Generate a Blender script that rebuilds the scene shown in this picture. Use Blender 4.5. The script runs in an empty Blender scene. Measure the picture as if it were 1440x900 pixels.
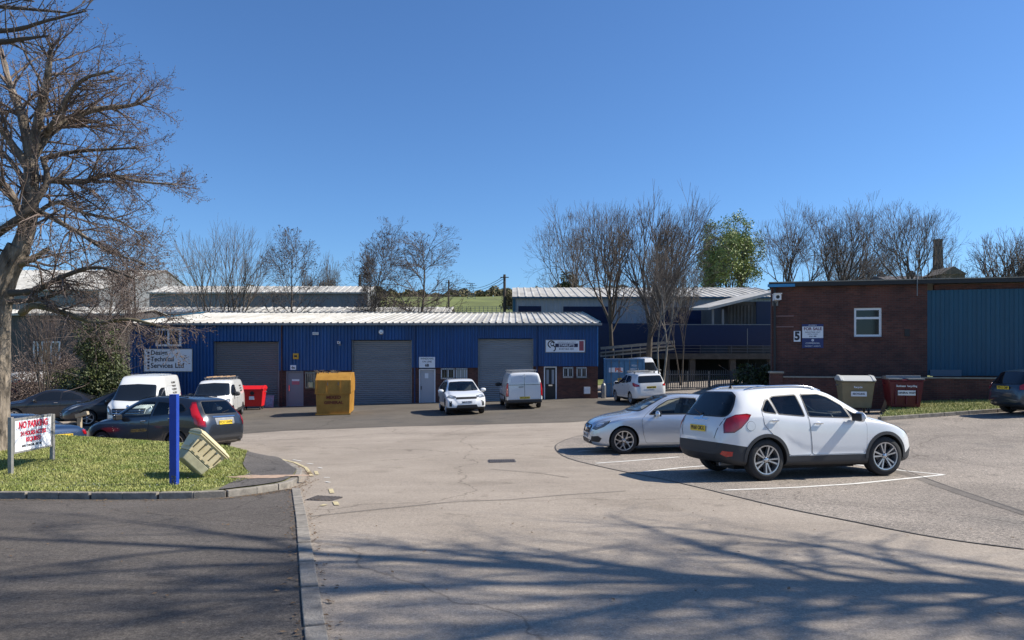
import bpy, bmesh, math, random
import numpy as np
from mathutils import Vector, Matrix
from mathutils.bvhtree import BVHTree
R = math.radians
S = bpy.context.scene
COL = S.collection
# ---------------- camera, sky, sun, exposure ----------------
EYE = 1.67
FPX, CX, HY = 1000.0, 720.0, 500.0
cam = bpy.data.objects.new('camera', bpy.data.cameras.new('camera'))
COL.objects.link(cam); S.camera = cam
cam.location = (0, 0, EYE); cam.rotation_euler = (R(90), 0, 0)
cam.data.sensor_width = 36; cam.data.lens = 25
cam.data.shift_y = 50 / 1440
cam.data.clip_start = 0.05; cam.data.clip_end = 5000
SUN_AZ, SUN_EL = 6.5, 43.0          # azimuth from +X towards +Y
w = bpy.data.worlds.new('World'); S.world = w; w.use_nodes = True
nt = w.node_tree; bg = nt.nodes['Background']
sky = nt.nodes.new('ShaderNodeTexSky'); sky.sky_type = 'NISHITA'; sky.sun_disc = False
sky.sun_elevation = R(SUN_EL); sky.sun_rotation = R(90 - SUN_AZ)
sky.air_density = 1.0; sky.dust_density = 0.25; sky.ozone_density = 3.2; sky.altitude = 200
tint = nt.nodes.new('ShaderNodeMix'); tint.data_type = 'RGBA'; tint.blend_type = 'MULTIPLY'; tint.inputs[0].default_value = 1
tint.inputs[7].default_value = (.70, 1.0, 1.33, 1); nt.links.new(sky.outputs[0], tint.inputs[6]); nt.links.new(tint.outputs[2], bg.inputs[0]); bg.inputs[1].default_value = 0.080
sl = bpy.data.lights.new('sun', 'SUN'); sl.energy = 5.0; sl.angle = R(0.53); sl.color = (1, .94, .84)
so = bpy.data.objects.new('sun', sl); COL.objects.link(so)
SUND = Vector((math.cos(R(SUN_AZ))*math.cos(R(SUN_EL)), math.sin(R(SUN_AZ))*math.cos(R(SUN_EL)), math.sin(R(SUN_EL))))
so.rotation_euler = SUND.to_track_quat('Z', 'Y').to_euler(); so.location = (60, 10, 60)
S.view_settings.view_transform = 'Standard'; S.view_settings.look = 'None'
S.view_settings.exposure = 0.5; S.view_settings.gamma = 1
S.view_settings.use_curve_mapping = False
S.render.resolution_x = 1024; S.render.resolution_y = 640

# ---------------- helpers ----------------
def pchip(keys, xs):
    k = np.array(sorted(keys), float); x, y = k[:, 0], k[:, 1]
    h = np.diff(x); d = np.diff(y) / h
    m = np.zeros(len(x)); m[0], m[-1] = d[0], d[-1]
    for i in range(1, len(x)-1):
        if d[i-1]*d[i] > 0:
            w1, w2 = 2*h[i]+h[i-1], h[i]+2*h[i-1]
            m[i] = (w1+w2)/(w1/d[i-1]+w2/d[i])
    xs = np.clip(np.asarray(xs, float), x[0], x[-1])
    i = np.clip(np.searchsorted(x, xs)-1, 0, len(h)-1)
    t = (xs-x[i])/h[i]
    return (2*t**3-3*t**2+1)*y[i]+(t**3-2*t**2+t)*h[i]*m[i]+(-2*t**3+3*t**2)*y[i+1]+(t**3-t**2)*h[i]*m[i+1]
def ss(a, b, x):
    t = np.clip((np.asarray(x, float)-a)/(b-a), 0, 1); return t*t*(3-2*t)
GK = [(-40, .5), (-10, .22), (0, .13), (4, 0), (8, -.27), (12.5, -.55), (18, -.81), (25, -.98), (34, -1.08), (44, -1.10), (70, -1.1), (90, -1.1)]
def gz(x, y):
    x = np.asarray(x, float); y = np.asarray(y, float)
    b = pchip(GK, y)
    t = ss(10, 24, y)
    c = .028*np.clip(x, -16, 4)*t + (.38*ss(6, 13, x)+.27*ss(12, 20, x))*t
    far = ss(75, 420, y)*36 + ss(75, 200, y)*(-x-60).clip(0, 400)*.02
    return b + c + far
def g(x, y): return float(gz(x, y))
def P(px, py, d): return Vector(((px-CX)/FPX*d, d, EYE+(HY-py)/FPX*d))
def G(px, py, off=0.0):
    lo, hi = 1.5, 90.0
    for _ in range(60):
        m = (lo+hi)/2
        p = P(px, py, m)
        if p.z > g(p.x, p.y)+off: lo = m
        else: hi = m
    p = P(px, py, lo); return (p.x, p.y)
def tagit(o, label=None, cat=None, group=None, kind=None):
    for k, v in (('label', label), ('category', cat), ('group', group), ('kind', kind)):
        if v: o[k] = v
    return o
def thing(name, label, cat, loc=(0, 0, 0), rz=0.0, group=None):
    o = bpy.data.objects.new(name, None); COL.objects.link(o)
    o.location = loc; o.rotation_euler = (0, 0, rz); o.empty_display_size = .2
    return tagit(o, label, cat, group)
def link(name, me, parent=None, label=None):
    o = bpy.data.objects.new(name, me); COL.objects.link(o); o.parent = parent
    if label: o['label'] = label
    return o
def copy_tree(o, parent=None):
    c = o.copy(); COL.objects.link(c); c.parent = parent
    for ch in list(o.children): copy_tree(ch, c)
    return c
class MB:
    def __init__(s): s.v = []; s.f = []; s.m = []
    def add(s, vs, fs, m=0):
        b = len(s.v); s.v += [tuple(v) for v in vs]
        s.f += [tuple(i+b for i in f) for f in fs]; s.m += [m]*len(fs)
        return s
    def box(s, x0, x1, y0, y1, z0, z1, m=0, M=None):
        vs = [(x, y, z) for x in (x0, x1) for y in (y0, y1) for z in (z0, z1)]
        if M is not None: vs = [tuple(M @ Vector(v)) for v in vs]
        return s.add(vs, [(0, 1, 3, 2), (4, 6, 7, 5), (0, 4, 5, 1), (2, 3, 7, 6), (0, 2, 6, 4), (1, 5, 7, 3)], m)
    def bar(s, a, b, w, h, m=0):
        a, b = Vector(a), Vector(b); d = (b-a).normalized()
        up = Vector((0, 0, 1)) if abs(d.z) < .95 else Vector((0, 1, 0))
        sx = d.cross(up).normalized()*w/2; sz = sx.cross(d).normalized()*h/2
        vs = [p+i*sx+j*sz for p in (a, b) for i in (-1, 1) for j in (-1, 1)]
        return s.add(vs, [(0, 1, 3, 2), (4, 6, 7, 5), (0, 4, 5, 1), (2, 3, 7, 6), (0, 2, 6, 4), (1, 5, 7, 3)], m)
    def tube(s, pts, rad, n=8, m=0, cap=True):
        pts = [Vector(p) for p in pts]
        if not hasattr(rad, '__len__'): rad = [rad]*len(pts)
        vs = []; ref = None
        for i, p in enumerate(pts):
            d = (pts[min(i+1, len(pts)-1)]-pts[max(i-1, 0)]).normalized()
            if ref is None: ref = d.orthogonal().normalized()
            a = (ref-d*ref.dot(d)).normalized(); ref = a; b = d.cross(a)
            for k in range(n):
                t = 2*math.pi*k/n; vs.append(p+rad[i]*(a*math.cos(t)+b*math.sin(t)))
        fs = [(i*n+k, i*n+(k+1) % n, (i+1)*n+(k+1) % n, (i+1)*n+k) for i in range(len(pts)-1) for k in range(n)]
        if cap: fs += [tuple(range(n))[::-1], tuple((len(pts)-1)*n+k for k in range(n))]
        return s.add(vs, fs, m)
    def lathe(s, prof, n=24, axis='z', c=(0, 0, 0), m=0):
        vs = []
        for r, h in prof:
            for k in range(n):
                t = 2*math.pi*k/n; a, b = r*math.cos(t), r*math.sin(t)
                vs.append({'z': (a, b, h), 'y': (a, h, b), 'x': (h, a, b)}[axis])
        vs = [(v[0]+c[0], v[1]+c[1], v[2]+c[2]) for v in vs]
        fs = [(i*n+k, i*n+(k+1) % n, (i+1)*n+(k+1) % n, (i+1)*n+k) for i in range(len(prof)-1) for k in range(n)]
        return s.add(vs, fs, m)
    def prism(s, poly, z0, z1, m=0, M=None):
        n = len(poly); vs = [(x, y, z0) for x, y in poly]+[(x, y, z1) for x, y in poly]
        if M is not None: vs = [tuple(M @ Vector(v)) for v in vs]
        return s.add(vs, [tuple(range(n))[::-1], tuple(range(n, 2*n))]+[(i, (i+1) % n, n+(i+1) % n, n+i) for i in range(n)], m)
    def sweep(s, prof, x0, x1, m=0):   # profile in (y,z) swept along x, closed
        n = len(prof); vs = [(x0, y, z) for y, z in prof]+[(x1, y, z) for y, z in prof]
        return s.add(vs, [tuple(range(n)), tuple(range(n, 2*n))[::-1]]+[(i, n+i, n+(i+1) % n, (i+1) % n) for i in range(n)], m)
    def build(s, name, mats, parent=None, smooth=None, bevel=0, label=None, world=False, fix=True):
        me = bpy.data.meshes.new(name); me.from_pydata(s.v, [], s.f)
        for mt in (mats if isinstance(mats, (list, tuple)) else [mats]): me.materials.append(mt)
        if any(s.m): me.polygons.foreach_set('material_index', s.m)
        if fix:
            bm = bmesh.new(); bm.from_mesh(me); bmesh.ops.recalc_face_normals(bm, faces=bm.faces); bm.to_mesh(me); bm.free()
        if smooth:
            me.shade_smooth(); me.set_sharp_from_angle(angle=R(smooth))
        o = link(name, me, parent, label)
        if bevel:
            b = o.modifiers.new('bevel', 'BEVEL'); b.width = bevel; b.segments = 2; b.limit_method = 'ANGLE'; b.angle_limit = R(40)
        if world and parent: o.matrix_parent_inverse = Matrix.LocRotScale(parent.location, parent.rotation_euler, None).inverted()
        return o
def Mat(name, col, rough=.6, metal=0.0, var=0.0, vs=3.0, bump=0.0, bs=40.0, coat=0.0, col2=None, spec=.5, trans=0.0, det=6.0, stretch=None):
    m = bpy.data.materials.new(name); m.use_nodes = True; t = m.node_tree; b = t.nodes['Principled BSDF']
    b.inputs['Base Color'].default_value = (*col, 1); b.inputs['Roughness'].default_value = rough
    b.inputs['Metallic'].default_value = metal; b.inputs['Specular IOR Level'].default_value = spec
    b.inputs['Coat Weight'].default_value = coat; b.inputs['Coat Roughness'].default_value = .04
    if trans: b.inputs['Transmission Weight'].default_value = trans
    tc = t.nodes.new('ShaderNodeTexCoord')
    src = tc.outputs['Object']
    if stretch:
        mp = t.nodes.new('ShaderNodeMapping'); mp.inputs['Scale'].default_value = stretch
        t.links.new(src, mp.inputs[0]); src = mp.outputs[0]
    if var or col2:
        n = t.nodes.new('ShaderNodeTexNoise'); n.inputs['Scale'].default_value = vs; n.inputs['Detail'].default_value = det; n.inputs['Roughness'].default_value = .65
        t.links.new(src, n.inputs['Vector'])
        cr = t.nodes.new('ShaderNodeValToRGB'); cr.color_ramp.elements[0].position = .33; cr.color_ramp.elements[1].position = .67
        c2 = col2 or tuple(min(1, c*(1+var)) for c in col); c1 = col if col2 else tuple(c*(1-var) for c in col)
        cr.color_ramp.elements[0].color = (*c1, 1); cr.color_ramp.elements[1].color = (*c2, 1)
        t.links.new(n.outputs[0], cr.inputs[0]); t.links.new(cr.outputs[0], b.inputs['Base Color'])
    if bump:
        n2 = t.nodes.new('ShaderNodeTexNoise'); n2.inputs['Scale'].default_value = bs; n2.inputs['Detail'].default_value = 4
        t.links.new(src, n2.inputs['Vector'])
        bp = t.nodes.new('ShaderNodeBump'); bp.inputs['Strength'].default_value = bump; bp.inputs['Distance'].default_value = .02
        t.links.new(n2.outputs[0], bp.inputs['Height']); t.links.new(bp.outputs[0], b.inputs['Normal'])
    return m
def Asphalt(name, c1, c2, patch, grain=(.74, 1.3), big=.35, bump=.5):
    m = bpy.data.materials.new(name); m.use_nodes = True; t = m.node_tree; b = t.nodes['Principled BSDF']; L = t.links.new; N = t.nodes.new
    tc = N('ShaderNodeTexCoord')
    def noise(sc, det=5, rg=.6, vec=None):
        n = N('ShaderNodeTexNoise'); n.inputs['Scale'].default_value = sc; n.inputs['Detail'].default_value = det; n.inputs['Roughness'].default_value = rg
        L(vec or tc.outputs['Object'], n.inputs['Vector']); return n.outputs[0]
    def ramp(v, p0, p1, a, bb):
        r = N('ShaderNodeValToRGB'); r.color_ramp.elements[0].position = p0; r.color_ramp.elements[1].position = p1
        r.color_ramp.elements[0].color = (*a, 1); r.color_ramp.elements[1].color = (*bb, 1); L(v, r.inputs[0]); return r.outputs[0]
    def mix(bt, f, a, bb):
        x = N('ShaderNodeMix'); x.data_type = 'RGBA'; x.blend_type = bt
        if isinstance(f, float): x.inputs[0].default_value = f
        else: L(f, x.inputs[0])
        L(a, x.inputs[6]); L(bb, x.inputs[7]); return x.outputs[2]
    base = ramp(noise(big, 8, .7), .35, .65, c1, c2)
    st = N('ShaderNodeMapping'); st.inputs['Scale'].default_value = (.25, 1.6, 1); st.inputs['Rotation'].default_value = (0, 0, R(6)); L(tc.outputs['Object'], st.inputs[0])
    base = mix('MULTIPLY', .55, base, ramp(noise(.9, 6, .7, st.outputs[0]), .3, .7, (.8, .8, .8), (1.12, 1.12, 1.12)))
    stains = ramp(noise(.55, 3, .5), .60, .72, (0, 0, 0), (1, 1, 1)); pr = N('ShaderNodeRGB'); pr.outputs[0].default_value = (*patch, 1)
    sm = N('ShaderNodeMath'); sm.operation = 'MULTIPLY'; sm.inputs[1].default_value = .75; L(stains, sm.inputs[0])
    base = mix('MIX', sm.outputs[0], base, pr.outputs[0])
    base = mix('MULTIPLY', 1.0, base, ramp(noise(26, 3, .75), .3, .7, (1-.8*(1-grain[0]),)*3, (1+.75*(grain[1]-1),)*3))
    oil = ramp(noise(1.5, 4, .6), .64, .75, (1, 1, 1), (.62, .61, .60)); base = mix('MULTIPLY', .8, base, oil)
    crk = N('ShaderNodeTexVoronoi'); crk.feature = 'DISTANCE_TO_EDGE'; crk.inputs['Scale'].default_value = .16
    wv = N('ShaderNodeVectorMath'); wv.operation = 'ADD'; nz3 = N('ShaderNodeTexNoise'); nz3.inputs['Scale'].default_value = .9; nz3.inputs['Detail'].default_value = 5; L(tc.outputs['Object'], nz3.inputs['Vector']); L(nz3.outputs['Color'], wv.inputs[0]); L(tc.outputs['Object'], wv.inputs[1]); L(wv.outputs[0], crk.inputs['Vector'])
    base = mix('MULTIPLY', .75, base, ramp(crk.outputs['Distance'], .0012, .004, (.45, .43, .41), (1, 1, 1)))
    gr = ramp(noise(75, 3, .85), .35, .65, (grain[0],)*3, (grain[1],)*3)
    base = mix('MULTIPLY', 1.0, base, gr)
    vo = N('ShaderNodeTexVoronoi'); vo.inputs['Scale'].default_value = 45; L(tc.outputs['Object'], vo.inputs['Vector'])
    fl = ramp(vo.outputs['Distance'], .10, .3, (1.5, 1.45, 1.4), (.92, .92, .92)); base = mix('MULTIPLY', .6, base, fl)
    L(base, b.inputs['Base Color']); b.inputs['Roughness'].default_value = .88; b.inputs['Specular IOR Level'].default_value = .3
    bp = N('ShaderNodeBump'); bp.inputs['Strength'].default_value = bump; bp.inputs['Distance'].default_value = .012
    L(noise(90, 3, .8), bp.inputs['Height']); L(bp.outputs[0], b.inputs['Normal'])
    return m
def Brick(name, a, bcol, mortar, sc=1.0):
    m = bpy.data.materials.new(name); m.use_nodes = True; t = m.node_tree; b = t.nodes['Principled BSDF']; L = t.links.new; N = t.nodes.new
    tc = N('ShaderNodeTexCoord'); sp = N('ShaderNodeSeparateXYZ'); L(tc.outputs['Object'], sp.inputs[0])
    ad = N('ShaderNodeMath'); L(sp.outputs[0], ad.inputs[0]); L(sp.outputs[1], ad.inputs[1])
    cb = N('ShaderNodeCombineXYZ'); L(ad.outputs[0], cb.inputs[0]); L(sp.outputs[2], cb.inputs[1])
    br = N('ShaderNodeTexBrick'); L(cb.outputs[0], br.inputs['Vector']); br.inputs['Scale'].default_value = 1/sc
    br.inputs['Brick Width'].default_value = .225; br.inputs['Row Height'].default_value = .075; br.inputs['Mortar Size'].default_value = .006
    br.inputs['Color1'].default_value = (*a, 1); br.inputs['Color2'].default_value = (*bcol, 1); br.inputs['Mortar'].default_value = (*mortar, 1)
    n = N('ShaderNodeTexNoise'); n.inputs['Scale'].default_value = 1.3; n.inputs['Detail'].default_value = 7; L(tc.outputs['Object'], n.inputs['Vector'])
    cr = N('ShaderNodeValToRGB'); cr.color_ramp.elements[0].position = .3; cr.color_ramp.elements[1].position = .7
    cr.color_ramp.elements[0].color = (.65, .65, .68, 1); cr.color_ramp.elements[1].color = (1.2, 1.15, 1.1, 1); L(n.outputs[0], cr.inputs[0])
    mx = N('ShaderNodeMix'); mx.data_type = 'RGBA'; mx.blend_type = 'MULTIPLY'; mx.inputs[0].default_value = 1; L(br.outputs[0], mx.inputs[6]); L(cr.outputs[0], mx.inputs[7])
    L(mx.outputs[2], b.inputs['Base Color']); b.inputs['Roughness'].default_value = .85
    bp = N('ShaderNodeBump'); bp.inputs['Strength'].default_value = .5; bp.inputs['Distance'].default_value = .01; bp.invert = True; L(br.outputs['Fac'], bp.inputs['Height']); L(bp.outputs[0], b.inputs['Normal'])
    return m
def Glass(name, col=(.012, .016, .02), rough=.06):
    m = Mat(name, col, rough, spec=.5, coat=.15); return m
def ClearGlass(name, tint):
    m = bpy.data.materials.new(name); m.use_nodes = True; t = m.node_tree; t.nodes.remove(t.nodes['Principled BSDF']); o = t.nodes['Material Output']
    tr = t.nodes.new('ShaderNodeBsdfTransparent'); tr.inputs[0].default_value = (*tint, 1); gl = t.nodes.new('ShaderNodeBsdfGlossy'); gl.inputs['Roughness'].default_value = .015
    lw = t.nodes.new('ShaderNodeLayerWeight'); lw.inputs[0].default_value = .5; pw = t.nodes.new('ShaderNodeMath'); pw.operation = 'POWER'; pw.inputs[1].default_value = 4; t.links.new(lw.outputs['Facing'], pw.inputs[0])
    fr = t.nodes.new('ShaderNodeMath'); fr.operation = 'MULTIPLY_ADD'; fr.inputs[1].default_value = .8; fr.inputs[2].default_value = .05; t.links.new(pw.outputs[0], fr.inputs[0]); mx = t.nodes.new('ShaderNodeMixShader')
    t.links.new(fr.outputs[0], mx.inputs[0]); t.links.new(tr.outputs[0], mx.inputs[1]); t.links.new(gl.outputs[0], mx.inputs[2]); t.links.new(mx.outputs[0], o.inputs[0]); return m
_txt = {}
def text(s, size, mat, parent, loc, n=(0, -1, 0), bold=0.0, xs=1.0, ext=.002, name='lettering', align='CENTER'):
    cu = bpy.data.curves.new(name, 'FONT'); cu.body = s; cu.size = size; cu.extrude = ext; cu.offset = bold*size
    cu.align_x = align; cu.align_y = 'CENTER'; cu.resolution_u = 3
    to = bpy.data.objects.new('t', cu); COL.objects.link(to)
    dg = bpy.context.evaluated_depsgraph_get(); me = bpy.data.meshes.new_from_object(to.evaluated_get(dg))
    bpy.data.objects.remove(to); me.materials.clear(); me.materials.append(mat)
    nn = Vector(n).normalized(); up = Vector((0, 0, 1)); rt = up.cross(nn).normalized(); up = nn.cross(rt)
    M = Matrix((rt*xs, up, nn)).transposed().to_4x4()
    me.transform(M); o = link(name, me, parent); o.location = loc
    return o
# ---- grid-split polygons laid on a height function ----
def drape(name, poly, zf, mat, step=1.0, off=0.0, side=None, grids=None):
    bm = bmesh.new(); f = bm.faces.new([bm.verts.new((x, y, 0)) for x, y in poly])
    bmesh.ops.triangulate(bm, faces=[f])
    xs = [p[0] for p in poly]; ys = [p[1] for p in poly]
    for ax, lo, hi in ((0, min(xs), max(xs)), (1, min(ys), max(ys))):
        k = math.ceil(lo/step)
        while k*step < hi:
            co = [0, 0, 0]; no = [0, 0, 0]; co[ax] = k*step; no[ax] = 1
            bmesh.ops.bisect_plane(bm, geom=bm.verts[:]+bm.edges[:]+bm.faces[:], plane_co=co, plane_no=no)
            k += 1
    for v in bm.verts: v.co.z = float(zf(v.co.x, v.co.y))+off
    bmesh.ops.recalc_face_normals(bm, faces=bm.faces)
    for fc in bm.faces:
        if fc.normal.z < 0: fc.normal_flip()
    me = bpy.data.meshes.new(name); bm.to_mesh(me); bm.free(); me.materials.append(mat); me.shade_smooth()
    return link(name, me)
def smooth_poly(pts, n=6, closed=False):
    pts = [Vector(p) for p in pts]; out = []
    m = len(pts)
    for i in range(m if closed else m-1):
        p0 = pts[(i-1) % m] if closed or i > 0 else pts[0]*2-pts[1]
        p1, p2 = pts[i], pts[(i+1) % m]
        p3 = pts[(i+2) % m] if closed or i+2 < m else pts[-1]*2-pts[-2]
        for k in range(n):
            t = k/n
            out.append(.5*((2*p1)+(p2-p0)*t+(2*p0-5*p1+4*p2-p3)*t*t+(3*p1-p0-3*p2+p3)*t**3))
    if not closed: out.append(pts[-1])
    return out
def strip_poly(pts, w):   # list of 2d points -> left/right offset polygon
    pts = [Vector((p[0], p[1])) for p in pts]; a, b = [], []
    for i, p in enumerate(pts):
        d = (pts[min(i+1, len(pts)-1)]-pts[max(i-1, 0)]).normalized(); n = Vector((-d.y, d.x))
        a.append(p+n*w/2); b.append(p-n*w/2)
    return a, b
def strip_mb(mb, pts, w, off, m=0, w2=None):
    """thin marking following the ground; real 3 mm sheet"""
    q = []
    for i in range(len(pts)-1):
        a, b = Vector(pts[i][:2]), Vector(pts[i+1][:2]); n = max(1, int((b-a).length/.5))
        q += [a.lerp(b, k/n) for k in range(n)]
    q.append(Vector(pts[-1][:2])); a, b = strip_poly(q, w)
    vs = [(p.x, p.y, g(p.x, p.y)+off) for p in a]+[(p.x, p.y, g(p.x, p.y)+off) for p in b]; n = len(a)
    mb.add(vs, [(i, i+1, n+i+1, n+i) for i in range(n-1)], m)
def up_faces(o):
    me = o.data; bm = bmesh.new(); bm.from_mesh(me)
    for f in bm.faces:
        f.normal_update()
        if f.normal.z < 0: f.normal_flip()
    bm.to_mesh(me); bm.free()
# ---------------- materials ----------------
M = {}
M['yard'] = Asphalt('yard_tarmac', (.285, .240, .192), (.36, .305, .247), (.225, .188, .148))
M['park'] = Asphalt('car_park_tarmac', (.16, .138, .116), (.235, .202, .168), (.12, .108, .094), grain=(.30, 2.1))
M['apron'] = Asphalt('apron_tarmac', (.105, .090, .072), (.143, .125, .102), (.08, .074, .066))
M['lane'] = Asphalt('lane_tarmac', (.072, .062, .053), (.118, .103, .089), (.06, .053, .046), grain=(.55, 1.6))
M['band'] = Asphalt('repair_tarmac', (.145, .127, .11), (.20, .175, .148), (.13, .115, .10))
M['patch'] = Asphalt('path_tarmac', (.075, .068, .062), (.12, .108, .098), (.17, .16, .14), grain=(.5, 1.7))
M['kerb'] = Mat('kerb_concrete', (.24, .215, .18), .9, var=.35, vs=6, bump=.5, bs=60)
M['soil'] = Mat('terrain_grass', (.13, .15, .035), .95, var=.3, vs=.05)
M['lawn'] = Mat('lawn_soil', (.13, .145, .04), .95, col2=(.24, .22, .09), vs=2.2, bump=.6, bs=50)
M['blade'] = Mat('grass_blade', (.18, .235, .045), .6, col2=(.38, .37, .12), vs=2.4)
M['sand'] = Mat('spilled_grit', (.40, .28, .20), .95, var=.3, vs=9)
M['white_line'] = Mat('white_line', (.72, .70, .64), .8, var=.18, vs=8)
M['yellow_line'] = Mat('yellow_line', (.50, .42, .24), .85, var=.4, vs=9)
M['seam'] = Mat('tar_seam', (.055, .05, .045), .8, var=.3, vs=6)
M['iron'] = Mat('cast_iron', (.11, .095, .085), .6, .4, bump=.5, bs=70, var=.4, vs=20)
M['blue_clad'] = Mat('blue_cladding', (.005, .062, .205), .42, var=.28, vs=.8, stretch=(1.2, 1.2, .25))
M['blue_trim'] = Mat('blue_trim', (.008, .035, .12), .45, var=.15, vs=2)
M['roof_w'] = Mat('pale_roof_sheet', (.33, .31, .265), .6, col2=(.56, .54, .49), vs=.9, stretch=(1, .3, 1))
M['roof_g'] = Mat('grey_roof_sheet', (.34, .34, .33), .6, col2=(.50, .49, .46), vs=.35, stretch=(1, .3, 1))
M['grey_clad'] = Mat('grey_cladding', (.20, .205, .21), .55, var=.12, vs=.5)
M['pale_clad'] = Mat('pale_cladding', (.27, .29, .325), .55, var=.08, vs=.6)
M['shutter'] = Mat('roller_shutter', (.24, .245, .255), .45, .25, var=.12, vs=.9, stretch=(.3, .3, 2.5))
M['shutter2'] = Mat('grey_shutter', (.20, .19, .19), .45, .25, var=.1, vs=.9, stretch=(.3, .3, 2.5))
M['shutter3'] = Mat('pale_shutter', (.27, .285, .30), .45, .25, var=.14, vs=.9, stretch=(.3, .3, 2.5))
M['brick'] = Brick('red_brick', (.13, .045, .036), (.085, .032, .028), (.11, .09, .08))
M['brick_d'] = Brick('dark_brick', (.135, .050, .037), (.078, .032, .026), (.10, .08, .07))
M['stone'] = Mat('stone', (.16, .13, .10), .9, var=.3, vs=4, bump=.3)
M['cap'] = Mat('coping_stone', (.30, .27, .22), .85, var=.2, vs=5)
M['upvc'] = Mat('white_upvc', (.75, .76, .78), .35, var=.03)
M['whitep'] = Mat('white_sign', (.78, .79, .82), .4, var=.03, vs=2)
M['black'] = Mat('black_plastic', (.015, .015, .017), .5)
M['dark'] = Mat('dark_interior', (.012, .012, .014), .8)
M['glass'] = Glass('window_glass')
M['carglass'] = Glass('car_glass', (.010, .013, .017), .03)
M['blind'] = Mat('pale_blind', (.50, .50, .46), .8)
M['tyre'] = Mat('tyre_rubber', (.022, .022, .023), .8, var=.3, vs=30)
M['alloy'] = Mat('alloy_wheel', (.55, .55, .56), .28, .85)
M['chrome'] = Mat('chrome', (.75, .75, .76), .12, 1)
M['plastic'] = Mat('grey_black_plastic', (.032, .033, .036), .62, bump=.12, bs=300)
M['redlens'] = Mat('red_lens', (.42, .008, .012), .12, coat=1)
M['clearlens'] = Mat('clear_lens', (.62, .66, .70), .08, .35, coat=1)
M['amber'] = Mat('amber', (.7, .25, .02), .2, coat=1)
M['plate_y'] = Mat('yellow_plate', (.80, .56, .04), .4)
M['plate_w'] = Mat('white_plate', (.8, .8, .8), .4)
M['galv'] = Mat('galvanised_steel', (.22, .225, .23), .5, .6, var=.15, vs=8)
M['concrete'] = Mat('concrete', (.075, .068, .06), .9, var=.25, vs=2, bump=.3)
M['blue_panel'] = Mat('dark_blue_panel', (.004, .012, .055), .5, var=.1)
M['teal'] = Mat('teal_blue_cladding', (.004, .070, .130), .45, var=.15, vs=.6, stretch=(1, 1, .3))
M['bark'] = Mat('bark', (.05, .04, .03), .95, col2=(.34, .28, .215), vs=9, bump=1.0, bs=26, stretch=(1, 1, .28))
M['bark_moss'] = Mat('mossy_bark', (.105, .09, .035), .9, col2=(.24, .19, .13), vs=2.5, bump=.8, bs=18)
M['bark_d'] = Mat('dark_bark', (.085, .068, .052), .9, var=.3, vs=3)
M['bark_p'] = Mat('pale_bark', (.24, .21, .17), .85, var=.35, vs=3)
M['twig'] = Mat('twigs', (.105, .086, .074), .9, var=.3, vs=1.5)
M['twig_r'] = Mat('reddish_twigs', (.165, .125, .105), .9, var=.3, vs=1.5)
M['cone'] = Mat('alder_cones', (.065, .042, .032), .9)
M['twig_g'] = Mat('grey_twigs', (.15, .125, .10), .9, var=.25, vs=1.0)
M['leaf_y'] = Mat('fresh_leaves', (.13, .19, .045), .6, col2=(.33, .38, .12), vs=.8)
M['leaf_d'] = Mat('dark_evergreen_leaves', (.020, .034, .010), .6, col2=(.095, .11, .028), vs=1.3)
M['leaf_b'] = Mat('brown_scrub', (.11, .085, .045), .9, col2=(.10, .10, .04), vs=.3)
def paint(name, c, metal=0.0, rough=.32): return Mat(name, c, rough, metal, coat=1.0, spec=.5)
# ---------------- ground ----------------
xs = sorted(set([-900, -600, -400, -300, -220, -160, -120]+list(range(-90, 91, 3))+[120, 160, 220, 300, 400, 600, 900]))
ys = sorted(set([-60, -40, -30]+list(range(-21, 91, 3))+[100, 115, 130, 150, 175, 200, 230, 260, 300, 350, 420, 500, 700, 1100]))
mb = MB(); mb.v = [(x, y, g(x, y)-.03) for y in ys for x in xs]; nx = len(xs)
mb.f = [(j*nx+i, j*nx+i+1, (j+1)*nx+i+1, (j+1)*nx+i) for j in range(len(ys)-1) for i in range(nx-1)]; mb.m = [0]*len(mb.f)
o = mb.build('ground', M['soil'], smooth=180, fix=False); tagit(o, 'grassy ground rising to a low green hill', 'ground', kind='structure')
st = lambda o: tagit(o, kind='structure')
st(drape('road', [(-34, -12), (34, -12), (34, 62), (-34, 62)], gz, M['yard'], 1.0, .0))
# apron in front of the units
ap = [G(*p) for p in [(60, 618), (330, 611), (400, 606), (480, 603), (560, 600), (640, 598), (720, 596), (800, 594), (850, 590), (890, 584)]]
st(drape('apron', ap+[(8.5, 43.9), (-26, 43.9)], gz, M['apron'], 1.0, .005))
# car park on the right
seamline = [(905, 590), (862, 606), (815, 613), (788, 622), (781, 631), (800, 645), (870, 662), (940, 676), (1000, 690), (1100, 714), (1200, 734), (1320, 757), (1440, 773)]
sp = [G(*p) for p in seamline]; spS = [(v.x, v.y) for v in smooth_poly([(*p, 0) for p in sp], 4)]
last = spS[-1]
st(drape('car_park', spS+[(33, 3.2), (33, 60), (8.6, 60)], gz, M['park'], 1.0, .005))
# dark side lane, lower left
K0 = [(416, 688), (424, 730), (430, 780), (438, 850), (445, 900)]
kl = [G(*p) for p in K0]; kl = kl+[(kl[-1][0]+(kl[-1][0]-kl[-2][0])*2.2, kl[-1][1]+(kl[-1][1]-kl[-2][1])*2.2)]
kl.append((kl[-1][0]+.1, -3.0))
lane = [(-34, -3.0), (-34, 12.2), (-12, 12.0)]+[G(p, q) for p, q in [(-60, 704), (0, 701), (180, 702), (300, 700), (360, 694), (405, 688)]]
st(drape('side_lane', lane+kl, gz, M['lane'], 1.0, .005))
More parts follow.
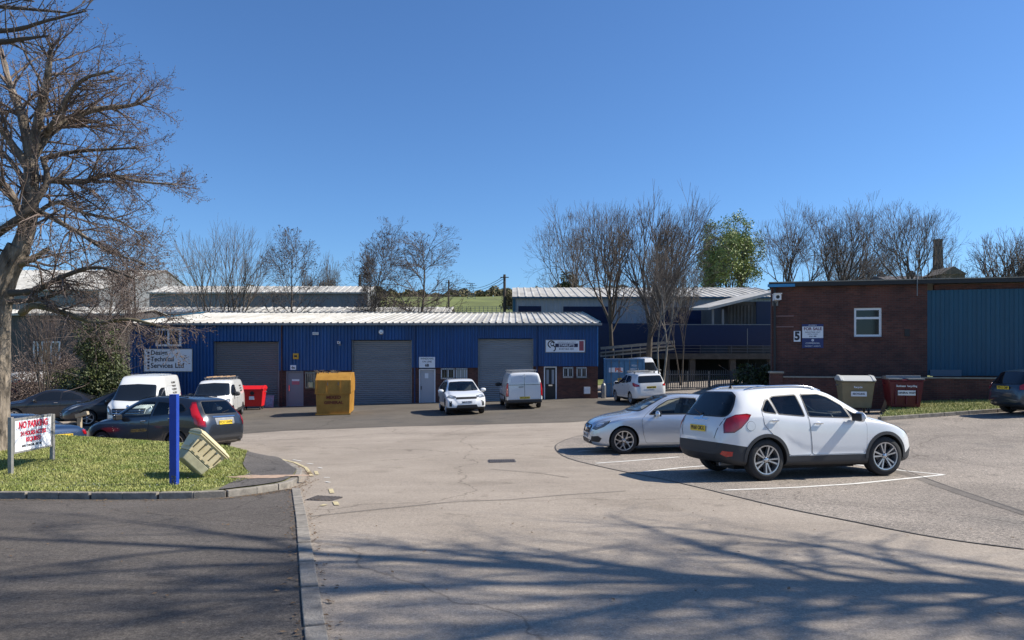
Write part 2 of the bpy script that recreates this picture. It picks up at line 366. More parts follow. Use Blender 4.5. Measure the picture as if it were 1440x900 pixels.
# flush kerb stones between lane and road
mb = MB(); pts = [Vector((*p, 0)) for p in kl]
dense = []
for a, b in zip(pts[:-1], pts[1:]):
    n = max(1, int((b-a).length/.05)); dense += [a.lerp(b, k/n) for k in range(n)]
dense_l = dense; acc = 0; seg = [dense[0]]
def kerb_stone(mb, seg, w, h0, h1, zf=g):
    a, b = strip_poly(seg, w); k = [0, len(a)//2, len(a)-1]
    for i, j in ((0, 1), (1, 2)):
        q = [a[k[i]], a[k[j]], b[k[j]], b[k[i]]]
        mb.add([(p.x, p.y, zf(p.x, p.y)+h0) for p in q]+[(p.x, p.y, zf(p.x, p.y)+h1) for p in q],
               [(3, 2, 1, 0), (4, 5, 6, 7), (0, 1, 5, 4), (1, 2, 6, 5), (2, 3, 7, 6), (3, 0, 4, 7)])
for a, b in zip(dense[:-1], dense[1:]):
    acc += (b-a).length; seg.append(b)
    if acc > .91:
        kerb_stone(mb, seg[:-1], .13, -.2, .022); seg = [b]; acc = 0
st(mb.build('flush_kerb', M['kerb'], bevel=.008))
# island kerb
ik = [(-260, 705), (-100, 704), (0, 702), (180, 703), (300, 701), (350, 696), (385, 691), (408, 686), (421, 678), (426, 668), (421, 658), (405, 649), (380, 642), (335, 637)]
ikw = [Vector((*G(*p, .10 if i_ > 9 else 0), 0)) for i_, p in enumerate(ik)]
ikw += [Vector((-6.9, 15.5, 0)), Vector((-9, 16.3, 0)), Vector((-13, 17.1, 0)), Vector((-20, 17.7, 0))]
cur = smooth_poly(ikw, 10)
mb = MB(); seg = [cur[0]]; acc = 0
dense = []
for a, b in zip(cur[:-1], cur[1:]):
    n = max(1, int((b-a).length/.06)); dense += [a.lerp(b, k/n) for k in range(n)]
def inset_path(c, w):
    a, b = strip_poly(c, 2*w); return a
mid = [Vector((p.x, p.y, 0)) for p in inset_path(dense, .065)]
for a, b in zip(mid[:-1], mid[1:]):
    acc += (b-a).length; seg.append(b)
    if acc > .91 or len(seg) > 40:
        sg2 = seg[:-1]+[seg[-2].lerp(seg[-1], .55)]; kerb_stone(mb, sg2, .115, -.2, .105); seg = [b]; acc = 0
st(mb.build('kerb', M['kerb'], bevel=.015))
def gi(x, y):
    base = gz(x, y)+.105
    m = ss(-4.7, -6.3, x)
    hill = np.maximum(base, -.40+np.clip((np.asarray(y)-10.8)/4.6, 0, 1)*(.045*(-np.asarray(x)-2.5)))
    edge = ss(17.4, 15.2, np.asarray(y)+(np.asarray(x)+9)*.12)
    fr = ss(10.9, 11.6, y)
    return base+(hill-base)*m*edge*fr
inn = [(p.x, p.y) for p in inset_path(cur, .12)]
isl = inn+[(-24, 17.5), (-24, 11.4)]
st(drape('verge', isl, gi, M['lawn'], .5, 0))
# tarmac nose of the island
nose = [G(*p) for p in [(322, 676), (330, 660), (312, 646), (330, 640)]]
iv = [Vector(p) for p in inn]
nz = [p for p in iv if p.x > (-4.4 if p.y < 12.6 else -6.5)]
t0 = [(-4.4, 12.1), (-4.8, 13.0), (-5.3, 14.0)]
st(drape('path', [(p.x, p.y) for p in nz]+t0[::-1], gi, M['patch'], .5, .02))
mb = MB()
rng = random.Random(4)
for (cx, cy, rx, ry) in ((-4.35, 12.25, .5, .28), (-3.9, 12.45, .45, .12)):
    n = 22; ring = [(cx+math.cos(2*math.pi*k/n)*rx*rng.uniform(.7, 1.15), cy+math.sin(2*math.pi*k/n)*ry*rng.uniform(.7, 1.15)) for k in range(n)]
    mb.add([(cx, cy, float(gi(cx, cy))+.035)]+[(x, y, float(gi(x, y))+.026) for x, y in ring], [(0, k+1, (k+1) % n+1) for k in range(n)])
o = mb.build('spilled_grit', M['sand'], fix=False); tagit(o, 'orange brown grit spilled beside the tipped grit bin', 'grit', kind='stuff')
# painted lines and seams
def line(name, segs, wd, mat, off, label=None):
    mb = MB()
    for s in segs: strip_mb(mb, [G(*p) for p in s], wd, off)
    o = mb.build(name, mat, fix=False); up_faces(o); return st(o)
line('bay_line', [[(1018, 690), (1120, 686), (1200, 681), (1270, 674), (1327, 668)], [(1327, 668), (1275, 663), (1180, 651)], [(905, 664), (960, 658), (1100, 648)], [(838, 652), (955, 643)], [(812, 635), (870, 632), (960, 628)]], .085, M['white_line'], .010)
mb = MB(); strip_mb(mb, spS, .028, .009)
for s in [[(436, 727), (520, 718), (640, 706), (720, 703), (800, 696), (880, 691)], [(690, 660), (760, 666), (800, 672)], [(1220, 640), (1300, 672), (1380, 700), (1460, 728)], [(420, 608), (440, 607)], [(510, 611), (570, 609)]]:
    strip_mb(mb, [G(*p) for p in s], .022, .010)
o = mb.build('tar_seam', M['seam'], fix=False); up_faces(o); st(o)
mb = MB(); strip_mb(mb, [G(*p) for p in [(1215, 650), (1290, 672), (1370, 700), (1460, 728)]], .20, .0085)
o = mb.build('tar_repair', M['band'], fix=False); up_faces(o); st(o)
line('yellow_line', [[(395, 646), (415, 651), (430, 658), (439, 670)], [(444, 663), (446, 668)], [(465, 688), (467, 694)], [(471, 706), (474, 711)], [(452, 712), (458, 710)]], .07, M['yellow_line'], .010)
line('worn_line', [[(412, 647), (424, 649)], [(432, 652), (440, 653)], [(448, 658), (453, 659)], [(456, 672), (464, 672)], [(458, 678), (464, 679)]], .05, M['white_line'], .010)
# iron covers
def cover(px, py, w, l, rz, name, label):
    x, y = G(px, py); t = thing(name, label, 'drain cover', (x, y, g(x, y)+.006), rz)
    mb = MB(); mb.box(-w/2, w/2, -l/2, l/2, -.05, .006)
    mb.build('frame', M['iron'], t)
    mb = MB(); n = int(w/.055)
    for i in range(n):
        xx = -w/2+.04+i*(w-.08)/(n-1); mb.box(xx-.012, xx+.012, -l/2+.03, l/2-.03, .006, .016)
    mb.build('grate', M['iron'], t)
cover(455, 702, .42, .36, R(-14), 'gully_grate', 'sunken iron gully grate beside the kerb corner')
cover(706, 649, .62, .5, R(4), 'manhole_cover', 'dark iron manhole cover in the middle of the road')
# litter and dirt gathered along the kerbs
rl = random.Random(8); mb = MB(); lt = []
for k in range(1500):
    if k < 900:
        i = rl.randrange(len(cur)-1); p = cur[i].lerp(cur[i+1], rl.random())
        if p.y > 15.5 or p.x < -11: continue
        nrm_ = (cur[i+1]-cur[i]).normalized(); q = Vector((p.x+nrm_.y*(.07+abs(rl.gauss(0, .10))), p.y-nrm_.x*(.07+abs(rl.gauss(0, .10))), 0))
    elif k < 1300: i = rl.randrange(len(dense_l)-1); p = dense_l[i]; q = Vector((p.x+rl.choice((-1, 1))*(.07+abs(rl.gauss(0, .07))), p.y+rl.uniform(-.1, .1), 0))
    else: q = Vector((rl.uniform(-6, 6), rl.uniform(4, 12), 0))
    s_ = rl.uniform(.008, .024); a_ = rl.uniform(0, 6.28); z_ = g(q.x, q.y)+.012
    ring = [(q.x+s_*math.cos(a_+b_)*r_, q.y+s_*math.sin(a_+b_)*r_, z_+rl.uniform(0, .01)) for b_, r_ in ((0, 1.3), (1.5, .6), (3.1, 1.2), (4.7, .6))]
    mb.add(ring, [(0, 1, 2, 3)])
o = mb.build('leaf_litter', Mat('dead_leaves', (.09, .055, .03), .9, col2=(.20, .13, .07), vs=12), fix=False); tagit(o, 'dead leaves and grit collected along the kerb edges', 'leaf litter', kind='stuff')
# grass blades
rg = np.random.default_rng(3)
def blades(name, n, area, zf, h, label, flowers=0):
    P0 = []
    from mathutils.geometry import intersect_point_line
    poly = area
    xa = [p[0] for p in poly]; ya = [p[1] for p in poly]
    pts = rg.uniform((min(xa), min(ya)), (max(xa), max(ya)), (n, 2))
    px, py = np.array(xa), np.array(ya); inside = np.zeros(n, bool); j = len(poly)-1
    for i in range(len(poly)):
        c = ((py[i] > pts[:, 1]) != (py[j] > pts[:, 1])) & (pts[:, 0] < (px[j]-px[i])*(pts[:, 1]-py[i])/(py[j]-py[i]+1e-9)+px[i]); inside ^= c; j = i
    pts = pts[inside]; n = len(pts); z = zf(pts[:, 0], pts[:, 1])
    b = np.column_stack([pts, z]); a = rg.uniform(0, 6.28, n); hh = h*rg.uniform(.5, 1.4, n); wd = .004+.008*rg.random(n)
    dx = np.column_stack([np.cos(a)*wd, np.sin(a)*wd, np.zeros(n)]); le = rg.normal(0, .4, (n, 2))*hh[:, None]
    tip = b+np.column_stack([le, hh])
    V = np.stack([b-dx, b+dx, tip], 1).reshape(-1, 3)
    me = bpy.data.meshes.new(name); me.from_pydata(V.tolist(), [], np.arange(3*n).reshape(n, 3).tolist()); me.materials.append(M['blade'])
    o = link(name, me); tagit(o, label, 'grass', kind='stuff')
    return pts
lawn = [p for p in inn if p[0] > -12.5 and p[1] < 16.5]; lawn = [p for p in lawn if p[0] < -4.6]
fr = [p for p in inn if -12.5 < p[0] < -4.5 and p[1] < 12]
bk_ = [p for p in inn if p[1] > 14 and -12.5 < p[0] < nz[-1].x]
area = [(-12.5, fr[0][1])]+[p for p in fr if p[0] < -4.35]+[(-4.42, 12.1), (-4.8, 13.0), (-5.3, 14.0), (nz[-1].x, nz[-1].y)]+bk_
lp = blades('grass', 150000, area, gi, .032, 'short rough grass covering the raised verge on the left')
mb = MB()
for i in range(420):
    x, y = lp[i*7]
    if rg.random() < .35+.65*(x > -7) and (y < 12.6 or rg.random() < .2):
        z = float(gi(x, y))+.05; s = .011; mb.add([(x-s, y, z), (x, y-s, z), (x+s, y, z), (x, y+s, z)], [(0, 1, 2, 3)])
o = mb.build('daisies', M['upvc'], fix=False); tagit(o, 'tiny white daisies sprinkled through the verge grass', 'daisies', kind='stuff')
# ---------------- buildings ----------------
def clad(mb, x0, x1, z0, z1, y, pitch=.21, dep=.065, m=0, lo=.42):
    """box-profile sheet facing -y"""
    n = max(1, round((x1-x0)/pitch)); p = (x1-x0)/n; pr = []
    for i in range(n):
        a = x0+i*p; pr += [(a, y), (a+p*lo, y), (a+p*(lo+.12), y-dep), (a+p*.88, y-dep)]
    pr.append((x1, y)); k = len(pr)
    vs = [(a, b, z0) for a, b in pr]+[(a, b, z1) for a, b in pr]+[(x0, y+.05, z0), (x1, y+.05, z0), (x0, y+.05, z1), (x1, y+.05, z1)]
    fs = [(i, i+1, k+i+1, k+i) for i in range(k-1)]+[(2*k, 2*k+2, 2*k+3, 2*k+1), (0, k, 2*k+2, 2*k), (k-1, 2*k+1, 2*k+3, 2*k-1)]
    mb.add(vs, fs, m)
def roofsheet(mb, x0, x1, ya, za, yb, zb, pitch=.42, rib=.065, m=0, skew=0):
    n = max(1, round((x1-x0)/pitch)); p = (x1-x0)/n; pr = []
    for i in range(n):
        a = x0+i*p; pr += [(a, 0), (a+p*.66, 0), (a+p*.74, rib), (a+p*.92, rib)]
    pr.append((x1, 0)); k = len(pr)
    vs = [(a, ya, za+h) for a, h in pr]+[(a, yb, zb+h) for a, h in pr]
    vs += [(x0, ya, za-.05), (x1, ya, za-.05), (x0, yb, zb-.05), (x1, yb, zb-.05)]
    fs = [(i, i+1, k+i+1, k+i) for i in range(k-1)]+[(2*k, 2*k+2, 2*k+3, 2*k+1)]
    mb.add(vs, fs, m)
    mb.add([(x0, ya, za-.05), (x1, ya, za-.05), (x1, ya, za), (x0, ya, za)], [(0, 1, 2, 3)], m)
def shutter(mb, x0, x1, z0, z1, y, m=0):
    n = int((z1-z0)/.12); h = (z1-z0)/n; pr = []
    for i in range(n):
        a = z0+i*h; pr += [(y, a), (y, a+h*.12), (y-.03, a+h*.3), (y-.04, a+h*.55), (y-.03, a+h*.8)]
    pr += [(y, z1), (y+.05, z1), (y+.05, z0)]
    mb.sweep(pr, x0, x1, m)
D0 = 44.0
def X(px, d=D0): return (px-CX)/FPX*d
def Z(py, d=D0): return EYE+(HY-py)/FPX*d
EV = Z(456)
unit = thing('industrial_unit', 'long low blue metal clad industrial unit with three roller shutter doors', 'building', (-9, 44, -1.2))
W = dict(parent=unit, world=True)
xl, xr = X(183), X(841)
cl = [(183, 300, -2.4, EV), (300, 392, Z(480), EV), (392, 494, Z(521), EV), (494, 579, Z(478), EV), (579, 672, Z(517), EV), (672, 750, Z(476), EV), (750, 841, Z(515), EV)]
mb = MB(); bk = MB()
for a, b, z0, z1 in cl:
    clad(mb, X(a)+.001, X(b)-.001, z0, z1, D0-.02); bk.box(X(a), X(b), D0+.035, D0+.26, z0+.03, z1-.01)
mb.build('cladding', M['blue_clad'], **W); bk.build('wall_core', M['blue_trim'], **W)
mb = MB()
for a, b, zt in ((392, 402, Z(521)), (426, 494, Z(521)), (579, 589, Z(517)), (612, 672, Z(517)), (750, 765, Z(515)), (783, 841, Z(515))):
    mb = MB(); mb.box(X(a), X(b), D0+.10, D0+.32, -2.4, zt+.02); mb.build('brick_wall', M['brick_d'], **W)
mb = MB()
for a, b, c, d in ((402, 426, 521, 522), (589, 612, 517, 519), (765, 783, 515, 516)): mb = MB(); mb.box(X(a), X(b), D0+.12, D0+.3, Z(d), Z(c)+.02); mb.build('door_header', M['blue_trim'], **W)
# rear and ends
mb = MB(); mb.box(xl, xl+.2, D0+.27, 66, -2.4, EV-.02); mb.box(xr-.2, xr, D0+.33, 66, -2.4, EV-.02); mb.box(xl, xr, 65.8, 66, -2.4, EV-.02)
for xx in (xl, xr-.2): mb.add([(xx, D0+.2, EV-.02), (xx+.2, D0+.2, EV-.02), (xx, 66, EV-.02), (xx+.2, 66, EV-.02), (xx, 55, 4.85), (xx+.2, 55, 4.85)], [(0, 2, 4), (1, 5, 3), (0, 4, 5, 1), (2, 3, 5, 4), (0, 1, 3, 2)])
mb.build('side_wall', M['blue_clad'], **W)
RZ = Z(440.5, 55)
mb = MB(); roofsheet(mb, xl-.1, xr+.12, D0-.30, EV+.06, 55, RZ); roofsheet(mb, xl-.1, xr+.12, 55.001, RZ, 66.2, EV+.06)
mb.build('roof', M['roof_w'], **W)
mb = MB(); mb.box(xl-.1, xr+.1, 54.85, 55.15, RZ+.04, RZ+.09); mb.build('ridge_capping', M['roof_w'], **W)
mb = MB()
for xx in (xl-.16, xr+.10):
    mb = MB(); mb.bar((xx, D0-.32, EV+.05), (xx, 55, RZ+.03), .08, .2); mb.bar((xx, 55, RZ+.03), (xx, 66.2, EV+.05), .08, .2); mb.build('verge_trim', M['teal'], **W)
mb = MB(); mb.sweep([(D0-.42, EV+.06), (D0-.42, EV-.08), (D0-.22, EV-.08), (D0-.22, EV+.045)], xl-.15, xr+.2); mb.build('gutter', M['galv'], bevel=.01, **W)
for px in (397, 583.5, 755):
    mb = MB(); mb.tube([(X(px), D0-.12, -1.5), (X(px), D0-.12, EV-.08)], .045, 8); mb.build('downpipe', M['blue_trim'] if px != 397 else M['brick_d'], smooth=40, **W)
for (a, b, t, mm) in ((300, 392, 480, 'shutter2'), (494, 579, 478, 'shutter'), (672, 750, 476, 'shutter3')):
    mb = MB(); shutter(mb, X(a)+.08, X(b)-.08, -1.45, Z(t)-.02, D0+.25); o = mb.build('roller_door', M[mm], **W)
    mb = MB(); mb.box(X(a), X(a)+.085, D0+.14, D0+.31, -2, Z(t)-.01); mb.box(X(b)-.085, X(b), D0+.14, D0+.31, -2, Z(t)-.01); mb.box(X(a)+.086, X(b)-.086, D0+.17, D0+.31, -1.6, -1.4)
    fr = mb.build('door_guide', M['galv'], **W)
# entrance doors
def pdoor(a, b, top, mat, frame, d=D0+.16):
    z0 = -1.5; mb = MB(); t = .07
    mb.box(X(a), X(a)+t, d-.06, d+.1, z0, Z(top)); mb.box(X(b)-t, X(b), d-.06, d+.1, z0, Z(top)); mb.box(X(a)+t, X(b)-t, d-.06, d+.1, Z(top)-t, Z(top))
    mb.build('door_frame', frame, **W)
    mb = MB(); mb.box(X(a)+t+.01, X(b)-t-.01, d, d+.06, z0, Z(top)-t-.01)
    o = mb.build('door', mat, bevel=.006, **W); return o
Mgrey = Mat('grey_door_paint', (.23, .235, .26), .5); Mlg = Mat('pale_grey_door_paint', (.42, .43, .46), .5)
def sub(mb, name, mat, o, **k):
    c = mb.build(name, mat, **k); c.parent = o; return c
d1 = pdoor(402, 426, 522, Mgrey, Mgrey)
mb = MB(); mb.box(X(405.5), X(406.7), D0+.10, D0+.15, Z(550), Z(542)); sub(mb, 'handle', M['chrome'], d1)
mb = MB(); mb.box(X(409.5), X(420), D0+.145, D0+.158, Z(541), Z(534)); sub(mb, 'notice', Mat('pink_notice', (.5, .13, .17), .5), d1)
mb = MB(); mb.box(X(409.5), X(420), D0+.143, D0+.1575, Z(536), Z(533.5)); sub(mb, 'notice_heading', M['whitep'], d1)
d2 = pdoor(589, 612, 519, Mlg, M['upvc'])
mb = MB(); mb.box(X(591.5), X(592.5), D0+.10, D0+.15, Z(548), Z(543)); sub(mb, 'handle', M['black'], d2)
mb = MB(); mb.box(X(597), X(602), D0+.145, D0+.158, Z(532), Z(525)); sub(mb, 'notice', M['whitep'], d2)
d3 = pdoor(765, 783, 515.5, M['black'], M['upvc'])
for a, b in ((768.5, 772), (776, 779.5)):
    mb = MB(); mb.box(X(a), X(b), D0+.14, D0+.158, Z(540), Z(520)); sub(mb, 'glass_panel', M['pale_clad'], d3)
mb = MB(); mb.box(X(771.5), X(777), D0+.13, D0+.158, Z(543), Z(541)); sub(mb, 'letter_box', M['chrome'], d3)
# ground floor windows with bars/blinds
def window(par, x0, x1, z0, z1, y, mull=(), trans=(), fmat=None, gmat=None, t=.06, bars=0, W=True):
    mb = MB(); f = fmat or M['upvc']
    mb.box(x0, x0+t, y-.06, y+.03, z0, z1); mb.box(x1-t, x1, y-.06, y+.03, z0, z1)
    mb.box(x0+t, x1-t, y-.06, y+.03, z0, z0+t); mb.box(x0+t, x1-t, y-.06, y+.03, z1-t, z1)
    for q in mull: mb.box(q-t/2, q+t/2, y-.055, y+.03, z0+t, z1-t)
    for q in trans: mb.box(x0+t, x1-t, y-.052, y+.03, q-t/2, q+t/2)
    o = mb.build('window', f, parent=par, world=W)
    mb = MB(); mb.box(x0+t, x1-t, y-.012, y+.02, z0+t, z1-t)
    c = mb.build('pane', gmat or M['glass']); c.parent = o
    if bars:
        mb = MB()
        for i in range(bars):
            q = x0+(i+.5)*(x1-x0)/bars; mb.box(q-.012, q+.012, y-.11, y-.09, z0-.05, z1+.03)
        mb.box(x0-.03, x1+.03, y-.105, y-.095, z0+.06, z0+.09); mb.box(x0-.03, x1+.03, y-.105, y-.095, z1-.09, z1-.06)
        c = mb.build('security_bars', M['galv']); c.parent = o
    return o
window(unit, X(620), X(639), Z(533), Z(518), D0+.09, mull=(X(630),), bars=6)
window(unit, X(641), X(657), Z(533), Z(518), D0+.09, mull=(X(648), X(653)), gmat=M['blind'], bars=5)
window(unit, X(792), X(806), Z(531), Z(516.5), D0+.09, mull=(X(799),), gmat=M['glass'], bars=6)
window(unit, X(811), X(825), Z(531), Z(516.5), D0+.09, mull=(X(818),), gmat=M['glass'], bars=6)
window(unit, X(429), X(443), Z(546), Z(523), D0+.09, mull=(X(436),), bars=5, fmat=Mat('cream_frame', (.4, .36, .25), .6))
window(unit, X(220), X(256), Z(487), Z(462), D0-.06, mull=(X(238),), t=.12)
mb = MB(); mb.box(X(808), X(829), D0-.06, D0+.09, Z(532.4), Z(531.4)); mb.build('window_sill', M['concrete'], **W)
# things fixed to the front
def board(name, label, cat, x0, x1, z0, z1, y, mat, th=.04, group=None, frame=None):
    t = thing(name, label, cat, ((x0+x1)/2, y, z0), 0, group); h = z1-z0; w2 = (x1-x0)/2
    mb = MB(); mb.box(-w2, w2, 0, th, 0, h); mb.build('panel', mat, t, bevel=.004)
    if frame:
        mb = MB(); e = .04
        mb.box(-w2-e, -w2, -.01, th, -e, h+e); mb.box(w2, w2+e, -.01, th, -e, h+e); mb.box(-w2, w2, -.01, th, -e, 0); mb.box(-w2, w2, -.01, th, h, h+e)
        mb.build('frame', frame, t)
    return t
navy = Mat('navy_ink', (.01, .015, .06), .5); ink = Mat('black_ink', (.02, .02, .03), .5); redink = Mat('red_ink', (.62, .02, .04), .5)
Y = D0-.10
t = board('company_sign', 'large white sign with dark serif lettering on the left end of the blue unit', 'sign', X(204), X(271), Z(522), Z(491), Y, M['whitep'], frame=M['galv'])
text('Design', .40, ink, t, (-1.08, -.003, 1.13), xs=.95, bold=.02, align='LEFT'); text('Technical', .40, ink, t, (-1.08, -.003, .74), xs=.95, bold=.02, align='LEFT'); text('Services Ltd', .42, ink, t, (-1.08, -.003, .34), xs=1.0, bold=.02, align='LEFT')
mb = MB()
for k, zz in enumerate((1.14, .96, .74, .55, .34, .18)): mb.box(-1.28, -1.15, -.004, 0, zz-.06, zz+.06)
mb.build('emblem', navy, t)
t = board('shop_sign', 'white and navy stairlifts sign above the black entrance door', 'sign', X(767.5), X(822), Z(495), Z(478.5), Y, M['whitep'], frame=M['galv'])
mb = MB(); mb.box(-.62, .78, -.005, 0, .30, .52); mb.build('navy_band', navy, t)
mb = MB(); mb.box(.86, 1.14, -.005, 0, .08, .68); mb.build('red_panel', Mat('dull_red', (.30, .06, .08), .5), t)
text('STAIRLIFTS', .20, M['whitep'], t, (.08, -.008, .405), bold=.02, xs=1.0)
text('COMMERCIAL & DOMESTIC', .10, navy, t, (.08, -.003, .60), xs=.95); text('01457 862 3431', .13, navy, t, (.08, -.003, .18), xs=1.1, bold=.02)
mb = MB()
def arc(mb, cx, cz, r, a0, a1, w, y0=-.008):
    n = 14
    for i in range(n):
        p = [a0+(a1-a0)*(i+k)/n for k in (0, 1)]
        q = [(cx+rr*math.cos(a), cz+rr*math.sin(a)) for a in p for rr in (r-w/2, r+w/2)]
        mb.add([(x, yy, z) for yy in (y0, 0) for x, z in q], [(0, 1, 3, 2), (4, 6, 7, 5), (0, 4, 5, 1), (2, 3, 7, 6), (0, 2, 6, 4), (1, 5, 7, 3)])
arc(mb, -.86, .48, .20, R(20), R(260), .07); arc(mb, -.78, .22, .17, R(-70), R(120), .07); arc(mb, -.80, .50, .10, 0, R(359), .05)
mb.build('emblem', ink, t)
t = board('unit_sign', 'small white unit sign above the pale grey door', 'sign', X(589.5), X(612), Z(517), Z(502), Y, M['whitep'])
text('WINDOWS', .15, ink, t, (0, -.003, .55), xs=1.05, bold=.01); text('ON LINE', .15, ink, t, (0, -.003, .37), bold=.01); text('6B', .23, ink, t, (0, -.003, .14), bold=.04)
t = board('unit_number_plate', 'small pale unit number plate above the dark grey door', 'sign', X(409), X(417), Z(520), Z(513.5), Y, M['whitep']); text('6a', .22, ink, t, (0, -.003, .14), bold=.03)
t = thing('alarm_box', 'yellow alarm box on blue cladding above the dark grey door', 'alarm', (X(417), D0-.06, Z(505)))
mb = MB(); mb.box(-.17, .17, -.12, 0, 0, .36); mb.build('housing', Mat('yellow_plastic', (.62, .33, .02), .5), t, bevel=.02); mb = MB(); mb.box(-.09, .09, -.126, -.12, .12, .24); mb.build('badge', M['seam'], t)
t = thing('vent_box', 'flat pale vent box high on the blue wall left of the middle shutter', 'vent', (X(444.5), D0-.06, Z(471)))
mb = MB(); mb.box(-.18, .18, -.1, 0, 0, .17); mb.build('housing', M['upvc'], t, bevel=.01); mb = MB()
for i in range(3): mb.box(-.15, .15, -.106, -.1, .03+i*.045, .05+i*.045)
mb.build('louvre', M['galv'], t)
def cctv(name, label, x, y, z, rz=0, s=1.0):
    t = thing(name, label, 'camera', (x, y, z), rz)
    mb = MB(); mb.box(-.06*s, .06*s, -.03, 0, -.08*s, .08*s); mb.bar((0, -.02, 0), (0, -.2*s, .02), .04*s, .04*s); mb.build('bracket', M['galv'], t)
    mb = MB(); mb.box(-.07*s, .07*s, -.42*s, -.12*s, .02*s, .15*s); mb.box(-.085*s, .085*s, -.46*s, -.1*s, .15*s, .165*s); mb.build('housing', M['upvc'], t, bevel=.01)
    mb = MB(); mb.lathe([(0, -.422*s), (.04*s, -.422*s), (.04*s, -.40*s)], 12, 'y', (0, 0, .085*s)); mb.build('lens', M['black'], t)
cctv('security_camera', 'small camera on the blue wall left of the middle roller door', X(478.5), D0-.06, Z(484))
t = thing('floodlight', 'round white lamp centred above the middle roller door', 'lamp', (X(536.5), D0-.06, Z(467)))
mb = MB(); mb.lathe([(0, -.16), (.12, -.15), (.16, -.08), (.16, 0), (0, 0)], 18, 'y'); mb.build('housing', M['upvc'], t, smooth=40); mb = MB(); mb.lathe([(0, -.172), (.06, -.165), (.07, -.15)], 14, 'y'); mb.build('lens', M['clearlens'], t, smooth=40)
t = thing('meter_box', 'pale grey meter box low on the brick wall at the right end', 'box', (X(825.5), D0+.095, Z(554)))
mb = MB(); mb.box(-.2, .2, -.14, 0, 0, .44); mb.build('housing', Mlg, t, bevel=.012); mb = MB(); mb.box(-.17, .17, -.148, -.14, .03, .41); mb.build('door', M['upvc'], t)
t = thing('leaning_board', 'pink and grey board leaning on the left roller shutter beside the red bin', 'board', (X(381), D0-.35, g(X(381), D0-.35)))
mb = MB(); mb.box(-.27, .27, -.02, .02, 0, .75); o = mb.build('panel', Mat('pink_board', (.45, .30, .38), .6, var=.3, vs=5), t); o.rotation_euler = (R(-10), 0, 0)
mb = MB(); mb.box(-.2, .2, -.026, -.021, .12, .6); o = mb.build('print', Mat('pale_print', (.40, .36, .48), .6, var=.4, vs=9), t); o.rotation_euler = (R(-10), 0, 0)
# ---- generic sheds behind ----
def shed(name, label, x0, x1, y0, y1, zb, ze, zr, wall, roof, openings=(), wallcol=None, pitch=.5, door='blue_panel', trim='roof_w'):
    t = thing(name, label, 'building', ((x0+x1)/2, y0, zb)); K = dict(parent=t, world=True)
    mb = MB(); clad(mb, x0, x1, zb, ze, y0, pitch=pitch, dep=.04); mb.box(x0, x1, y0+.06, y1, zb, ze-.02)
    ym = (y0+y1)/2
    for xx in (x0+.01, x1-.21): mb.add([(xx, y0+.07, ze-.05), (xx+.2, y0+.07, ze-.05), (xx, y1, ze-.05), (xx+.2, y1, ze-.05), (xx, ym, zr-.06), (xx+.2, ym, zr-.06)], [(0, 2, 4), (1, 5, 3), (0, 4, 5, 1), (2, 3, 5, 4), (0, 1, 3, 2)])
    mb.build('wall', M[wall], **K)
    mb = MB(); roofsheet(mb, x0-.2, x1+.2, y0-.3, ze+.05, ym, zr, pitch=.8, rib=.06); roofsheet(mb, x0-.2, x1+.2, ym+.001, zr, y1+.3, ze+.05, pitch=.8, rib=.06); mb.build('roof', M[roof], **K)
    mb = MB(); mb.box(x0-.22, x1+.22, y0-.42, y0-.31, ze-.12, ze+.06); mb.build('gutter', M[trim], **K)
    for (a, b, c, d) in openings:
        mb = MB(); shutter(mb, a, b, c, d, y0-.06) if door != 'glass' else mb.box(a, b, y0-.07, y0-.045, c, d)
        mb.build('shutter_door', M[door], **K)
    return t
e = 76.0
shed('warehouse', 'pale clad warehouse with dark blue door openings behind the right end of the unit', X(723, e), X(1110, e), e, e+22, -2, Z(418.5, e), Z(404.5, e+11), 'pale_clad', 'roof_w',
     [(X(729, e), X(761, e), Z(480, e), Z(430.5, e)), (X(792, e), X(855, e), Z(480, e), Z(431, e)), (X(922, e), X(990, e), Z(500, e), Z(432, e))], trim='teal')
mb = MB()
u = bpy.data.objects['warehouse']
mb.box(X(723, e)-.15, X(723, e)+.15, e-.1, e+22, -2, Z(418.5, e)-.15); mb.build('corner_trim', M['teal'], u, world=True)
mb = MB(); mb.box(X(760, e), X(1090, e), e-.6, e-.09, -2, Z(455, e)); mb.build('plinth_band', M['blue_panel'], u, world=True)
e = 92.0
shed('warehouse', 'wide grey clad warehouse seen above the left half of the blue unit roof', X(210, e), X(517, e), e, e+8, -2, Z(412, e), Z(402.5, e+4), 'grey_clad', 'roof_w')
e = 72.0
shed('warehouse', 'low warehouse showing only its long white roof just over the blue unit', X(20, e), X(632, e), e, e+6, -2, Z(440, e), Z(432, e+3), 'grey_clad', 'roof_w')
e = 105.0
shed('warehouse', 'tall grey shed with bright white roof behind the big bare tree', X(-120, e), X(140, e), e, e+40, -2, Z(408, e), Z(380, e+20), 'grey_clad', 'roof_w')
e = 62.0
M['shade_clad'] = Mat('shaded_grey_cladding', (.085, .08, .078), .7, var=.2, vs=.6)  # darker copy of the grey cladding, shade put into its colour
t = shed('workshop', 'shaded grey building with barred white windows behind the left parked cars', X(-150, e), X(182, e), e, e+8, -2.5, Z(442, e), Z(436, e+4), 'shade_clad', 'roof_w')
window(t, X(48, e), X(86, e), Z(512, e), Z(480, e), e-.09, mull=[X(48+6.3*i, e) for i in range(1, 6)], t=.12)
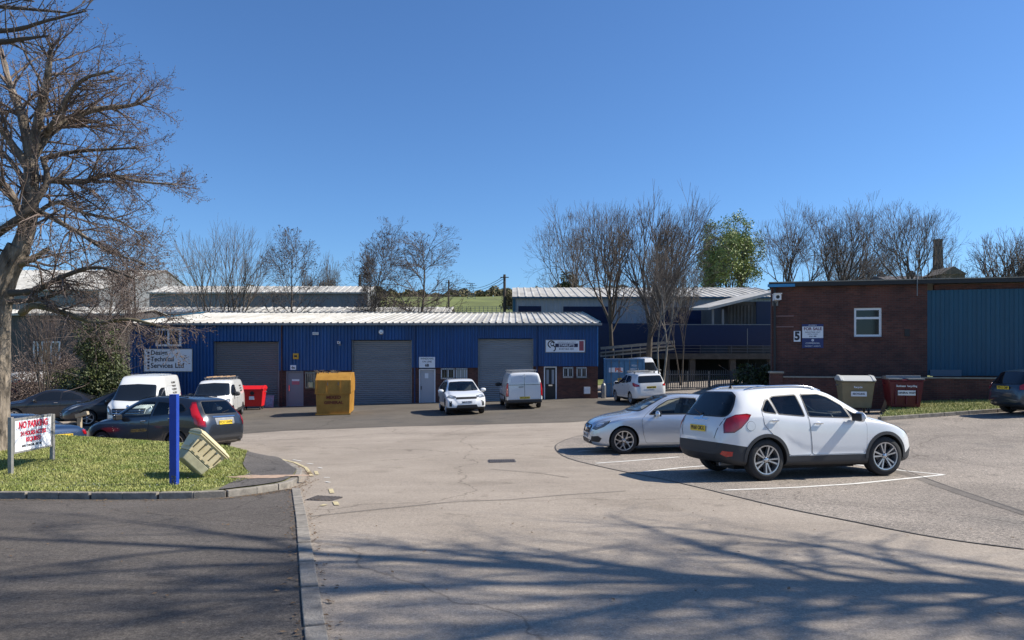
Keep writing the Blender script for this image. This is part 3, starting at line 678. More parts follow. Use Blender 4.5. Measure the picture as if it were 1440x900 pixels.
# ---- office block with balcony (right of centre) ----
e = 60.0
t = thing('office_block', 'dark blue banded two storey block raised on concrete columns', 'building', (X(1010, e), e, -1.2)); K = dict(parent=t, world=True)
mb = MB(); mb.box(X(930, e), X(1125, e), e, e+.25, Z(487, e), Z(457, e)); mb.build('balcony_front', M['blue_panel'], **K)
mb = MB(); mb.box(X(930, e), X(1125, e), e-.03, e+.3, Z(457, e)+.001, Z(456, e)); mb.box(X(1051, e)-.03, X(1051, e)+.03, e-.02, e, Z(486, e), Z(462, e)); mb.build('balcony_coping', M['galv'], **K)
mb = MB(); mb.box(X(930, e), X(1125, e), e-.2, e+12, Z(505, e), Z(497, e)); mb.build('floor_slab', M['concrete'], **K)
for px in (974, 1031, 1085):
    mb = MB(); mb.box(X(px-4, e), X(px+4, e), e, e+.5, -2, Z(505, e)-.001); mb.build('column', M['concrete'], **K, bevel=.02)
M['pale_rail'] = Mat('dull_railing', (.10, .105, .12), .6)
mb = MB()
for py in (486, 490, 494): mb.tube([(X(935, e), e-.15, Z(py, e)), (X(1120, e), e-.15, Z(py, e))], .022, 6)
for px in range(940, 1121, 22): mb.tube([(X(px, e), e-.15, Z(498, e)), (X(px, e), e-.15, Z(485, e))], .02, 6)
mb.build('railing', M['pale_rail'], **K)
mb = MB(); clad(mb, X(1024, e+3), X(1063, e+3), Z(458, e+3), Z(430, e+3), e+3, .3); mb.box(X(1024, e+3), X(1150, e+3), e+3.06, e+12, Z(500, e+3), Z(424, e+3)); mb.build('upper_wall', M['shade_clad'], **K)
mb = MB(); mb.box(X(1063, e+3), X(1100, e+3), e+2.9, e+3.05, Z(458, e+3), Z(424, e+3)); mb.build('blue_panel', M['blue_panel'], **K)
for px in (1003, 1017):
    mb = MB(); mb.box(X(px-1.3, e), X(px+1.3, e), e+.02, e+.2, Z(456, e), Z(435, e)); mb.build('post', M['grey_clad'], **K)
mb = MB()   # lean-to canopy roof, a sloping slab
a = [(X(994, e), Z(436, e)), (X(1086, e), Z(413.5, e))]
vs = []
for yy in (e-.6, e+6):
    for (x, z) in a: vs += [(x, yy, z+(yy-e)*.06), (x, yy, z+.22+(yy-e)*.06)]
mb.add(vs, [(0, 1, 3, 2), (4, 6, 7, 5), (0, 2, 6, 4), (1, 5, 7, 3), (0, 4, 5, 1), (2, 3, 7, 6)]); mb.build('canopy_roof', M['roof_w'], **K)
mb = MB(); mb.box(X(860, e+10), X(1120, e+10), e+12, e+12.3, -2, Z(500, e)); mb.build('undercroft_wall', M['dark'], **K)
# ramp stair beside it
t = thing('access_ramp', 'sloping concrete ramp with pale handrails left of the office block', 'ramp', (X(890, 58), 58, -1.2)); K = dict(parent=t, world=True)
e = 58.0
mb = MB(); mb.bar((X(845, e), e, Z(499, e)), (X(946, e), e, Z(488, e)), 1.4, .35); mb.build('deck', M['concrete'], **K)
mb = MB()
for k, dy in enumerate((0, 6, 11)): mb.bar((X(843, e), e-.75, Z(490+dy, e)), (X(946, e), e-.75, Z(481+dy*.9, e)), .06, .12 if k else .22)
for px in range(850, 945, 12): mb.bar((X(px, e), e-.75, Z(508, e)), (X(px, e), e-.75, Z(488, e)), .05, .05)
mb.build('handrail', M['cap'], **K)
for px in (870, 905, 938):
    mb = MB(); mb.box(X(px, e)-.15, X(px, e)+.15, e-.3, e+.3, -2, Z(499, e)+.1); mb.build('pier', M['concrete'], **K)
# palisade fence
e = 50.0
t = thing('palisade_fence', 'grey steel palisade fence in front of the shaded undercroft', 'fence', (X(990, e), e, -1)); K = dict(parent=t, world=True)
zt, zb_ = Z(520, e), -1.2
mb = MB(); n = 0; x = X(936, e)
while x < X(1088, e):
    mb.prism([(x, zb_), (x+.065, zb_), (x+.065, zt-.08), (x+.0325, zt), (x, zt-.08)], 0, .012, M=Matrix(((1, 0, 0, 0), (0, 0, 1, e-.02), (0, 1, 0, 0), (0, 0, 0, 1)))); x += .155
M['pales'] = Mat('dull_palisade_steel', (.12, .12, .12), .6, .3); mb.build('pale_panel', M['pales'], **K)
mb = MB(); mb.box(X(936, e), X(1088, e), e+.0, e+.05, zt-.35, zt-.3); mb.box(X(936, e), X(1088, e), e, e+.05, -.6, -.55); mb.build('rail', M['galv'], **K)
for px in range(938, 1090, 30):
    mb = MB(); mb.box(X(px, e)-.05, X(px, e)+.05, e+.051, e+.15, -1.3, zt-.1); mb.build('post', M['galv'], **K)
mb = MB(); e = 47.5
for i in range(9): x0 = X(895, e)+i*1.0; mb.box(x0, x0+.98, e, e+.13, -1.3, max(g(x0, e), g(x0+1, e))+.10)
o = mb.build('far_kerb', M['kerb'], bevel=.01); st(o)
# ---- brick building on the right ----
gA = Vector((P(1085, 0, 30.4).x, 30.4, 0)); gB = Vector((P(1440, 0, 28.3).x, 28.3, 0)); dG = (gB-gA).normalized(); aG = math.atan2(dG.y, dG.x)
t = thing('brick_building', 'dark red brick building with blue sheet clad bay on the right', 'building', (gA.x, gA.y, 0), aG)
LG = 17.0
def lx(px):   # local x on the facade for an image column
    r = (px-CX)/FPX; s = (r*gA.y-gA.x)/(dG.x-r*dG.y); return s
def lz(px, py):
    s = lx(px); d = gA.y+dG.y*s; return EYE+(HY-py)/FPX*d
zt = lz(1085, 404)
mb = MB(); xs_ = lx(1304)
wx0, wx1, wz0, wz1 = lx(1201), lx(1240), lz(1220, 473.5), lz(1220, 433)
mb.box(0, wx0, 0, .3, -1.6, zt); mb.box(wx1, xs_, 0, .3, -1.6, zt); mb.box(wx0, wx1, 0, .3, -1.6, wz0); mb.box(wx0, wx1, 0, .3, wz1, zt)
mb.build('brick_wall', M['brick_d'], t)
sdir = Vector((math.cos(aG)*.42+math.sin(aG), -math.sin(aG)*.42+math.cos(aG)))*24; a_ = (.0, .301); b_ = (sdir.x, .3+sdir.y)  # unseen depth stretched back so the building shades the shrub and fence
mb = MB(); mb.prism([a_, (.3, .301), (b_[0]+.3, b_[1]), b_], -1.6, zt-.004); mb.build('side_wall', M['brick_d'], t)
mb = MB(); clad(mb, xs_+.01, LG, lz(1304, 528), zt-.25, .06, pitch=.33, dep=.04); mb.build('cladding', M['teal'], t)
mb = MB(); mb.box(xs_+.3, LG, .12, .3, -1.6, zt-.02); mb.build('wall_core', M['brick_d'], t)
mb = MB(); mb.box(lx(1308), lx(1352), -.01, .03, lz(1330, 529), lz(1330, 520)); mb.build('vent_panel', Mat('grey_blue_panel', (.10, .13, .17), .6), t)
rp_ = [(-.15, -.28), (LG, -.28), (LG, b_[1]), (b_[0]-.1, b_[1])]; mb = MB(); mb.prism(rp_, zt, zt+.16); mb.build('flat_roof', M['black'], t)
mb = MB(); mb.prism([(p[0], p[1]-.03) for p in rp_], zt+.161, zt+.2); mb.build('roof_edging', M['cap'], t)
mb = MB(); mb.box(-.2, lx(1116), -.34, -.32, zt-.02, zt+.1); mb.build('blue_fascia', Mat('bright_blue_fascia', (.03, .22, .45), .5), t)
o = window(t, wx0, wx1, wz0, wz1, .10, trans=((wz1-.42),), t=.09, W=False)
mb = MB(); mb.box(wx0+.35, wx1-.5, .112, .125, wz0+.3, wz1-.55); c = mb.build('inner_blind', Mat('cream_blind', (.20, .17, .10), .8)); c.parent = o
mb = MB(); mb.box(wx0-.1, wx1+.1, -.05, .3, wz0-.08, wz0-.002); mb.build('window_sill', M['brick'], t)
mb = MB(); mb.tube([(.12, -.07, -1), (.12, -.07, zt)], .05, 8); mb.build('downpipe', M['black'], t, smooth=40)
for a, b, q in ((1090, 1116, 444.5), (1090, 1116, 459.5)):
    mb = MB(); mb.box(lx(a), lx(b), -.03, 0, lz(1100, q+.8), lz(1100, q-.8)); mb.build('rail_strip', Mat('faded_strip', (.22, .13, .12), .7), t)
mb = MB(); mb.box(lx(1272), lx(1279), -.03, 0, lz(1275, 473), lz(1275, 463)); mb.build('vent_grille', M['black'], t)
mb = MB(); mb.tube([(lx(1286), -.34, zt-.5), (lx(1286), -.34, zt+.6)], .02, 6); mb.build('roof_conduit', M['galv'], t)
def gpos(px, py, out=.0):
    s = lx(px); p = gA+dG*s; nn = Vector((dG.y, -dG.x, 0)); return (p.x+nn.x*out, p.y+nn.y*out, lz(px, py))
def gboard(name, label, x0, x1, y0, y1, mat, frame=None):
    th = thing(name, label, 'sign', gpos((x0+x1)/2, y1, .05), aG); w2 = (lx(x1)-lx(x0))/2; h = lz(x0, y0)-lz(x0, y1)
    mb = MB(); mb.box(-w2, w2, 0, .03, 0, h); mb.build('panel', mat, th); return th, w2, h
navyp = Mat('navy_panel', (.02, .035, .14), .5)
th, w2, h = gboard('sale_board', 'white and navy for sale board on the dark brick wall', 1127.5, 1157.5, 456, 489.5, navyp)
mb = MB(); mb.box(-w2+.01, w2-.01, -.006, 0, h*.42, h*.90); mb.build('white_panel', M['whitep'], th)
text('FOR SALE', .17, Mat('maroon_ink', (.14, .02, .06), .5), th, (0, -.008, h*.80), bold=.03, xs=.98)
text('INDUSTRIAL UNIT', .075, navy, th, (0, -.008, h*.66)); text('WITH YARD', .075, navy, th, (0, -.008, h*.575)); text('0161 480', .075, navy, th, (0, -.008, h*.49), bold=.02)
text('COMMERCIAL', .09, M['whitep'], th, (0, -.003, h*.2)); text('PROPERTY AGENTS', .07, M['whitep'], th, (0, -.003, h*.08)); text('PROPERTY', .07, M['whitep'], th, (0, -.003, h*.95))
mb = MB(); arc(mb, 0, h*.33, .035, 0, R(359), .03, -.005); mb.build('emblem', M['whitep'], th)
th, w2, h = gboard('number_board', 'white board with a black number five beside the for sale board', 1116, 1125.5, 465.5, 480.5, M['whitep'])
text('5', h*1.05, ink, th, (0, -.003, h*.5), bold=.05, xs=.9)
cctv('security_camera', 'white security camera at the top left corner of the brick building', *gpos(1090, 425, .02), aG, s=1.9)
# retaining wall
wA = Vector((P(1083, 0, 29.2).x, 29.2)); wB = Vector((P(1440, 0, 27.1).x, 27.1)); dW = (wB-wA).normalized(); aW = math.atan2(dW.y, dW.x)
t = thing('retaining_wall', 'dark brick retaining wall with pale coping below the brick building', 'wall', (wA.x, wA.y, 0), aW)
zc = EYE-.029*29.2
mb = MB(); mb.box(.5, 17, 0, .25, -1.6, zc-.05); mb.build('brickwork', M['brick_d'], t)
mb = MB(); mb.box(.5, 17, -.03, .28, zc-.05, zc); mb.build('coping', M['cap'], t)
mb = MB(); mb.box(0, .48, -.1, .38, -1.6, zc+.12); mb.build('pier', M['brick_d'], t)
mb = MB(); mb.box(-.04, .52, -.14, .42, zc+.12, zc+.20); mb.build('pier_cap', M['cap'], t, bevel=.01)
def onW(s, out): n = Vector((dW.y, -dW.x)); return wA+dW*s+n*out
# grass strip with kerb
def lw(px, dd=28.0): return None
gs = [G(*p) for p in [(1236, 592), (1290, 588), (1360, 583), (1440, 577.5), (1520, 573)]]
top = [onW(s, .02) for s in (17, 12, 8, 5.2, 4.6)]
st(drape('grass_strip', gs+[(p.x, p.y) for p in top], lambda x, y: gz(x, y)+.12+np.clip((np.asarray(y)-24.9)*.05, 0, .2), M['lawn'], 1.0, 0))
blades('grass', 30000, gs+[(p.x, p.y) for p in top], lambda x, y: gz(x, y)+.12+np.clip((np.asarray(y)-24.9)*.05, 0, .2), .07, 'bright green grass strip at the foot of the retaining wall')
mb = MB(); q = [Vector((*p, 0)) for p in gs]
for a, b in zip(q[:-1], q[1:]):
    n = max(1, int((b-a).length/.9))
    for k in range(n): kerb_stone(mb, [a.lerp(b, (k+.01)/n), a.lerp(b, (k+.5)/n), a.lerp(b, (k+.99)/n)], .14, -.2, .13)
st(mb.build('strip_kerb', M['kerb'], bevel=.01))
# chimney and stone houses on the right
e = 78.0
t = thing('stone_house', 'dark stone house roofline with chimney pots behind the right hand trees', 'house', (X(1300, e), e, 2)); K = dict(parent=t, world=True)
mb = MB(); mb.box(X(1252, e), X(1345, e), e, e+6, 0, Z(396, e)); mb.build('wall', M['stone'], **K)
mb = MB(); mb.sweep([(e-.3, Z(396, e)), (e+3, Z(384, e)), (e+6.3, Z(396, e))], X(1250, e), X(1347, e)); mb.build('roof', Mat('slate', (.07, .065, .07), .7, var=.2), **K)
for px, top in ((1259, 378), (1303, 376)):
    mb = MB(); mb.box(X(px-4, e), X(px+4, e), e+2.6, e+3.4, Z(390, e), Z(top+3, e))
    for k in (-2.4, 0, 2.4): mb.tube([(X(px+k, e), e+3, Z(top+3, e)), (X(px+k, e), e+3, Z(top, e))], .1, 8)
    mb.build('chimney', M['stone'], **K)
mb = MB(); mb.box(X(1312, e), X(1345, e), e-1.5, e+.0, 0, Z(388, e)); mb.add([(X(1310, e), e-1.7, Z(388, e)), (X(1347, e), e-1.7, Z(388, e)), (X(1328, e), e-1.7, Z(377, e)), (X(1310, e), e+2, Z(388, e)), (X(1347, e), e+2, Z(388, e)), (X(1328, e), e+2, Z(377, e))], [(0, 1, 2), (3, 5, 4), (0, 3, 4, 1), (1, 4, 5, 2), (2, 5, 3, 0)])
mb.build('gable_wing', M['stone'], **K)
t = thing('mill_chimney', 'tall tapering dark brick mill chimney above the right roofline', 'chimney', (X(1319, 90), 90, 0)); K = dict(parent=t, world=True)
cx = X(1319, 90); mb = MB(); z0, z1 = Z(400, 90), Z(340, 90); mb.add([(cx+sx*r, 90+sy*r, z) for z, r in ((z0, .50), (z1, .36)) for sx, sy in ((-1, -1), (1, -1), (1, 1), (-1, 1))], [(0, 1, 5, 4), (1, 2, 6, 5), (2, 3, 7, 6), (3, 0, 4, 7), (4, 5, 6, 7), (0, 3, 2, 1)]); mb.build('stack', M['stone'], **K)
mb = MB(); mb.box(cx-.40, cx+.40, 89.6, 90.4, z1, z1+.3); mb.build('cap', M['stone'], **K)
# poles, pylon and wires
def pole(px, top, d, label, r=.14):
    x = X(px, d); t = thing('utility_pole', label, 'pole', (x, d, g(x, d))); zt = Z(top, d)
    mb = MB(); mb.tube([(x, d, g(x, d)-.3), (x, d, zt)], [r, r*.75], 8); mb.build('shaft', M['bark_d'], t, smooth=40, world=True)
    mb = MB(); mb.bar((x-.5, d-.1, zt-.35), (x+.5, d-.1, zt-.35), .08, .1); mb.build('crossarm', M['bark_d'], t, world=True)
pole(709.5, 386, 84, 'dark wooden utility pole left of the pale warehouse', .2); pole(631, 394, 110, 'grey utility pole beside the rounded alder crown', .17); pole(506, 386, 120, 'short utility pole between the two middle alders', .28)
t = thing('power_cable', 'thin overhead cables sagging between the two utility poles', 'cable', (X(670, 95), 95, 8)); 
for k, (za, zb2) in enumerate(((398, 388), (402, 391), (406, 396))):
    a = P(631, za, 110); b = P(709.5, zb2, 84); mb = MB(); mb.tube([a.lerp(b, i/10)-Vector((0, 0, 1.2*4*(i/10)*(1-i/10))) for i in range(11)], .03, 4); mb.build('cable', M['black'], t, world=True)
x = X(663, 320); z = g(x, 320)
t = thing('pylon', 'distant lattice pylon on the hill skyline', 'pylon', (x, 320, z)); zt = Z(398, 320)
mb = MB()
for sx in (-1, 1):
    mb.bar((x+sx*1.8, 320, z), (x+sx*.3, 320, zt), .18, .18)
for k in range(6): h0 = z+(zt-z)*k/6; h1 = z+(zt-z)*(k+1)/6; w0 = 1.8-1.5*k/6; w1 = 1.8-1.5*(k+1)/6; mb.bar((x-w0, 320, h0), (x+w1, 320, h1), .12, .12); mb.bar((x+w0, 320, h0), (x-w1, 320, h1), .12, .12)
mb.build('tower', M['galv'], t, world=True); mb = MB()
for h, wd in ((.97, 1.6), (.85, 2.4), (.73, 1.9)): mb.bar((x-wd, 320, z+(zt-z)*h), (x+wd, 320, z+(zt-z)*h), .2, .2)
mb.build('crossarm', M['galv'], t, world=True)
# field fence
t = thing('field_fence', 'thin wire fence crossing the green field behind the unit', 'fence', (X(680, 118), 118, 0)); mb = MB()
for px in range(596, 722, 6): x = X(px, 118); mb.box(x-.04, x+.04, 117.96, 118.04, Z(440, 118)-1, Z(431, 118))
mb.build('post', M['galv'], t, world=True); mb = MB()
for py in (431.5, 434, 437): mb.box(X(596, 118), X(720, 118), 117.93, 117.95, Z(py+.15, 118), Z(py-.15, 118))
mb.build('wire', M['galv'], t, world=True)
# ---------------- vehicles ----------------
def hull(sp, nst=76, sub=3):
    sub = sp.get('sub', 3)
    K = sp['k']; x0, x1 = K['zr'][0][0], K['zr'][-1][0]
    t = np.linspace(0, 1, nst); s = .45*t+.55*(.5-.5*np.cos(np.pi*t)); xs = x0+(x1-x0)*s
    A = {k: pchip(v, xs) for k, v in K.items()}
    vs = []; m = None
    for i, x in enumerate(xs):
        z0, wm, zb, zr, wr = (A[k][i] for k in ('z0', 'wm', 'zb', 'zr', 'wr'))
        zb = min(zb, zr-.03); h = max(zb-z0, .05); tum = sp.get('tum', .03)
        wb = wm-tum; hd = min(sp.get('rr', .07), (zr-zb)*.7); ctl = [(0, z0), (wm*.75, z0), (wm-.05, z0+.04*min(1, h/.3)), (wm-.012, z0+min(.16, .3*h)), (wm, z0+.56*h), (wm-.008, zb-min(.10, .22*h)), (wb, zb),
               (.5*(wb+wr)+.018*min(1, (zr-zb)/.3), .5*(zb+zr-hd)), (wr, zr-hd), (wr*.84, zr-hd*.28), (wr*.45, zr-.004), (0, zr)]
        pts = []
        for j in range(len(ctl)-1):
            p0 = ctl[j-1] if j > 0 else (-ctl[1][0], ctl[1][1]); p1, p2 = ctl[j], ctl[j+1]; p3 = ctl[j+2] if j+2 < len(ctl) else (-ctl[-2][0], ctl[-2][1])
            for q in range(sub):
                u = q/sub
                pts.append(tuple(.5*((2*p1[a])+(p2[a]-p0[a])*u+(2*p0[a]-5*p1[a]+4*p2[a]-p3[a])*u*u+(3*p1[a]-p0[a]-3*p2[a]+p3[a])*u**3) for a in (0, 1)))
        pts.append(ctl[-1]); pts[0] = (0, pts[0][1])
        if sp.get('scallop'):
            zl = float(pchip([(-1.0, .86), (-.75, .72), (-.45, .60), (0, .545), (.6, .525), (1.0, .54)], [x])[0]); fx = float(ss(-.98, -.80, x)*(1-ss(.75, .95, x)))
            pts = [(y_-sp['scallop']*fx*math.exp(-(zl-z_)/.22)*float(ss(0, .07, zl-z_)) if (y_ > wm*.9 and z_ < zl and z_ > .44) else y_, z_) for y_, z_ in pts]
        ring = pts+[(-y, z) for y, z in pts[-2:0:-1]]; m = len(ring)
        vs += [(x, y, z) for y, z in ring]
    fs = [(i*m+k, i*m+(k+1) % m, (i+1)*m+(k+1) % m, (i+1)*m+k) for i in range(nst-1) for k in range(m)]
    fs += [tuple(range(m))[::-1], tuple((nst-1)*m+k for k in range(m))]
    bm = bmesh.new(); bv = [bm.verts.new(v) for v in vs]
    for f in fs: bm.faces.new([bv[i] for i in f])
    bmesh.ops.recalc_face_normals(bm, faces=bm.faces)
    return bm
def conform(bvh, pts, D, off, grid=.10, holes=()):
    D = Vector(D).normalized()
    U = D.cross(Vector((0, 0, 1))).normalized() if abs(D.z) < .9 else Vector((1, 0, 0)); V = U.cross(D)
    P3 = [Vector(p) for p in pts]; uv = [(p.dot(U), p.dot(V)) for p in P3]
    bm = bmesh.new(); f = bm.faces.new([bm.verts.new((u, v, 0)) for u, v in uv]); bmesh.ops.triangulate(bm, faces=[f])
    for ax in (0, 1):
        lo, hi = min(p[ax] for p in uv), max(p[ax] for p in uv); k = math.ceil(lo/grid)
        while k*grid < hi:
            co = [0, 0, 0]; no = [0, 0, 0]; co[ax] = k*grid; no[ax] = 1
            bmesh.ops.bisect_plane(bm, geom=bm.verts[:]+bm.edges[:]+bm.faces[:], plane_co=co, plane_no=no); k += 1
    for h_ in holes:
        hu = [(Vector(p).dot(U), Vector(p).dot(V)) for p in h_]
        for i in range(len(hu)):
            a, b_ = Vector(hu[i]), Vector(hu[(i+1) % len(hu)]); n_ = Vector((-(b_-a).y, (b_-a).x, 0))
            bmesh.ops.bisect_plane(bm, geom=bm.verts[:]+bm.edges[:]+bm.faces[:], plane_co=(a.x, a.y, 0), plane_no=n_)
        dl = []
        for f in bm.faces:
            c_ = f.calc_center_median(); ins = False; j = len(hu)-1
            for i in range(len(hu)):
                if (hu[i][1] > c_.y) != (hu[j][1] > c_.y) and c_.x < (hu[j][0]-hu[i][0])*(c_.y-hu[i][1])/(hu[j][1]-hu[i][1])+hu[i][0]: ins = not ins
                j = i
            if ins: dl.append(f)
        bmesh.ops.delete(bm, geom=dl, context='FACES')
    miss = []; deps = []
    nrm = {}
    for v in bm.verts:
        o = U*v.co.x+V*v.co.y-D*8; h = bvh.ray_cast(o, D)
        if h[0] is None: miss.append((v, o)); continue
        deps.append(h[3]); nrm[v] = h[1]; v.co = h[0]+h[1]*off
    dm = max(deps) if deps else 8
    for v, o in miss:
        h = bvh.find_nearest(o+D*dm); nrm[v] = h[1]; v.co = h[0]+h[1]*off
    bm.normal_update()
    for f in bm.faces:
        if f.normal.dot(D) > 0: f.normal_flip()
    e = [x for x in bm.edges if x.is_boundary]; r = bmesh.ops.extrude_edge_only(bm, edges=e)
    for v in [x for x in r['geom'] if isinstance(x, bmesh.types.BMVert)]:
        h = bvh.find_nearest(v.co); v.co = h[0]-h[1]*.004
    return bm
def inset(pts, d):   # 2d polygon inset
    n = len(pts); A = sum(pts[i][0]*pts[(i+1) % n][1]-pts[(i+1) % n][0]*pts[i][1] for i in range(n)); s = 1 if A > 0 else -1; out = []
    for i in range(n):
        p0, p1, p2 = (Vector(pts[(i+k-1) % n]) for k in range(3)); a = (p1-p0).normalized(); b = (p2-p1).normalized()
        na = Vector((-a.y, a.x))*s; nb = Vector((-b.y, b.x))*s; q = na+nb
        if q.length < 1e-6: q = na
        q.normalize(); out.append(tuple(p1+q*d/max(.35, q.dot(na))))
    return out
def rnd(pts, r=.04, n=3):
    out = []; m = len(pts)
    for i in range(m):
        p0, p1, p2 = (Vector(pts[(i+k-1) % m]) for k in range(3)); a = p0-p1; b = p2-p1
        ra = min(r, a.length*.4); rb = min(r, b.length*.4); A, B = p1+a.normalized()*ra, p1+b.normalized()*rb
        for k in range(n+1): t = k/n; out.append(tuple(A*(1-t)**2+p1*2*t*(1-t)+B*t*t))
    return out
def fromBM(bm, name, mats, parent, smooth=38, label=None):
    me = bpy.data.meshes.new(name); bm.to_mesh(me); bm.free()
    for m in mats: me.materials.append(m)
    me.shade_smooth(); me.set_sharp_from_angle(angle=R(smooth)); return link(name, me, parent, label)
def merge(bma, bmb, mi):
    me = bpy.data.meshes.new('x'); bmb.to_mesh(me); bmb.free(); k = len(bma.faces); bma.from_mesh(me); bpy.data.meshes.remove(me); bma.faces.ensure_lookup_table()
    for f in bma.faces[k:]: f.material_index = mi
_wc = {}
def wheel(style, r, wd):
    key = (style, r, wd)
    if key in _wc: return _wc[key]
    n, kind, rf = {'twin': (5, 'twin', .70), 'five': (5, 'wide', .70), 'y': (5, 'y', .72), 'steel': (6, 'steel', .62), 'cap': (7, 'wide', .64)}[style]
    rr = r*rf; h = wd/2
    mb = MB(); mb.lathe([(rr, -h*.8), (rr+.02, -h), (r-.035, -h), (r-.008, -h*.82), (r, -h*.5), (r, h*.5), (r-.008, h*.82), (r-.035, h), (rr+.02, h*1.02), (rr, h*.9), (rr-.004, h*.5), (rr-.004, -h*.8)], 44, 'y')
    ty = mb.build('wheel', M['tyre'], smooth=35); tm = ty.data; bpy.data.objects.remove(ty)
    mb = MB(); mb.lathe([(rr+.004, h*.9), (rr+.002, h*1.0), (rr-.018, h*.98), (rr-.026, h*.6), (rr-.03, -h*.6)], 44, 'y', m=0)
    mb.lathe([(0, h*.05), (rr*.85, -h*.0), (rr-.03, -h*.3)], 30, 'y', m=1)
    mb.lathe([(0, h*.30), (rr*.55, h*.28), (rr*.56, h*.1)], 28, 'y', m=2)
    def spoke(a0, r0, w0, a1, r1, w1, y0=.80, y1=.90):
        p0 = Vector((math.cos(a0)*r0, math.sin(a0)*r0)); p1 = Vector((math.cos(a1)*r1, math.sin(a1)*r1)); d = (p1-p0).normalized(); nn = Vector((-d.y, d.x))
        vs = []
        for p, w_, yy in ((p0, w0, y0), (p1, w1, y1)):
            for s_, q in ((-1, 0), (-.6, 1), (.6, 1), (1, 0)):
                v = p+nn*s_*w_/2; vs.append((v.x, h*(yy-(.45 if q == 0 else 0)), v.y))
        mb.add(vs, [(0, 1, 5, 4), (1, 2, 6, 5), (2, 3, 7, 6), (3, 0, 4, 7), (0, 3, 2, 1), (4, 5, 6, 7)], 0)
    for k in range(n):
        a = 2*math.pi*k/n+math.pi/2
        if kind == 'twin':
            for s_ in (-1, 1): spoke(a+s_*.16, rr*.16, .035, a+s_*.20, rr*.98, .052)
        elif kind == 'wide': spoke(a, rr*.15, .06, a, rr*.98, .085)
        elif kind == 'y':
            for s_ in (-1, 1): spoke(a, rr*.12, .04, a+s_*.12, rr*.55, .035); spoke(a+s_*.12, rr*.5, .035, a+s_*.34, rr*.98, .035)
        else: spoke(a, rr*.3, .10, a, rr*.95, .14, .45, .4)
    mb.lathe([(0, h*.92), (rr*.13, h*.90), (rr*.20, h*.80), (rr*.22, h*.4)], 20, 'y', m=0 if kind != 'steel' else 1)
    for k in range(5): a = 2*math.pi*k/5+.3; mb.lathe([(0, h*.93), (.009, h*.93), (.012, h*.80)], 6, 'y', (math.cos(a)*rr*.17, 0, math.sin(a)*rr*.17), m=1)
    ri = mb.build('rim', [M['alloy'] if kind != 'steel' else M['galv'], M['dark'], M['iron']], smooth=30); rm = ri.data; bpy.data.objects.remove(ri)
    _wc[key] = (tm, rm); return tm, rm
def scaled(sp, L=1, Wd=1, H=1, **over):
    q = {}
    for k, v in sp.items():
        if k == 'k': q['k'] = {a: [(x*L, y*(Wd if a in ('wm', 'wr') else H)) for x, y in b] for a, b in v.items()}
        elif k in ('side_win', 'doors'): q[k] = [[(x*L, z*H) for x, z in p] for p in v]
        elif k in ('screen', 'rearwin', 'grille', 'grille2'): q[k] = [(y*Wd, z*H) for y, z in v] if v else None
        elif k in ('head', 'tail', 'fog'): q[k] = [(x*L, y*Wd, z*H) for x, y, z in v] if v else None
        elif k == 'cabin': q[k] = dict(v, poly=[(x*L, z*H) for x, z in v['poly']], w0=v['w0']*Wd, w1=v['w1']*Wd, xs=v['xs']*L, xr=v['xr']*L, xd=v['xd']*L, zd=v['zd']*H) if v else None
        elif k == 'ax': q[k] = v*L
        elif k in ('mirror',): q[k] = (v[0]*L, v[1]*Wd, v[2]*H)
        elif k == 'handles': q[k] = [(x*L, z*H) for x, z in v]
        else: q[k] = v
    q.update(over); return q
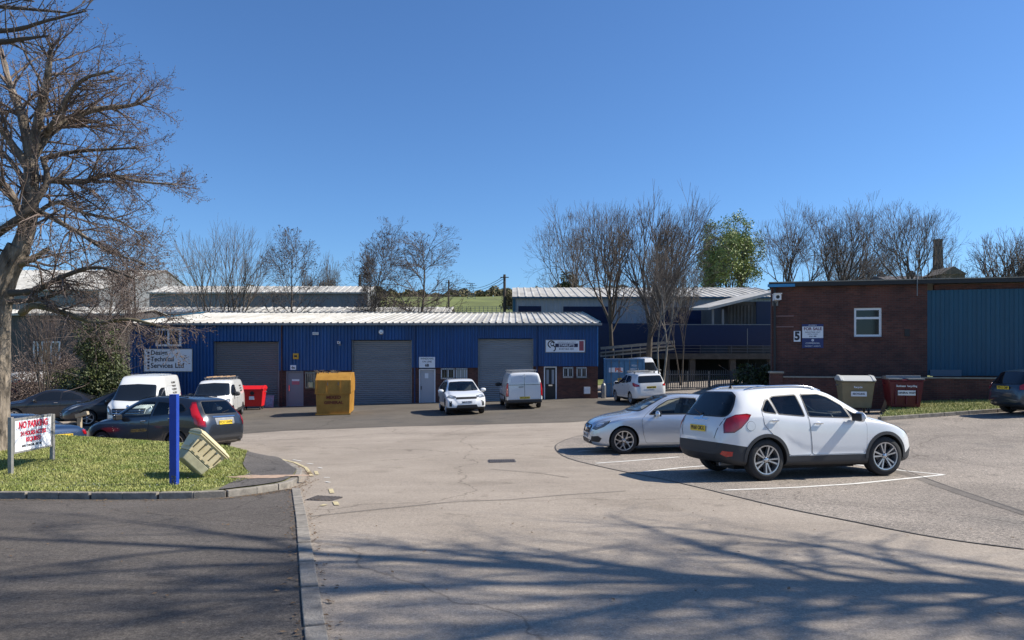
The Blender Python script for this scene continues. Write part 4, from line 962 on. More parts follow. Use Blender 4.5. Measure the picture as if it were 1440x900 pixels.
def vehicle(name, label, cat, sp, x, y, heading, color, wheels='five', plate=None, fplate=None, group=None, sides=(1, -1), dz=0.0, extra=None):
    hd = R(heading); t = thing(name, label, cat, (0, 0, 0), 0, group)
    pm = color; bm = hull(sp)
    for co, no in sp.get('cuts', []): bmesh.ops.bisect_plane(bm, geom=bm.verts[:]+bm.edges[:]+bm.faces[:], plane_co=co, plane_no=no)
    bvh = BVHTree.FromBMesh(bm)
    if 'matf' in sp:
        for f in bm.faces: f.material_index = sp['matf'](f.calc_center_median())
    me = bpy.data.meshes.new('body'); bm.to_mesh(me); bm.free()
    me.materials.append(pm); me.materials.append(M['plastic']); me.materials.append(M['dark'])
    ob = link('body', me); cab = sp.get('cabin'); cuts_ = []
    if cab:
        def cutter(vs_groups):
            c_ = MB()
            for vs_, n_ in vs_groups: c_.add(vs_, [tuple(range(n_)), tuple(range(n_, 2*n_))[::-1]]+[(k, (k+1) % n_, n_+(k+1) % n_, n_+k) for k in range(n_)], 2)
            o_ = c_.build('cut', [pm, M['plastic'], M['dark']]); cuts_.append(o_)
        pl_ = cab['poly']; zl_ = min(q[1] for q in pl_); zh_ = max(q[1] for q in pl_); wy = lambda z_: cab['w0']+(cab['w1']-cab['w0'])*(z_-zl_)/(zh_-zl_)
        cutter([([(a_, s_*wy(b_), b_) for s_ in (-1, 1) for a_, b_ in pl_], len(pl_))])
        cutter([([(a_, s_*1.3, b_) for s_ in (-1, 1) for a_, b_ in rnd(wn, .03)], len(rnd(wn, .03))) for wn in sp['side_win']])
        q_ = rnd(sp['screen'], .05); cutter([([(xx_, a_, b_) for xx_ in (cab['xs'], 3) for a_, b_ in q_], len(q_))])
        if sp.get('rearwin'): q_ = rnd(sp['rearwin'], .06); cutter([([(xx_, a_, b_) for xx_ in (-3, cab['xr']) for a_, b_ in q_], len(q_))])
        for c_ in cuts_: m_ = ob.modifiers.new('c', 'BOOLEAN'); m_.object = c_; m_.operation = 'DIFFERENCE'; m_.solver = 'EXACT'
    ob = ob; r = sp['r']; ax = sp['ax']; Wm = max(v for _, v in sp['k']['wm']); ra = r+sp.get('gap', .045)
    cut = MB()
    for sx in (-1, 1):
        for sy in (-1, 1):
            n = 40; cx_ = ax*sx; zc_ = r+sp.get('lift', .0)
            vs = [(cx_+ra*math.cos(2*math.pi*k/n), yy, zc_+ra*math.sin(2*math.pi*k/n)) for yy in (sy*(Wm-.30), sy*(Wm+.3)) for k in range(n)]
            cut.add(vs, [tuple(range(n)), tuple(range(n, 2*n))[::-1]]+[(k, (k+1) % n, n+(k+1) % n, n+k) for k in range(n)])
    co = cut.build('cut', M['dark']); mo = ob.modifiers.new('b', 'BOOLEAN'); mo.object = co; mo.operation = 'DIFFERENCE'; mo.solver = 'EXACT'
    dg = bpy.context.evaluated_depsgraph_get(); me2 = bpy.data.meshes.new_from_object(ob.evaluated_get(dg))
    bpy.data.objects.remove(ob); bpy.data.objects.remove(co)
    for c_ in cuts_: bpy.data.objects.remove(c_)
    b2 = bmesh.new(); b2.from_mesh(me2)
    for f in b2.faces:
        c = f.calc_center_median()
        for sx in (-1, 1):
            d = math.hypot(c.x-ax*sx, c.z-r)
            if d < ra+.002 and abs(c.y) > Wm-.32: f.material_index = 2
    # split plastic faces into their own part
    parts = {0: 'body', 1: 'bumper', 2: 'wheel_arch_liner'}
    for idx, nm in parts.items():
        b3 = b2.copy(); dl = [f for f in b3.faces if f.material_index != idx]
        if len(dl) == len(b3.faces): b3.free(); continue
        bmesh.ops.delete(b3, geom=dl, context='FACES')
        for f in b3.faces: f.material_index = 0
        fromBM(b3, nm, [[pm, M['plastic'], M['dark']][idx]], t, smooth=sp.get('sharp', 34))
    b2.free()
    def side3(p, s): return [(a, 0, b) for a, b in p]
    # arch trims + sills
    if sp.get('arch'):
        w_ = sp['arch']; n = 26
        for s in sides:
            for sx in (-1, 1):
                a0, a1 = R(-20), R(200); ri_, ro = ra-.004, ra+w_
                p = [(ax*sx+rr*math.cos(a), 0, r+rr*math.sin(a)) for rr, rg_ in ((ro, range(n+1)), (ri_, range(n, -1, -1))) for a in [a0+(a1-a0)*k/n for k in rg_] if r+rr*math.sin(a) > sp.get('archz', .28)]
                fromBM(conform(bvh, p, (0, -s, 0), .010), 'arch_trim', [M['plastic']], t, 50)
    for s in sides:
        for i, d in enumerate(sp.get('doors', [])):
            hl_ = [side3(w_n, s) for w_n in sp['side_win']] if cab else ()
            d = rnd(d, .05); dg_ = sp.get('dgrid', .10); b = conform(bvh, side3(d, s), (0, -s, 0), .0015, dg_, hl_); merge(b, conform(bvh, side3(inset(d, .007), s), (0, -s, 0), .0045, dg_, hl_), 1)
            od = fromBM(b, 'door', [M['black'], pm], t)
            for hx, hz in sp.get('handles', [])[i:i+1]:
                h = bvh.ray_cast(Vector((hx, 5*s, hz)), Vector((0, -s, 0)))
                if h[0]:
                    yy = h[0].y; mb = MB(); mb.lathe([(0, .006), (.045, .0065), (.055, .005), (.06, .0)], 16, 'y', (0, 0, 0)); mb.v = [(a*1.25+hx, yy+s*b_, c_*.62+hz) for a, b_, c_ in mb.v]
                    o = mb.build('handle_recess', pm if not sp.get('darkrecess') else M['plastic'], od, smooth=50)
                    mb = MB(); mb.box(hx-.085, hx+.085, min(yy+s*.02, yy+s*.042), max(yy+s*.02, yy+s*.042), hz-.004, hz+.02); mb.box(hx-.083, hx-.068, min(yy, yy+s*.03), max(yy, yy+s*.03), hz-.003, hz+.018); mb.box(hx+.068, hx+.083, min(yy, yy+s*.03), max(yy, yy+s*.03), hz-.003, hz+.018)
                    mb.build('handle', pm if not sp.get('handlechrome') else M['chrome'], od, bevel=.006)
        for wi, wn in enumerate(sp.get('side_win', [])):
            wn = rnd(wn, .03)
            if cab:
                o_ = inset(wn, -.014); i_ = inset(wn, .006); 
                b = conform(bvh, side3(o_, s), (0, -s, 0), .006, .10, [side3(i_, s)]); merge(b, conform(bvh, side3(i_, s), (0, -s, 0), .004), 1)
                fromBM(b, 'window', [M['black'], CG if max(q[0] for q in wn) > .0 else CGD], t); continue
            b = conform(bvh, side3(inset(wn, -.012), s), (0, -s, 0), .006); merge(b, conform(bvh, side3(wn, s), (0, -s, 0), .009), 1)
            fromBM(b, 'window', [M['black'], M['carglass']], t)
        for nm, mt in (('head', 'clearlens'), ('tail', 'redlens')):
            pl = sp.get(nm)
            if not pl: continue
            pp = [(a, b_*s, c_) for a, b_, c_ in pl]; cx_ = sum(p[0] for p in pp)/len(pp)
            D = Vector(sp.get(nm+'d', (-.62, -.62, 0) if nm == 'head' else (.6, -.75, 0))); D.y *= s
            cen = sum((Vector(p) for p in pp), Vector())/len(pp); sm = [tuple(cen+(Vector(p)-cen)*.86) for p in pp]
            b = conform(bvh, pp, D, .006, .06); 
            if nm == 'head':
                merge(b, conform(bvh, sm, D, .010, .06), 1); sm2 = [tuple(cen+(Vector(p)-cen)*.42+Vector((0, 0, .005))) for p in pp]; merge(b, conform(bvh, sm2, D, .014, .06), 2)
                fromBM(b, 'headlight', [M['black'], Glass('lamp_glass', (.16, .18, .20), .05) if 'lamp_glass' not in bpy.data.materials else bpy.data.materials['lamp_glass'], M['clearlens']], t)
            else:
                merge(b, conform(bvh, sm, D, .012, .06), 1); fromBM(b, 'tail_light', [Mdr, M['redlens']], t)
        if sp.get('fog'):
            pp = [(a, b_*s, c_) for a, b_, c_ in sp['fog']]; fromBM(conform(bvh, pp, (-.8, -.5*s, 0), .008, .06), 'air_intake', [M['black']], t)
        mx, my, mz = sp['mirror']; ms = sp.get('ms', 1.0)
        mb = MB(); c = Vector((mx, s*(my+.13), mz))
        prof = [(0, -.11), (.045, -.105), (.072, -.06), (.078, 0), (.070, .06), (.04, .10), (0, .108)]
        k0 = len(mb.v); mb.lathe(prof, 16, 'y'); mb.v = [(c.x+a*.85*ms-(.02 if a > 0 else 0), c.y+b_*1.1*ms, c.z+c_*1.05*ms) for a, b_, c_ in mb.v]
        om = mb.build('door_mirror', pm if not sp.get('vanmirror') else M['plastic'], t, smooth=60)
        mb = MB(); mb.box(c.x-.078*ms, c.x-.05*ms, c.y-.095*ms, c.y+.095*ms, c.z-.06*ms, c.z+.06*ms); mb.bar((mx+.02, s*(my-.06), mz-.05), (mx, c.y-.02*s, mz-.045), .05, .03); mb.build('mirror_glass', M['black'], om, bevel=.01)
    def fb(poly, D, off, name, mats, rr=.05, seal=True):
        p = rnd(poly, rr); q = [(0, a, b) for a, b in p]
        if cab and name in ('windscreen', 'rear_window'):
            o_ = inset(p, -.016); i_ = inset(p, .01); 
            b = conform(bvh, [(0, a, b_) for a, b_ in o_], D, off+.001, .10, [[(0, a, b_) for a, b_ in i_]]); merge(b, conform(bvh, [(0, a, b_) for a, b_ in i_], D, off), 1)
            return fromBM(b, name, [M['black'], CG if name == 'windscreen' else CGD], t)
        if seal:
            b = conform(bvh, [(0, a, b_) for a, b_ in inset(p, -.015)], D, off); merge(b, conform(bvh, q, D, off+.004), 1)
        else: b = conform(bvh, q, D, off)
        return fromBM(b, name, mats, t)
    if sp.get('screen'): fb(sp['screen'], (-1, 0, 0), .005, 'windscreen', [M['black'], M['carglass']])
    if sp.get('rearwin'): fb(sp['rearwin'], (1, 0, 0), .005, 'rear_window', [M['black'], M['carglass']], .06)
    for nm in ('grille', 'grille2'):
        if sp.get(nm):
            o = fb(sp[nm], (-1, 0, 0), .006, 'grille' if nm == 'grille' else 'lower_grille', [M['black']], .03, False)
            if nm == 'grille':
                ys_ = [p[0] for p in sp[nm]]; zs_ = [p[1] for p in sp[nm]]; b = None
                for k in (1, 2):
                    zz = min(zs_)+(max(zs_)-min(zs_))*k/3; q = [(0, min(ys_)+.06, zz-.009), (0, max(ys_)-.06, zz-.009), (0, max(ys_)-.06, zz+.009), (0, min(ys_)+.06, zz+.009)]
                    bb = conform(bvh, q, (-1, 0, 0), .016)
                    if b is None: b = bb
                    else: merge(b, bb, 0)
                c = fromBM(b, 'grille_bar', [M['chrome'] if not sp.get('blackbars') else M['plastic']], o)
    for side, tx, pos in (('rear', plate, sp.get('rp')), ('front', fplate, sp.get('fp'))):
        if tx and pos:
            z = pos; sgn = -1 if side == 'rear' else 1
            h = [bvh.ray_cast(Vector((sgn*8, yy, zz)), Vector((-sgn, 0, 0)))[0] for yy in (0,) for zz in (z+.05, z-.05)]
            xx = max(q.x*sgn for q in h if q)*sgn+sgn*.012; pw = .26
            mb = MB(); mb.box(min(xx, xx+sgn*.006), max(xx, xx+sgn*.006), -pw, pw, z-.056, z+.056)
            o = mb.build('number_plate', M['plate_y'] if side == 'rear' else M['plate_w'], t, bevel=.002)
            text(tx, .098, M['black'], o, (xx+sgn*.0065, 0, z), (sgn, 0, 0), bold=.03, xs=1.02)
    tm, rm = wheel(wheels, r, sp.get('ww', .225)); tr = Wm-sp.get('ww', .225)/2-.03
    for sx in (-1, 1):
        for sy in (-1, 1):
            o = link('wheel', tm, t); o.location = (ax*sx, sy*tr, r); o.rotation_euler = (0, R(17*sx+sy*9), 0 if sy > 0 else math.pi)
            if sx > 0 and sp.get('steer'): o.rotation_euler.z += R(sp['steer'])
            c = link('rim', rm, o)
    mb = MB(); mb.box(-ax+.45, ax-.45, -Wm+.35, Wm-.35, .16, .34); mb.box(-ax-.3, ax+.3, -.3, .3, .15, .3)
    for sx in (-1, 1): mb.tube([(ax*sx, -tr, r), (ax*sx, tr, r)], .05, 6)
    mb.build('underbody', M['dark'], t)
    if extra: extra(t, bvh, pm, sp)
    if cab:
        hz_ = cab.get('sz', 0); fx_ = cab.get('fx', -.20); rx_ = cab.get('rx', -1.05)
        for sx2, ys2 in ((fx_, (-.36, .36)), (rx_, (-.36, .36))):
            for yy in ys2:
                mb = MB(); mb.box(sx2-.05, sx2+.42, yy-.23, yy+.23, zl_+.005, zl_+.22+hz_)
                Mt = Matrix.Translation((sx2, yy, zl_+.15+hz_))@Matrix.Rotation(R(-16), 4, 'Y'); mb.box(-.07, .07, -.22, .22, 0, .56, M=Mt); mb.box(-.05, .05, -.12, .12, .60, .78, M=Mt); mb.box(-.01, .01, -.06, -.05, .55, .62, M=Mt)
                mb.build('seat', SEAT, t, bevel=.03)
        mb = MB(); mb.box(cab['xd']-.05, cab['xd']+.30, -.66, .66, zl_+.01, cab['zd']); mb.build('dashboard', M['plastic'], t, bevel=.04)
        mb = MB(); cs = Vector((cab['xd']-.18, -.36, cab['zd']-.02)); ring = [cs+Vector((.06*math.sin(a_)*0+.08*math.sin(a_), .18*math.cos(a_), .17*math.sin(a_))) for a_ in [2*math.pi*k/20 for k in range(21)]]
        mb.tube(ring, .015, 6, cap=False); mb.build('steering_wheel', M['black'], t, smooth=60)
        mb = MB(); mb.box(cab['xd']-.28, cab['xd']-.25, -.10, .10, zh_-.12, zh_-.05); mb.build('rear_view_mirror', M['black'], t)
    # place on ground
    c, s_ = math.cos(hd), math.sin(hd); f = Vector((c, s_, 0)); l = Vector((-s_, c, 0)); pc = Vector((x, y, 0))
    zz = lambda a, b: g(*(pc+f*a+l*b).xy)
    zf, zk = zz(ax, 0), zz(-ax, 0); zl, zr_ = zz(0, .75), zz(0, -.75)
    fx = Vector((c*2*ax, s_*2*ax, zf-zk)).normalized(); ly = Vector((l.x*1.5, l.y*1.5, zl-zr_)); n = fx.cross(ly).normalized(); ly = n.cross(fx)
    Mx = Matrix((fx, ly, n)).transposed().to_4x4(); Mx.translation = (x, y, (zf+zk)/2+.012+dz)
    t.matrix_world = Mx; t.location = Mx.translation; t.rotation_euler = Mx.to_euler()
    return t
CG = ClearGlass('clear_car_glass', (.80, .86, .83)); CGD = ClearGlass('privacy_glass', (.34, .37, .38)); SEAT = Mat('dark_seat_cloth', (.10, .10, .105), .8)
Mdr = Mat('dark_red_lens', (.16, .004, .008), .15, coat=1)
# --- compact crossover (the large white car) ---
CROSS = dict(r=.364, ax=1.278, ww=.225, gap=.042, arch=.055, archz=.30, ms=1.15, mirror=(.60, .86, 1.10), tum=.035, handlechrome=True,
  k=dict(zr=[(-2.14, .64), (-2.12, .90), (-2.05, 1.08), (-1.93, 1.27), (-1.80, 1.44), (-1.70, 1.565), (-1.5, 1.615), (-1.0, 1.650), (-.45, 1.658), (-.1, 1.635), (.2, 1.565), (.55, 1.40), (.85, 1.235), (1.08, 1.115), (1.2, 1.085), (1.55, 1.00), (1.8, .91), (1.98, .79), (2.08, .66), (2.13, .52)],
         zb=[(-2.14, .55), (-2.08, .86), (-1.95, 1.05), (-1.75, 1.15), (-1.3, 1.16), (-.5, 1.095), (.3, 1.045), (.9, 1.02), (1.3, .97), (1.7, .85), (1.95, .70), (2.08, .58), (2.13, .46)],
         wr=[(-2.14, .60), (-2.0, .655), (-1.75, .60), (-1.4, .60), (-.5, .615), (.1, .61), (.6, .655), (1.05, .72), (1.5, .67), (1.9, .54), (2.06, .44), (2.13, .36)],
         wm=[(-2.14, .64), (-2.10, .73), (-2.0, .81), (-1.8, .865), (-1.3, .89), (-.6, .872), (0, .868), (.7, .875), (1.3, .89), (1.65, .86), (1.9, .76), (2.05, .62), (2.13, .44)],
         z0=[(-2.14, .46), (-2.05, .36), (-1.8, .27), (-1.3, .24), (1.3, .22), (1.8, .24), (2.0, .27), (2.13, .34)]),
  cuts=[((0, 0, .42), (0, 0, 1)), ((-2.1, 0, .67), (.16, 0, 1)), ((-1.24, 0, 0), (1, 0, 0)), ((1.95, 0, .52), (-.55, 0, 1)), ((1.3, 0, 0), (1, 0, 0))],
  matf=lambda c: 1 if (c.z < .42 or (c.x < -1.24 and (c.z-.67)+.16*(c.x+2.1) < 0) or (c.x > 1.3 and (c.z-.52)-.55*(c.x-1.95) < 0)) else 0,
  side_win=[[(-.36, 1.115), (-.43, 1.50), (-.05, 1.515), (.16, 1.46), (.44, 1.30), (.53, 1.08)], [(.57, 1.075), (.485, 1.265), (.60, 1.19), (.86, 1.06)],
            [(-.46, 1.12), (-.54, 1.50), (-1.02, 1.475), (-1.10, 1.44), (-1.02, 1.165)], [(-1.06, 1.17), (-1.14, 1.425), (-1.20, 1.40), (-1.34, 1.235), (-1.30, 1.20)]],
  doors=[[(-.33, .43), (-.42, 1.54), (-.05, 1.55), (.20, 1.47), (.55, 1.26), (.80, 1.08), (.86, .95), (.84, .55), (.80, .43)],
         [(-.345, .43), (-.435, 1.54), (-1.02, 1.52), (-1.22, 1.42), (-1.36, 1.20), (-1.34, .98), (-1.16, .80), (-.90, .62), (-.82, .43)]],
  handles=[(-.20, .985), (-1.14, 1.045)], darkrecess=False,
  screen=[(-.66, 1.14), (-.54, 1.575), (0, 1.60), (.54, 1.575), (.66, 1.14), (0, 1.115)], rearwin=[(-.67, 1.13), (-.70, 1.20), (-.585, 1.49), (-.45, 1.545), (.45, 1.545), (.585, 1.49), (.70, 1.20), (.67, 1.13)],
  head=[(1.98, .50, .72), (1.93, .60, .84), (1.72, .76, .95), (1.52, .83, .96), (1.62, .80, .87), (1.85, .70, .74)],
  tail=[(-2.05, .73, .84), (-2.06, .73, .99), (-2.01, .74, 1.09), (-1.86, .80, 1.16), (-1.68, .86, 1.18), (-1.60, .88, 1.16), (-1.66, .88, 1.06), (-1.78, .86, .93), (-1.90, .83, .85)],
  rp=.90, fp=.52, grille=[(-.42, .62), (-.36, .80), (.36, .80), (.42, .62)], grille2=[(-.45, .34), (-.45, .44), (.45, .44), (.45, .34)])
CROSS['cabin'] = dict(poly=[(-1.75, .62), (.85, .62), (.85, 1.05), (.42, 1.36), (.12, 1.52), (-.1, 1.56), (-1.35, 1.56), (-1.55, 1.50), (-1.78, 1.15)], w0=.74, w1=.50, xs=.30, xr=-1.45, xd=.55, zd=.98)
def plain(sp, **o):  # painted bumpers
    q = dict(sp); q['cuts'] = [((0, 0, .36), (0, 0, 1))]; q['matf'] = lambda c: 1 if c.z < .36 else 0; q['arch'] = None; q.update(o); return q
def hero_extra(t, bvh, pm, sp):
    for s in (1, -1):   # roof rails
        pts = [(x_, s*(.545 if x_ > -1.4 else .535), 0) for x_ in np.linspace(-1.45, .02, 12)]
        q = []
        for (a, b, _) in pts: h = bvh.ray_cast(Vector((a, b, 4)), Vector((0, 0, -1)))[0]; q.append((a, b, h.z+.035))
        q[0] = (q[0][0]-.06, q[0][1], q[0][2]-.045); q[-1] = (q[-1][0]+.08, q[-1][1], q[-1][2]-.05)
        mb = MB(); mb.tube(q, .016, 8); mb.build('roof_rail', M['chrome'], t, smooth=50)
        h = [(a, s*b) for a, b in ((-1.35, .50), (-1.35, .44), (.02, .44), (.1, .50))]
        fromBM(conform(bvh, [(a, b, 0) for a, b in h], (0, 0, -1), .004), 'roof_channel', [M['black']], t)
    h = bvh.ray_cast(Vector((-1.42, 0, 4)), Vector((0, 0, -1)))[0]; mb = MB(); mb.lathe([(0, .05), (.02, .045), (.05, 0)], 10, 'z', (-1.42, 0, h.z)); mb.tube([(-1.42, 0, h.z+.03), (-1.6, 0, h.z+.12)], .004, 5); mb.build('aerial', M['black'], t)
    # wiper, spoiler, fog reflector, badge, fuel flap, exhaust
    fromBM(conform(bvh, [(0, a, b) for a, b in rnd([(-.60, 1.545), (.60, 1.545), (.56, 1.60), (-.56, 1.60)], .02)], (1, 0, -.45), .02), 'spoiler', [pm], t)
    h = [bvh.ray_cast(Vector((-6, yy, zz)), Vector((1, 0, 0)))[0] for yy, zz in ((.02, 1.15), (.36, 1.23))]
    mb = MB(); mb.bar(h[0]+Vector((-.03, 0, 0)), h[1]+Vector((-.02, 0, 0)), .022, .015); mb.lathe([(0, -.04), (.03, -.03), (.035, 0)], 10, 'x', tuple(h[0])); mb.build('wiper', M['black'], t)
    for s in (1, -1):
        fromBM(conform(bvh, [(-2.06, s*.66, .48), (-2.04, s*.70, .535), (-1.9, s*.80, .52), (-1.92, s*.80, .445), (-2.0, s*.74, .43)], (.8, -.6*s, 0), .010, .05), 'reflector', [M['redlens']], t)
    n = 20; fromBM(conform(bvh, [(-1.60+.085*math.cos(2*math.pi*k/n), 0, .965+.085*math.sin(2*math.pi*k/n)) for k in range(n)], (0, 1, 0), .0015), 'fuel_flap', [M['black']], t)
    fromBM(conform(bvh, [(-1.60+.08*math.cos(2*math.pi*k/n), 0, .965+.08*math.sin(2*math.pi*k/n)) for k in range(n)], (0, 1, 0), .005), 'fuel_flap', [pm], t)
    fromBM(conform(bvh, [(0, a, b) for a, b in rnd([(-.24, 1.045), (.24, 1.045), (.24, 1.075), (-.24, 1.075)], .01)], (1, 0, 0), .012), 'tailgate_strip', [M['chrome']], t)
    fromBM(conform(bvh, [(0, .045*math.cos(2*math.pi*k/n), 1.105+.045*math.sin(2*math.pi*k/n)) for k in range(n)], (1, 0, 0), .014), 'badge', [M['chrome']], t)
    # shut line of the tailgate
    tg = rnd([(-.70, 1.12), (-.52, .70), (.52, .70), (.70, 1.12), (.62, 1.10), (-.62, 1.10)], .06)
    for s in (1, -1):
        l1 = [(s*.69, 1.10), (s*.60, .86), (s*.55, .74), (s*.535, .74), (s*.585, .86), (s*.675, 1.10)]
        fromBM(conform(bvh, [(0, a, b) for a, b in l1], (1, 0, 0), .003), 'tailgate_seam', [M['black']], t)
    mb = MB(); mb.bar((.56, -.855, .94), (.62, -.855, .94), .05, .004); 
    mb = MB(); mb.tube([(-2.0, -.5, .28), (-1.7, -.5, .28)], .03, 10); mb.build('exhaust', M['galv'], t)
WHITE = paint('white_paint', (.70, .71, .715)); SILV = paint('silver_paint', (.58, .63, .69), .55, .26); GREY = paint('graphite_paint', (.050, .056, .066), .75, .33)
BLK = paint('black_paint', (.012, .013, .017)); NAVY = paint('dark_blue_paint', (.018, .028, .05), .4); BLUE = paint('blue_paint', (.02, .045, .10), .4); WH2 = paint('white_van_paint', (.74, .74, .71)); DGREEN = paint('dark_teal_paint', (.035, .055, .075), .5)
hx = thing  # alias kept short
c = R(15); rw = Vector((4.34, 12.58)); fw = Vector((6.82, 13.22)); d = (fw-rw).normalized(); hang = math.degrees(math.atan2(d.y, d.x)); mid_ = (rw+fw)/2+Vector((-d.y, d.x))*.78
vehicle('parked_car', 'white compact crossover with black lower cladding nearest the viewer on the right', 'car', dict(CROSS, steer=-4, scallop=.011, sub=6, dgrid=.045), mid_.x+.09, mid_.y, hang+1.4, WHITE, 'twin', 'FR60 OKX', extra=hero_extra)
# --- saloon ---
SAL = dict(r=.330, ax=1.42, ww=.225, gap=.04, arch=None, mirror=(.62, .86, .98), tum=.03,
  k=dict(zr=[(-2.48, .62), (-2.45, .86), (-2.36, 1.02), (-2.1, 1.09), (-1.8, 1.115), (-1.4, 1.24), (-1.0, 1.365), (-.5, 1.435), (-.1, 1.445), (.25, 1.40), (.6, 1.26), (.95, 1.09), (1.1, 1.02), (1.25, .985), (1.6, .925), (1.95, .825), (2.1, .74), (2.18, .64), (2.21, .50)],
         zb=[(-2.48, .50), (-2.42, .75), (-2.3, .90), (-1.9, .97), (-1, .955), (0, .925), (.9, .905), (1.3, .88), (1.7, .81), (2.0, .70), (2.14, .60), (2.21, .44)],
         wr=[(-2.48, .58), (-2.2, .68), (-1.8, .66), (-1.2, .57), (-.6, .57), (0, .57), (.5, .62), (1.0, .70), (1.5, .64), (1.9, .52), (2.1, .42), (2.21, .34)],
         wm=[(-2.48, .62), (-2.42, .74), (-2.25, .83), (-1.4, .905), (-.5, .89), (.5, .89), (1.4, .905), (1.75, .86), (1.98, .77), (2.12, .64), (2.21, .46)],
         z0=[(-2.48, .40), (-2.3, .27), (-1.4, .20), (1.4, .17), (2.0, .18), (2.21, .24)]),
  side_win=[[(-.42, .965), (-.46, 1.33), (-.1, 1.35), (.25, 1.29), (.50, 1.16), (.78, .955)], [(-.48, .965), (-.52, 1.33), (-.9, 1.29), (-1.28, 1.13), (-1.38, 1.00)]],
  doors=[[(-.40, .26), (-.45, 1.37), (-.1, 1.385), (.28, 1.33), (.58, 1.16), (.90, .93), (.98, .84), (.95, .5), (.88, .26)], [(-.415, .26), (-.465, 1.37), (-.9, 1.33), (-1.35, 1.12), (-1.45, .98), (-1.30, .80), (-1.08, .55), (-.98, .26)]],
  handles=[(-.26, .86), (-1.22, .88)], handlechrome=True,
  screen=[(-.66, 1.045), (-.50, 1.375), (0, 1.40), (.50, 1.375), (.66, 1.045), (0, 1.025)], rearwin=[(-.60, 1.13), (-.48, 1.35), (.48, 1.35), (.60, 1.13)],
  head=[(2.12, .52, .60), (2.10, .54, .70), (1.98, .66, .775), (1.72, .79, .815), (1.74, .80, .76), (1.90, .78, .66), (2.05, .66, .585)],
  tail=[(-2.42, .6, .80), (-2.42, .6, .92), (-2.25, .8, .97), (-2.0, .88, .95), (-2.1, .87, .84), (-2.3, .82, .78)], fog=[(2.13, .50, .30), (2.12, .52, .42), (2.02, .72, .44), (1.96, .78, .38), (2.02, .74, .29)],
  rp=.78, fp=.42, grille=[(-.40, .50), (-.42, .62), (-.36, .70), (.36, .70), (.42, .62), (.40, .50)], grille2=[(-.55, .24), (-.50, .34), (.50, .34), (.55, .24)])
SAL['cabin'] = dict(poly=[(-1.45, .45), (.85, .45), (.85, .90), (.50, 1.15), (.15, 1.31), (-.1, 1.36), (-.6, 1.36), (-1.0, 1.29), (-1.45, 1.05)], w0=.74, w1=.48, xs=.35, xr=-1.0, xd=.55, zd=.86, fx=-.25, rx=-1.10)
def sal_extra(t, bvh, pm, sp):
    mb = MB(); mb.lathe([(0, 2.225), (.075, 2.215), (.09, 2.19)], 20, 'x', (0, 0, .60)); mb.build('badge', M['chrome'], t, smooth=40)
    for s in (1, -1):
        q = [(x_, 0, z_) for x_, z_ in ((1.50, .755), (.2, .80), (-1.9, .84), (-1.9, .828), (.2, .788), (1.50, .745))]
        fromBM(conform(bvh, q, (0, -s, 0), .002), 'body_crease', [pm], t)
fwS = Vector((2.74, 17.45)); dS = Vector((math.cos(R(184)), math.sin(R(184)))); ln = Vector((-dS.y, dS.x)); cS = fwS-dS*1.42-ln*.80
vehicle('parked_car', 'silver saloon nosing out behind the near white crossover', 'car', SAL, cS.x, cS.y, 184, SILV, 'y', None, 'LM15 VKD', extra=sal_extra)
# --- grey estate crossover on the left ---
WAG = plain(scaled(CROSS, 4.64/4.28, 1.89/1.78, 1.71/1.66), r=.36, ax=1.387, gap=.055)
WAG['k'] = dict(WAG['k']); WAG['k']['zr'] = [(-2.32, .66), (-2.30, .88), (-2.24, 1.06), (-2.12, 1.24), (-1.95, 1.44), (-1.82, 1.58), (-1.6, 1.63), (-1.0, 1.69), (-.3, 1.71), (.1, 1.67), (.45, 1.54), (.8, 1.37), (1.1, 1.19), (1.3, 1.12), (1.7, 1.06), (2.0, .97), (2.2, .84), (2.28, .7), (2.31, .55)]
WAG['tail'] = [(-2.28, .74, .82), (-2.27, .76, .98), (-2.14, .78, 1.12), (-1.98, .74, 1.34), (-1.86, .68, 1.52), (-1.74, .70, 1.52), (-1.74, .78, 1.36), (-1.86, .86, 1.18), (-1.98, .89, 1.02), (-2.0, .89, .90), (-2.12, .86, .82)]
WAG['cabin'] = dict(poly=[(-1.85, .66), (.95, .66), (.95, 1.10), (.5, 1.40), (.15, 1.56), (-.1, 1.60), (-1.5, 1.57), (-1.65, 1.52), (-1.9, 1.20)], w0=.78, w1=.52, xs=.35, xr=-1.55, xd=.65, zd=1.02, fx=-.15, rx=-1.05)
WAG['taild'] = (.55, -.8, 0)
WAG['rearwin'] = [(-.66, 1.16), (-.52, 1.53), (.52, 1.53), (.66, 1.16)]; WAG['rp'] = 1.0; WAG['rp'] = .92
WAG['side_win'] = [[(-.40, 1.15), (-.46, 1.54), (-.05, 1.56), (.3, 1.47), (.60, 1.31), (.92, 1.09)], [(-.50, 1.16), (-.56, 1.54), (-1.18, 1.50), (-1.16, 1.20)], [(-1.22, 1.21), (-1.25, 1.49), (-1.42, 1.47), (-1.66, 1.32), (-1.60, 1.26)]]
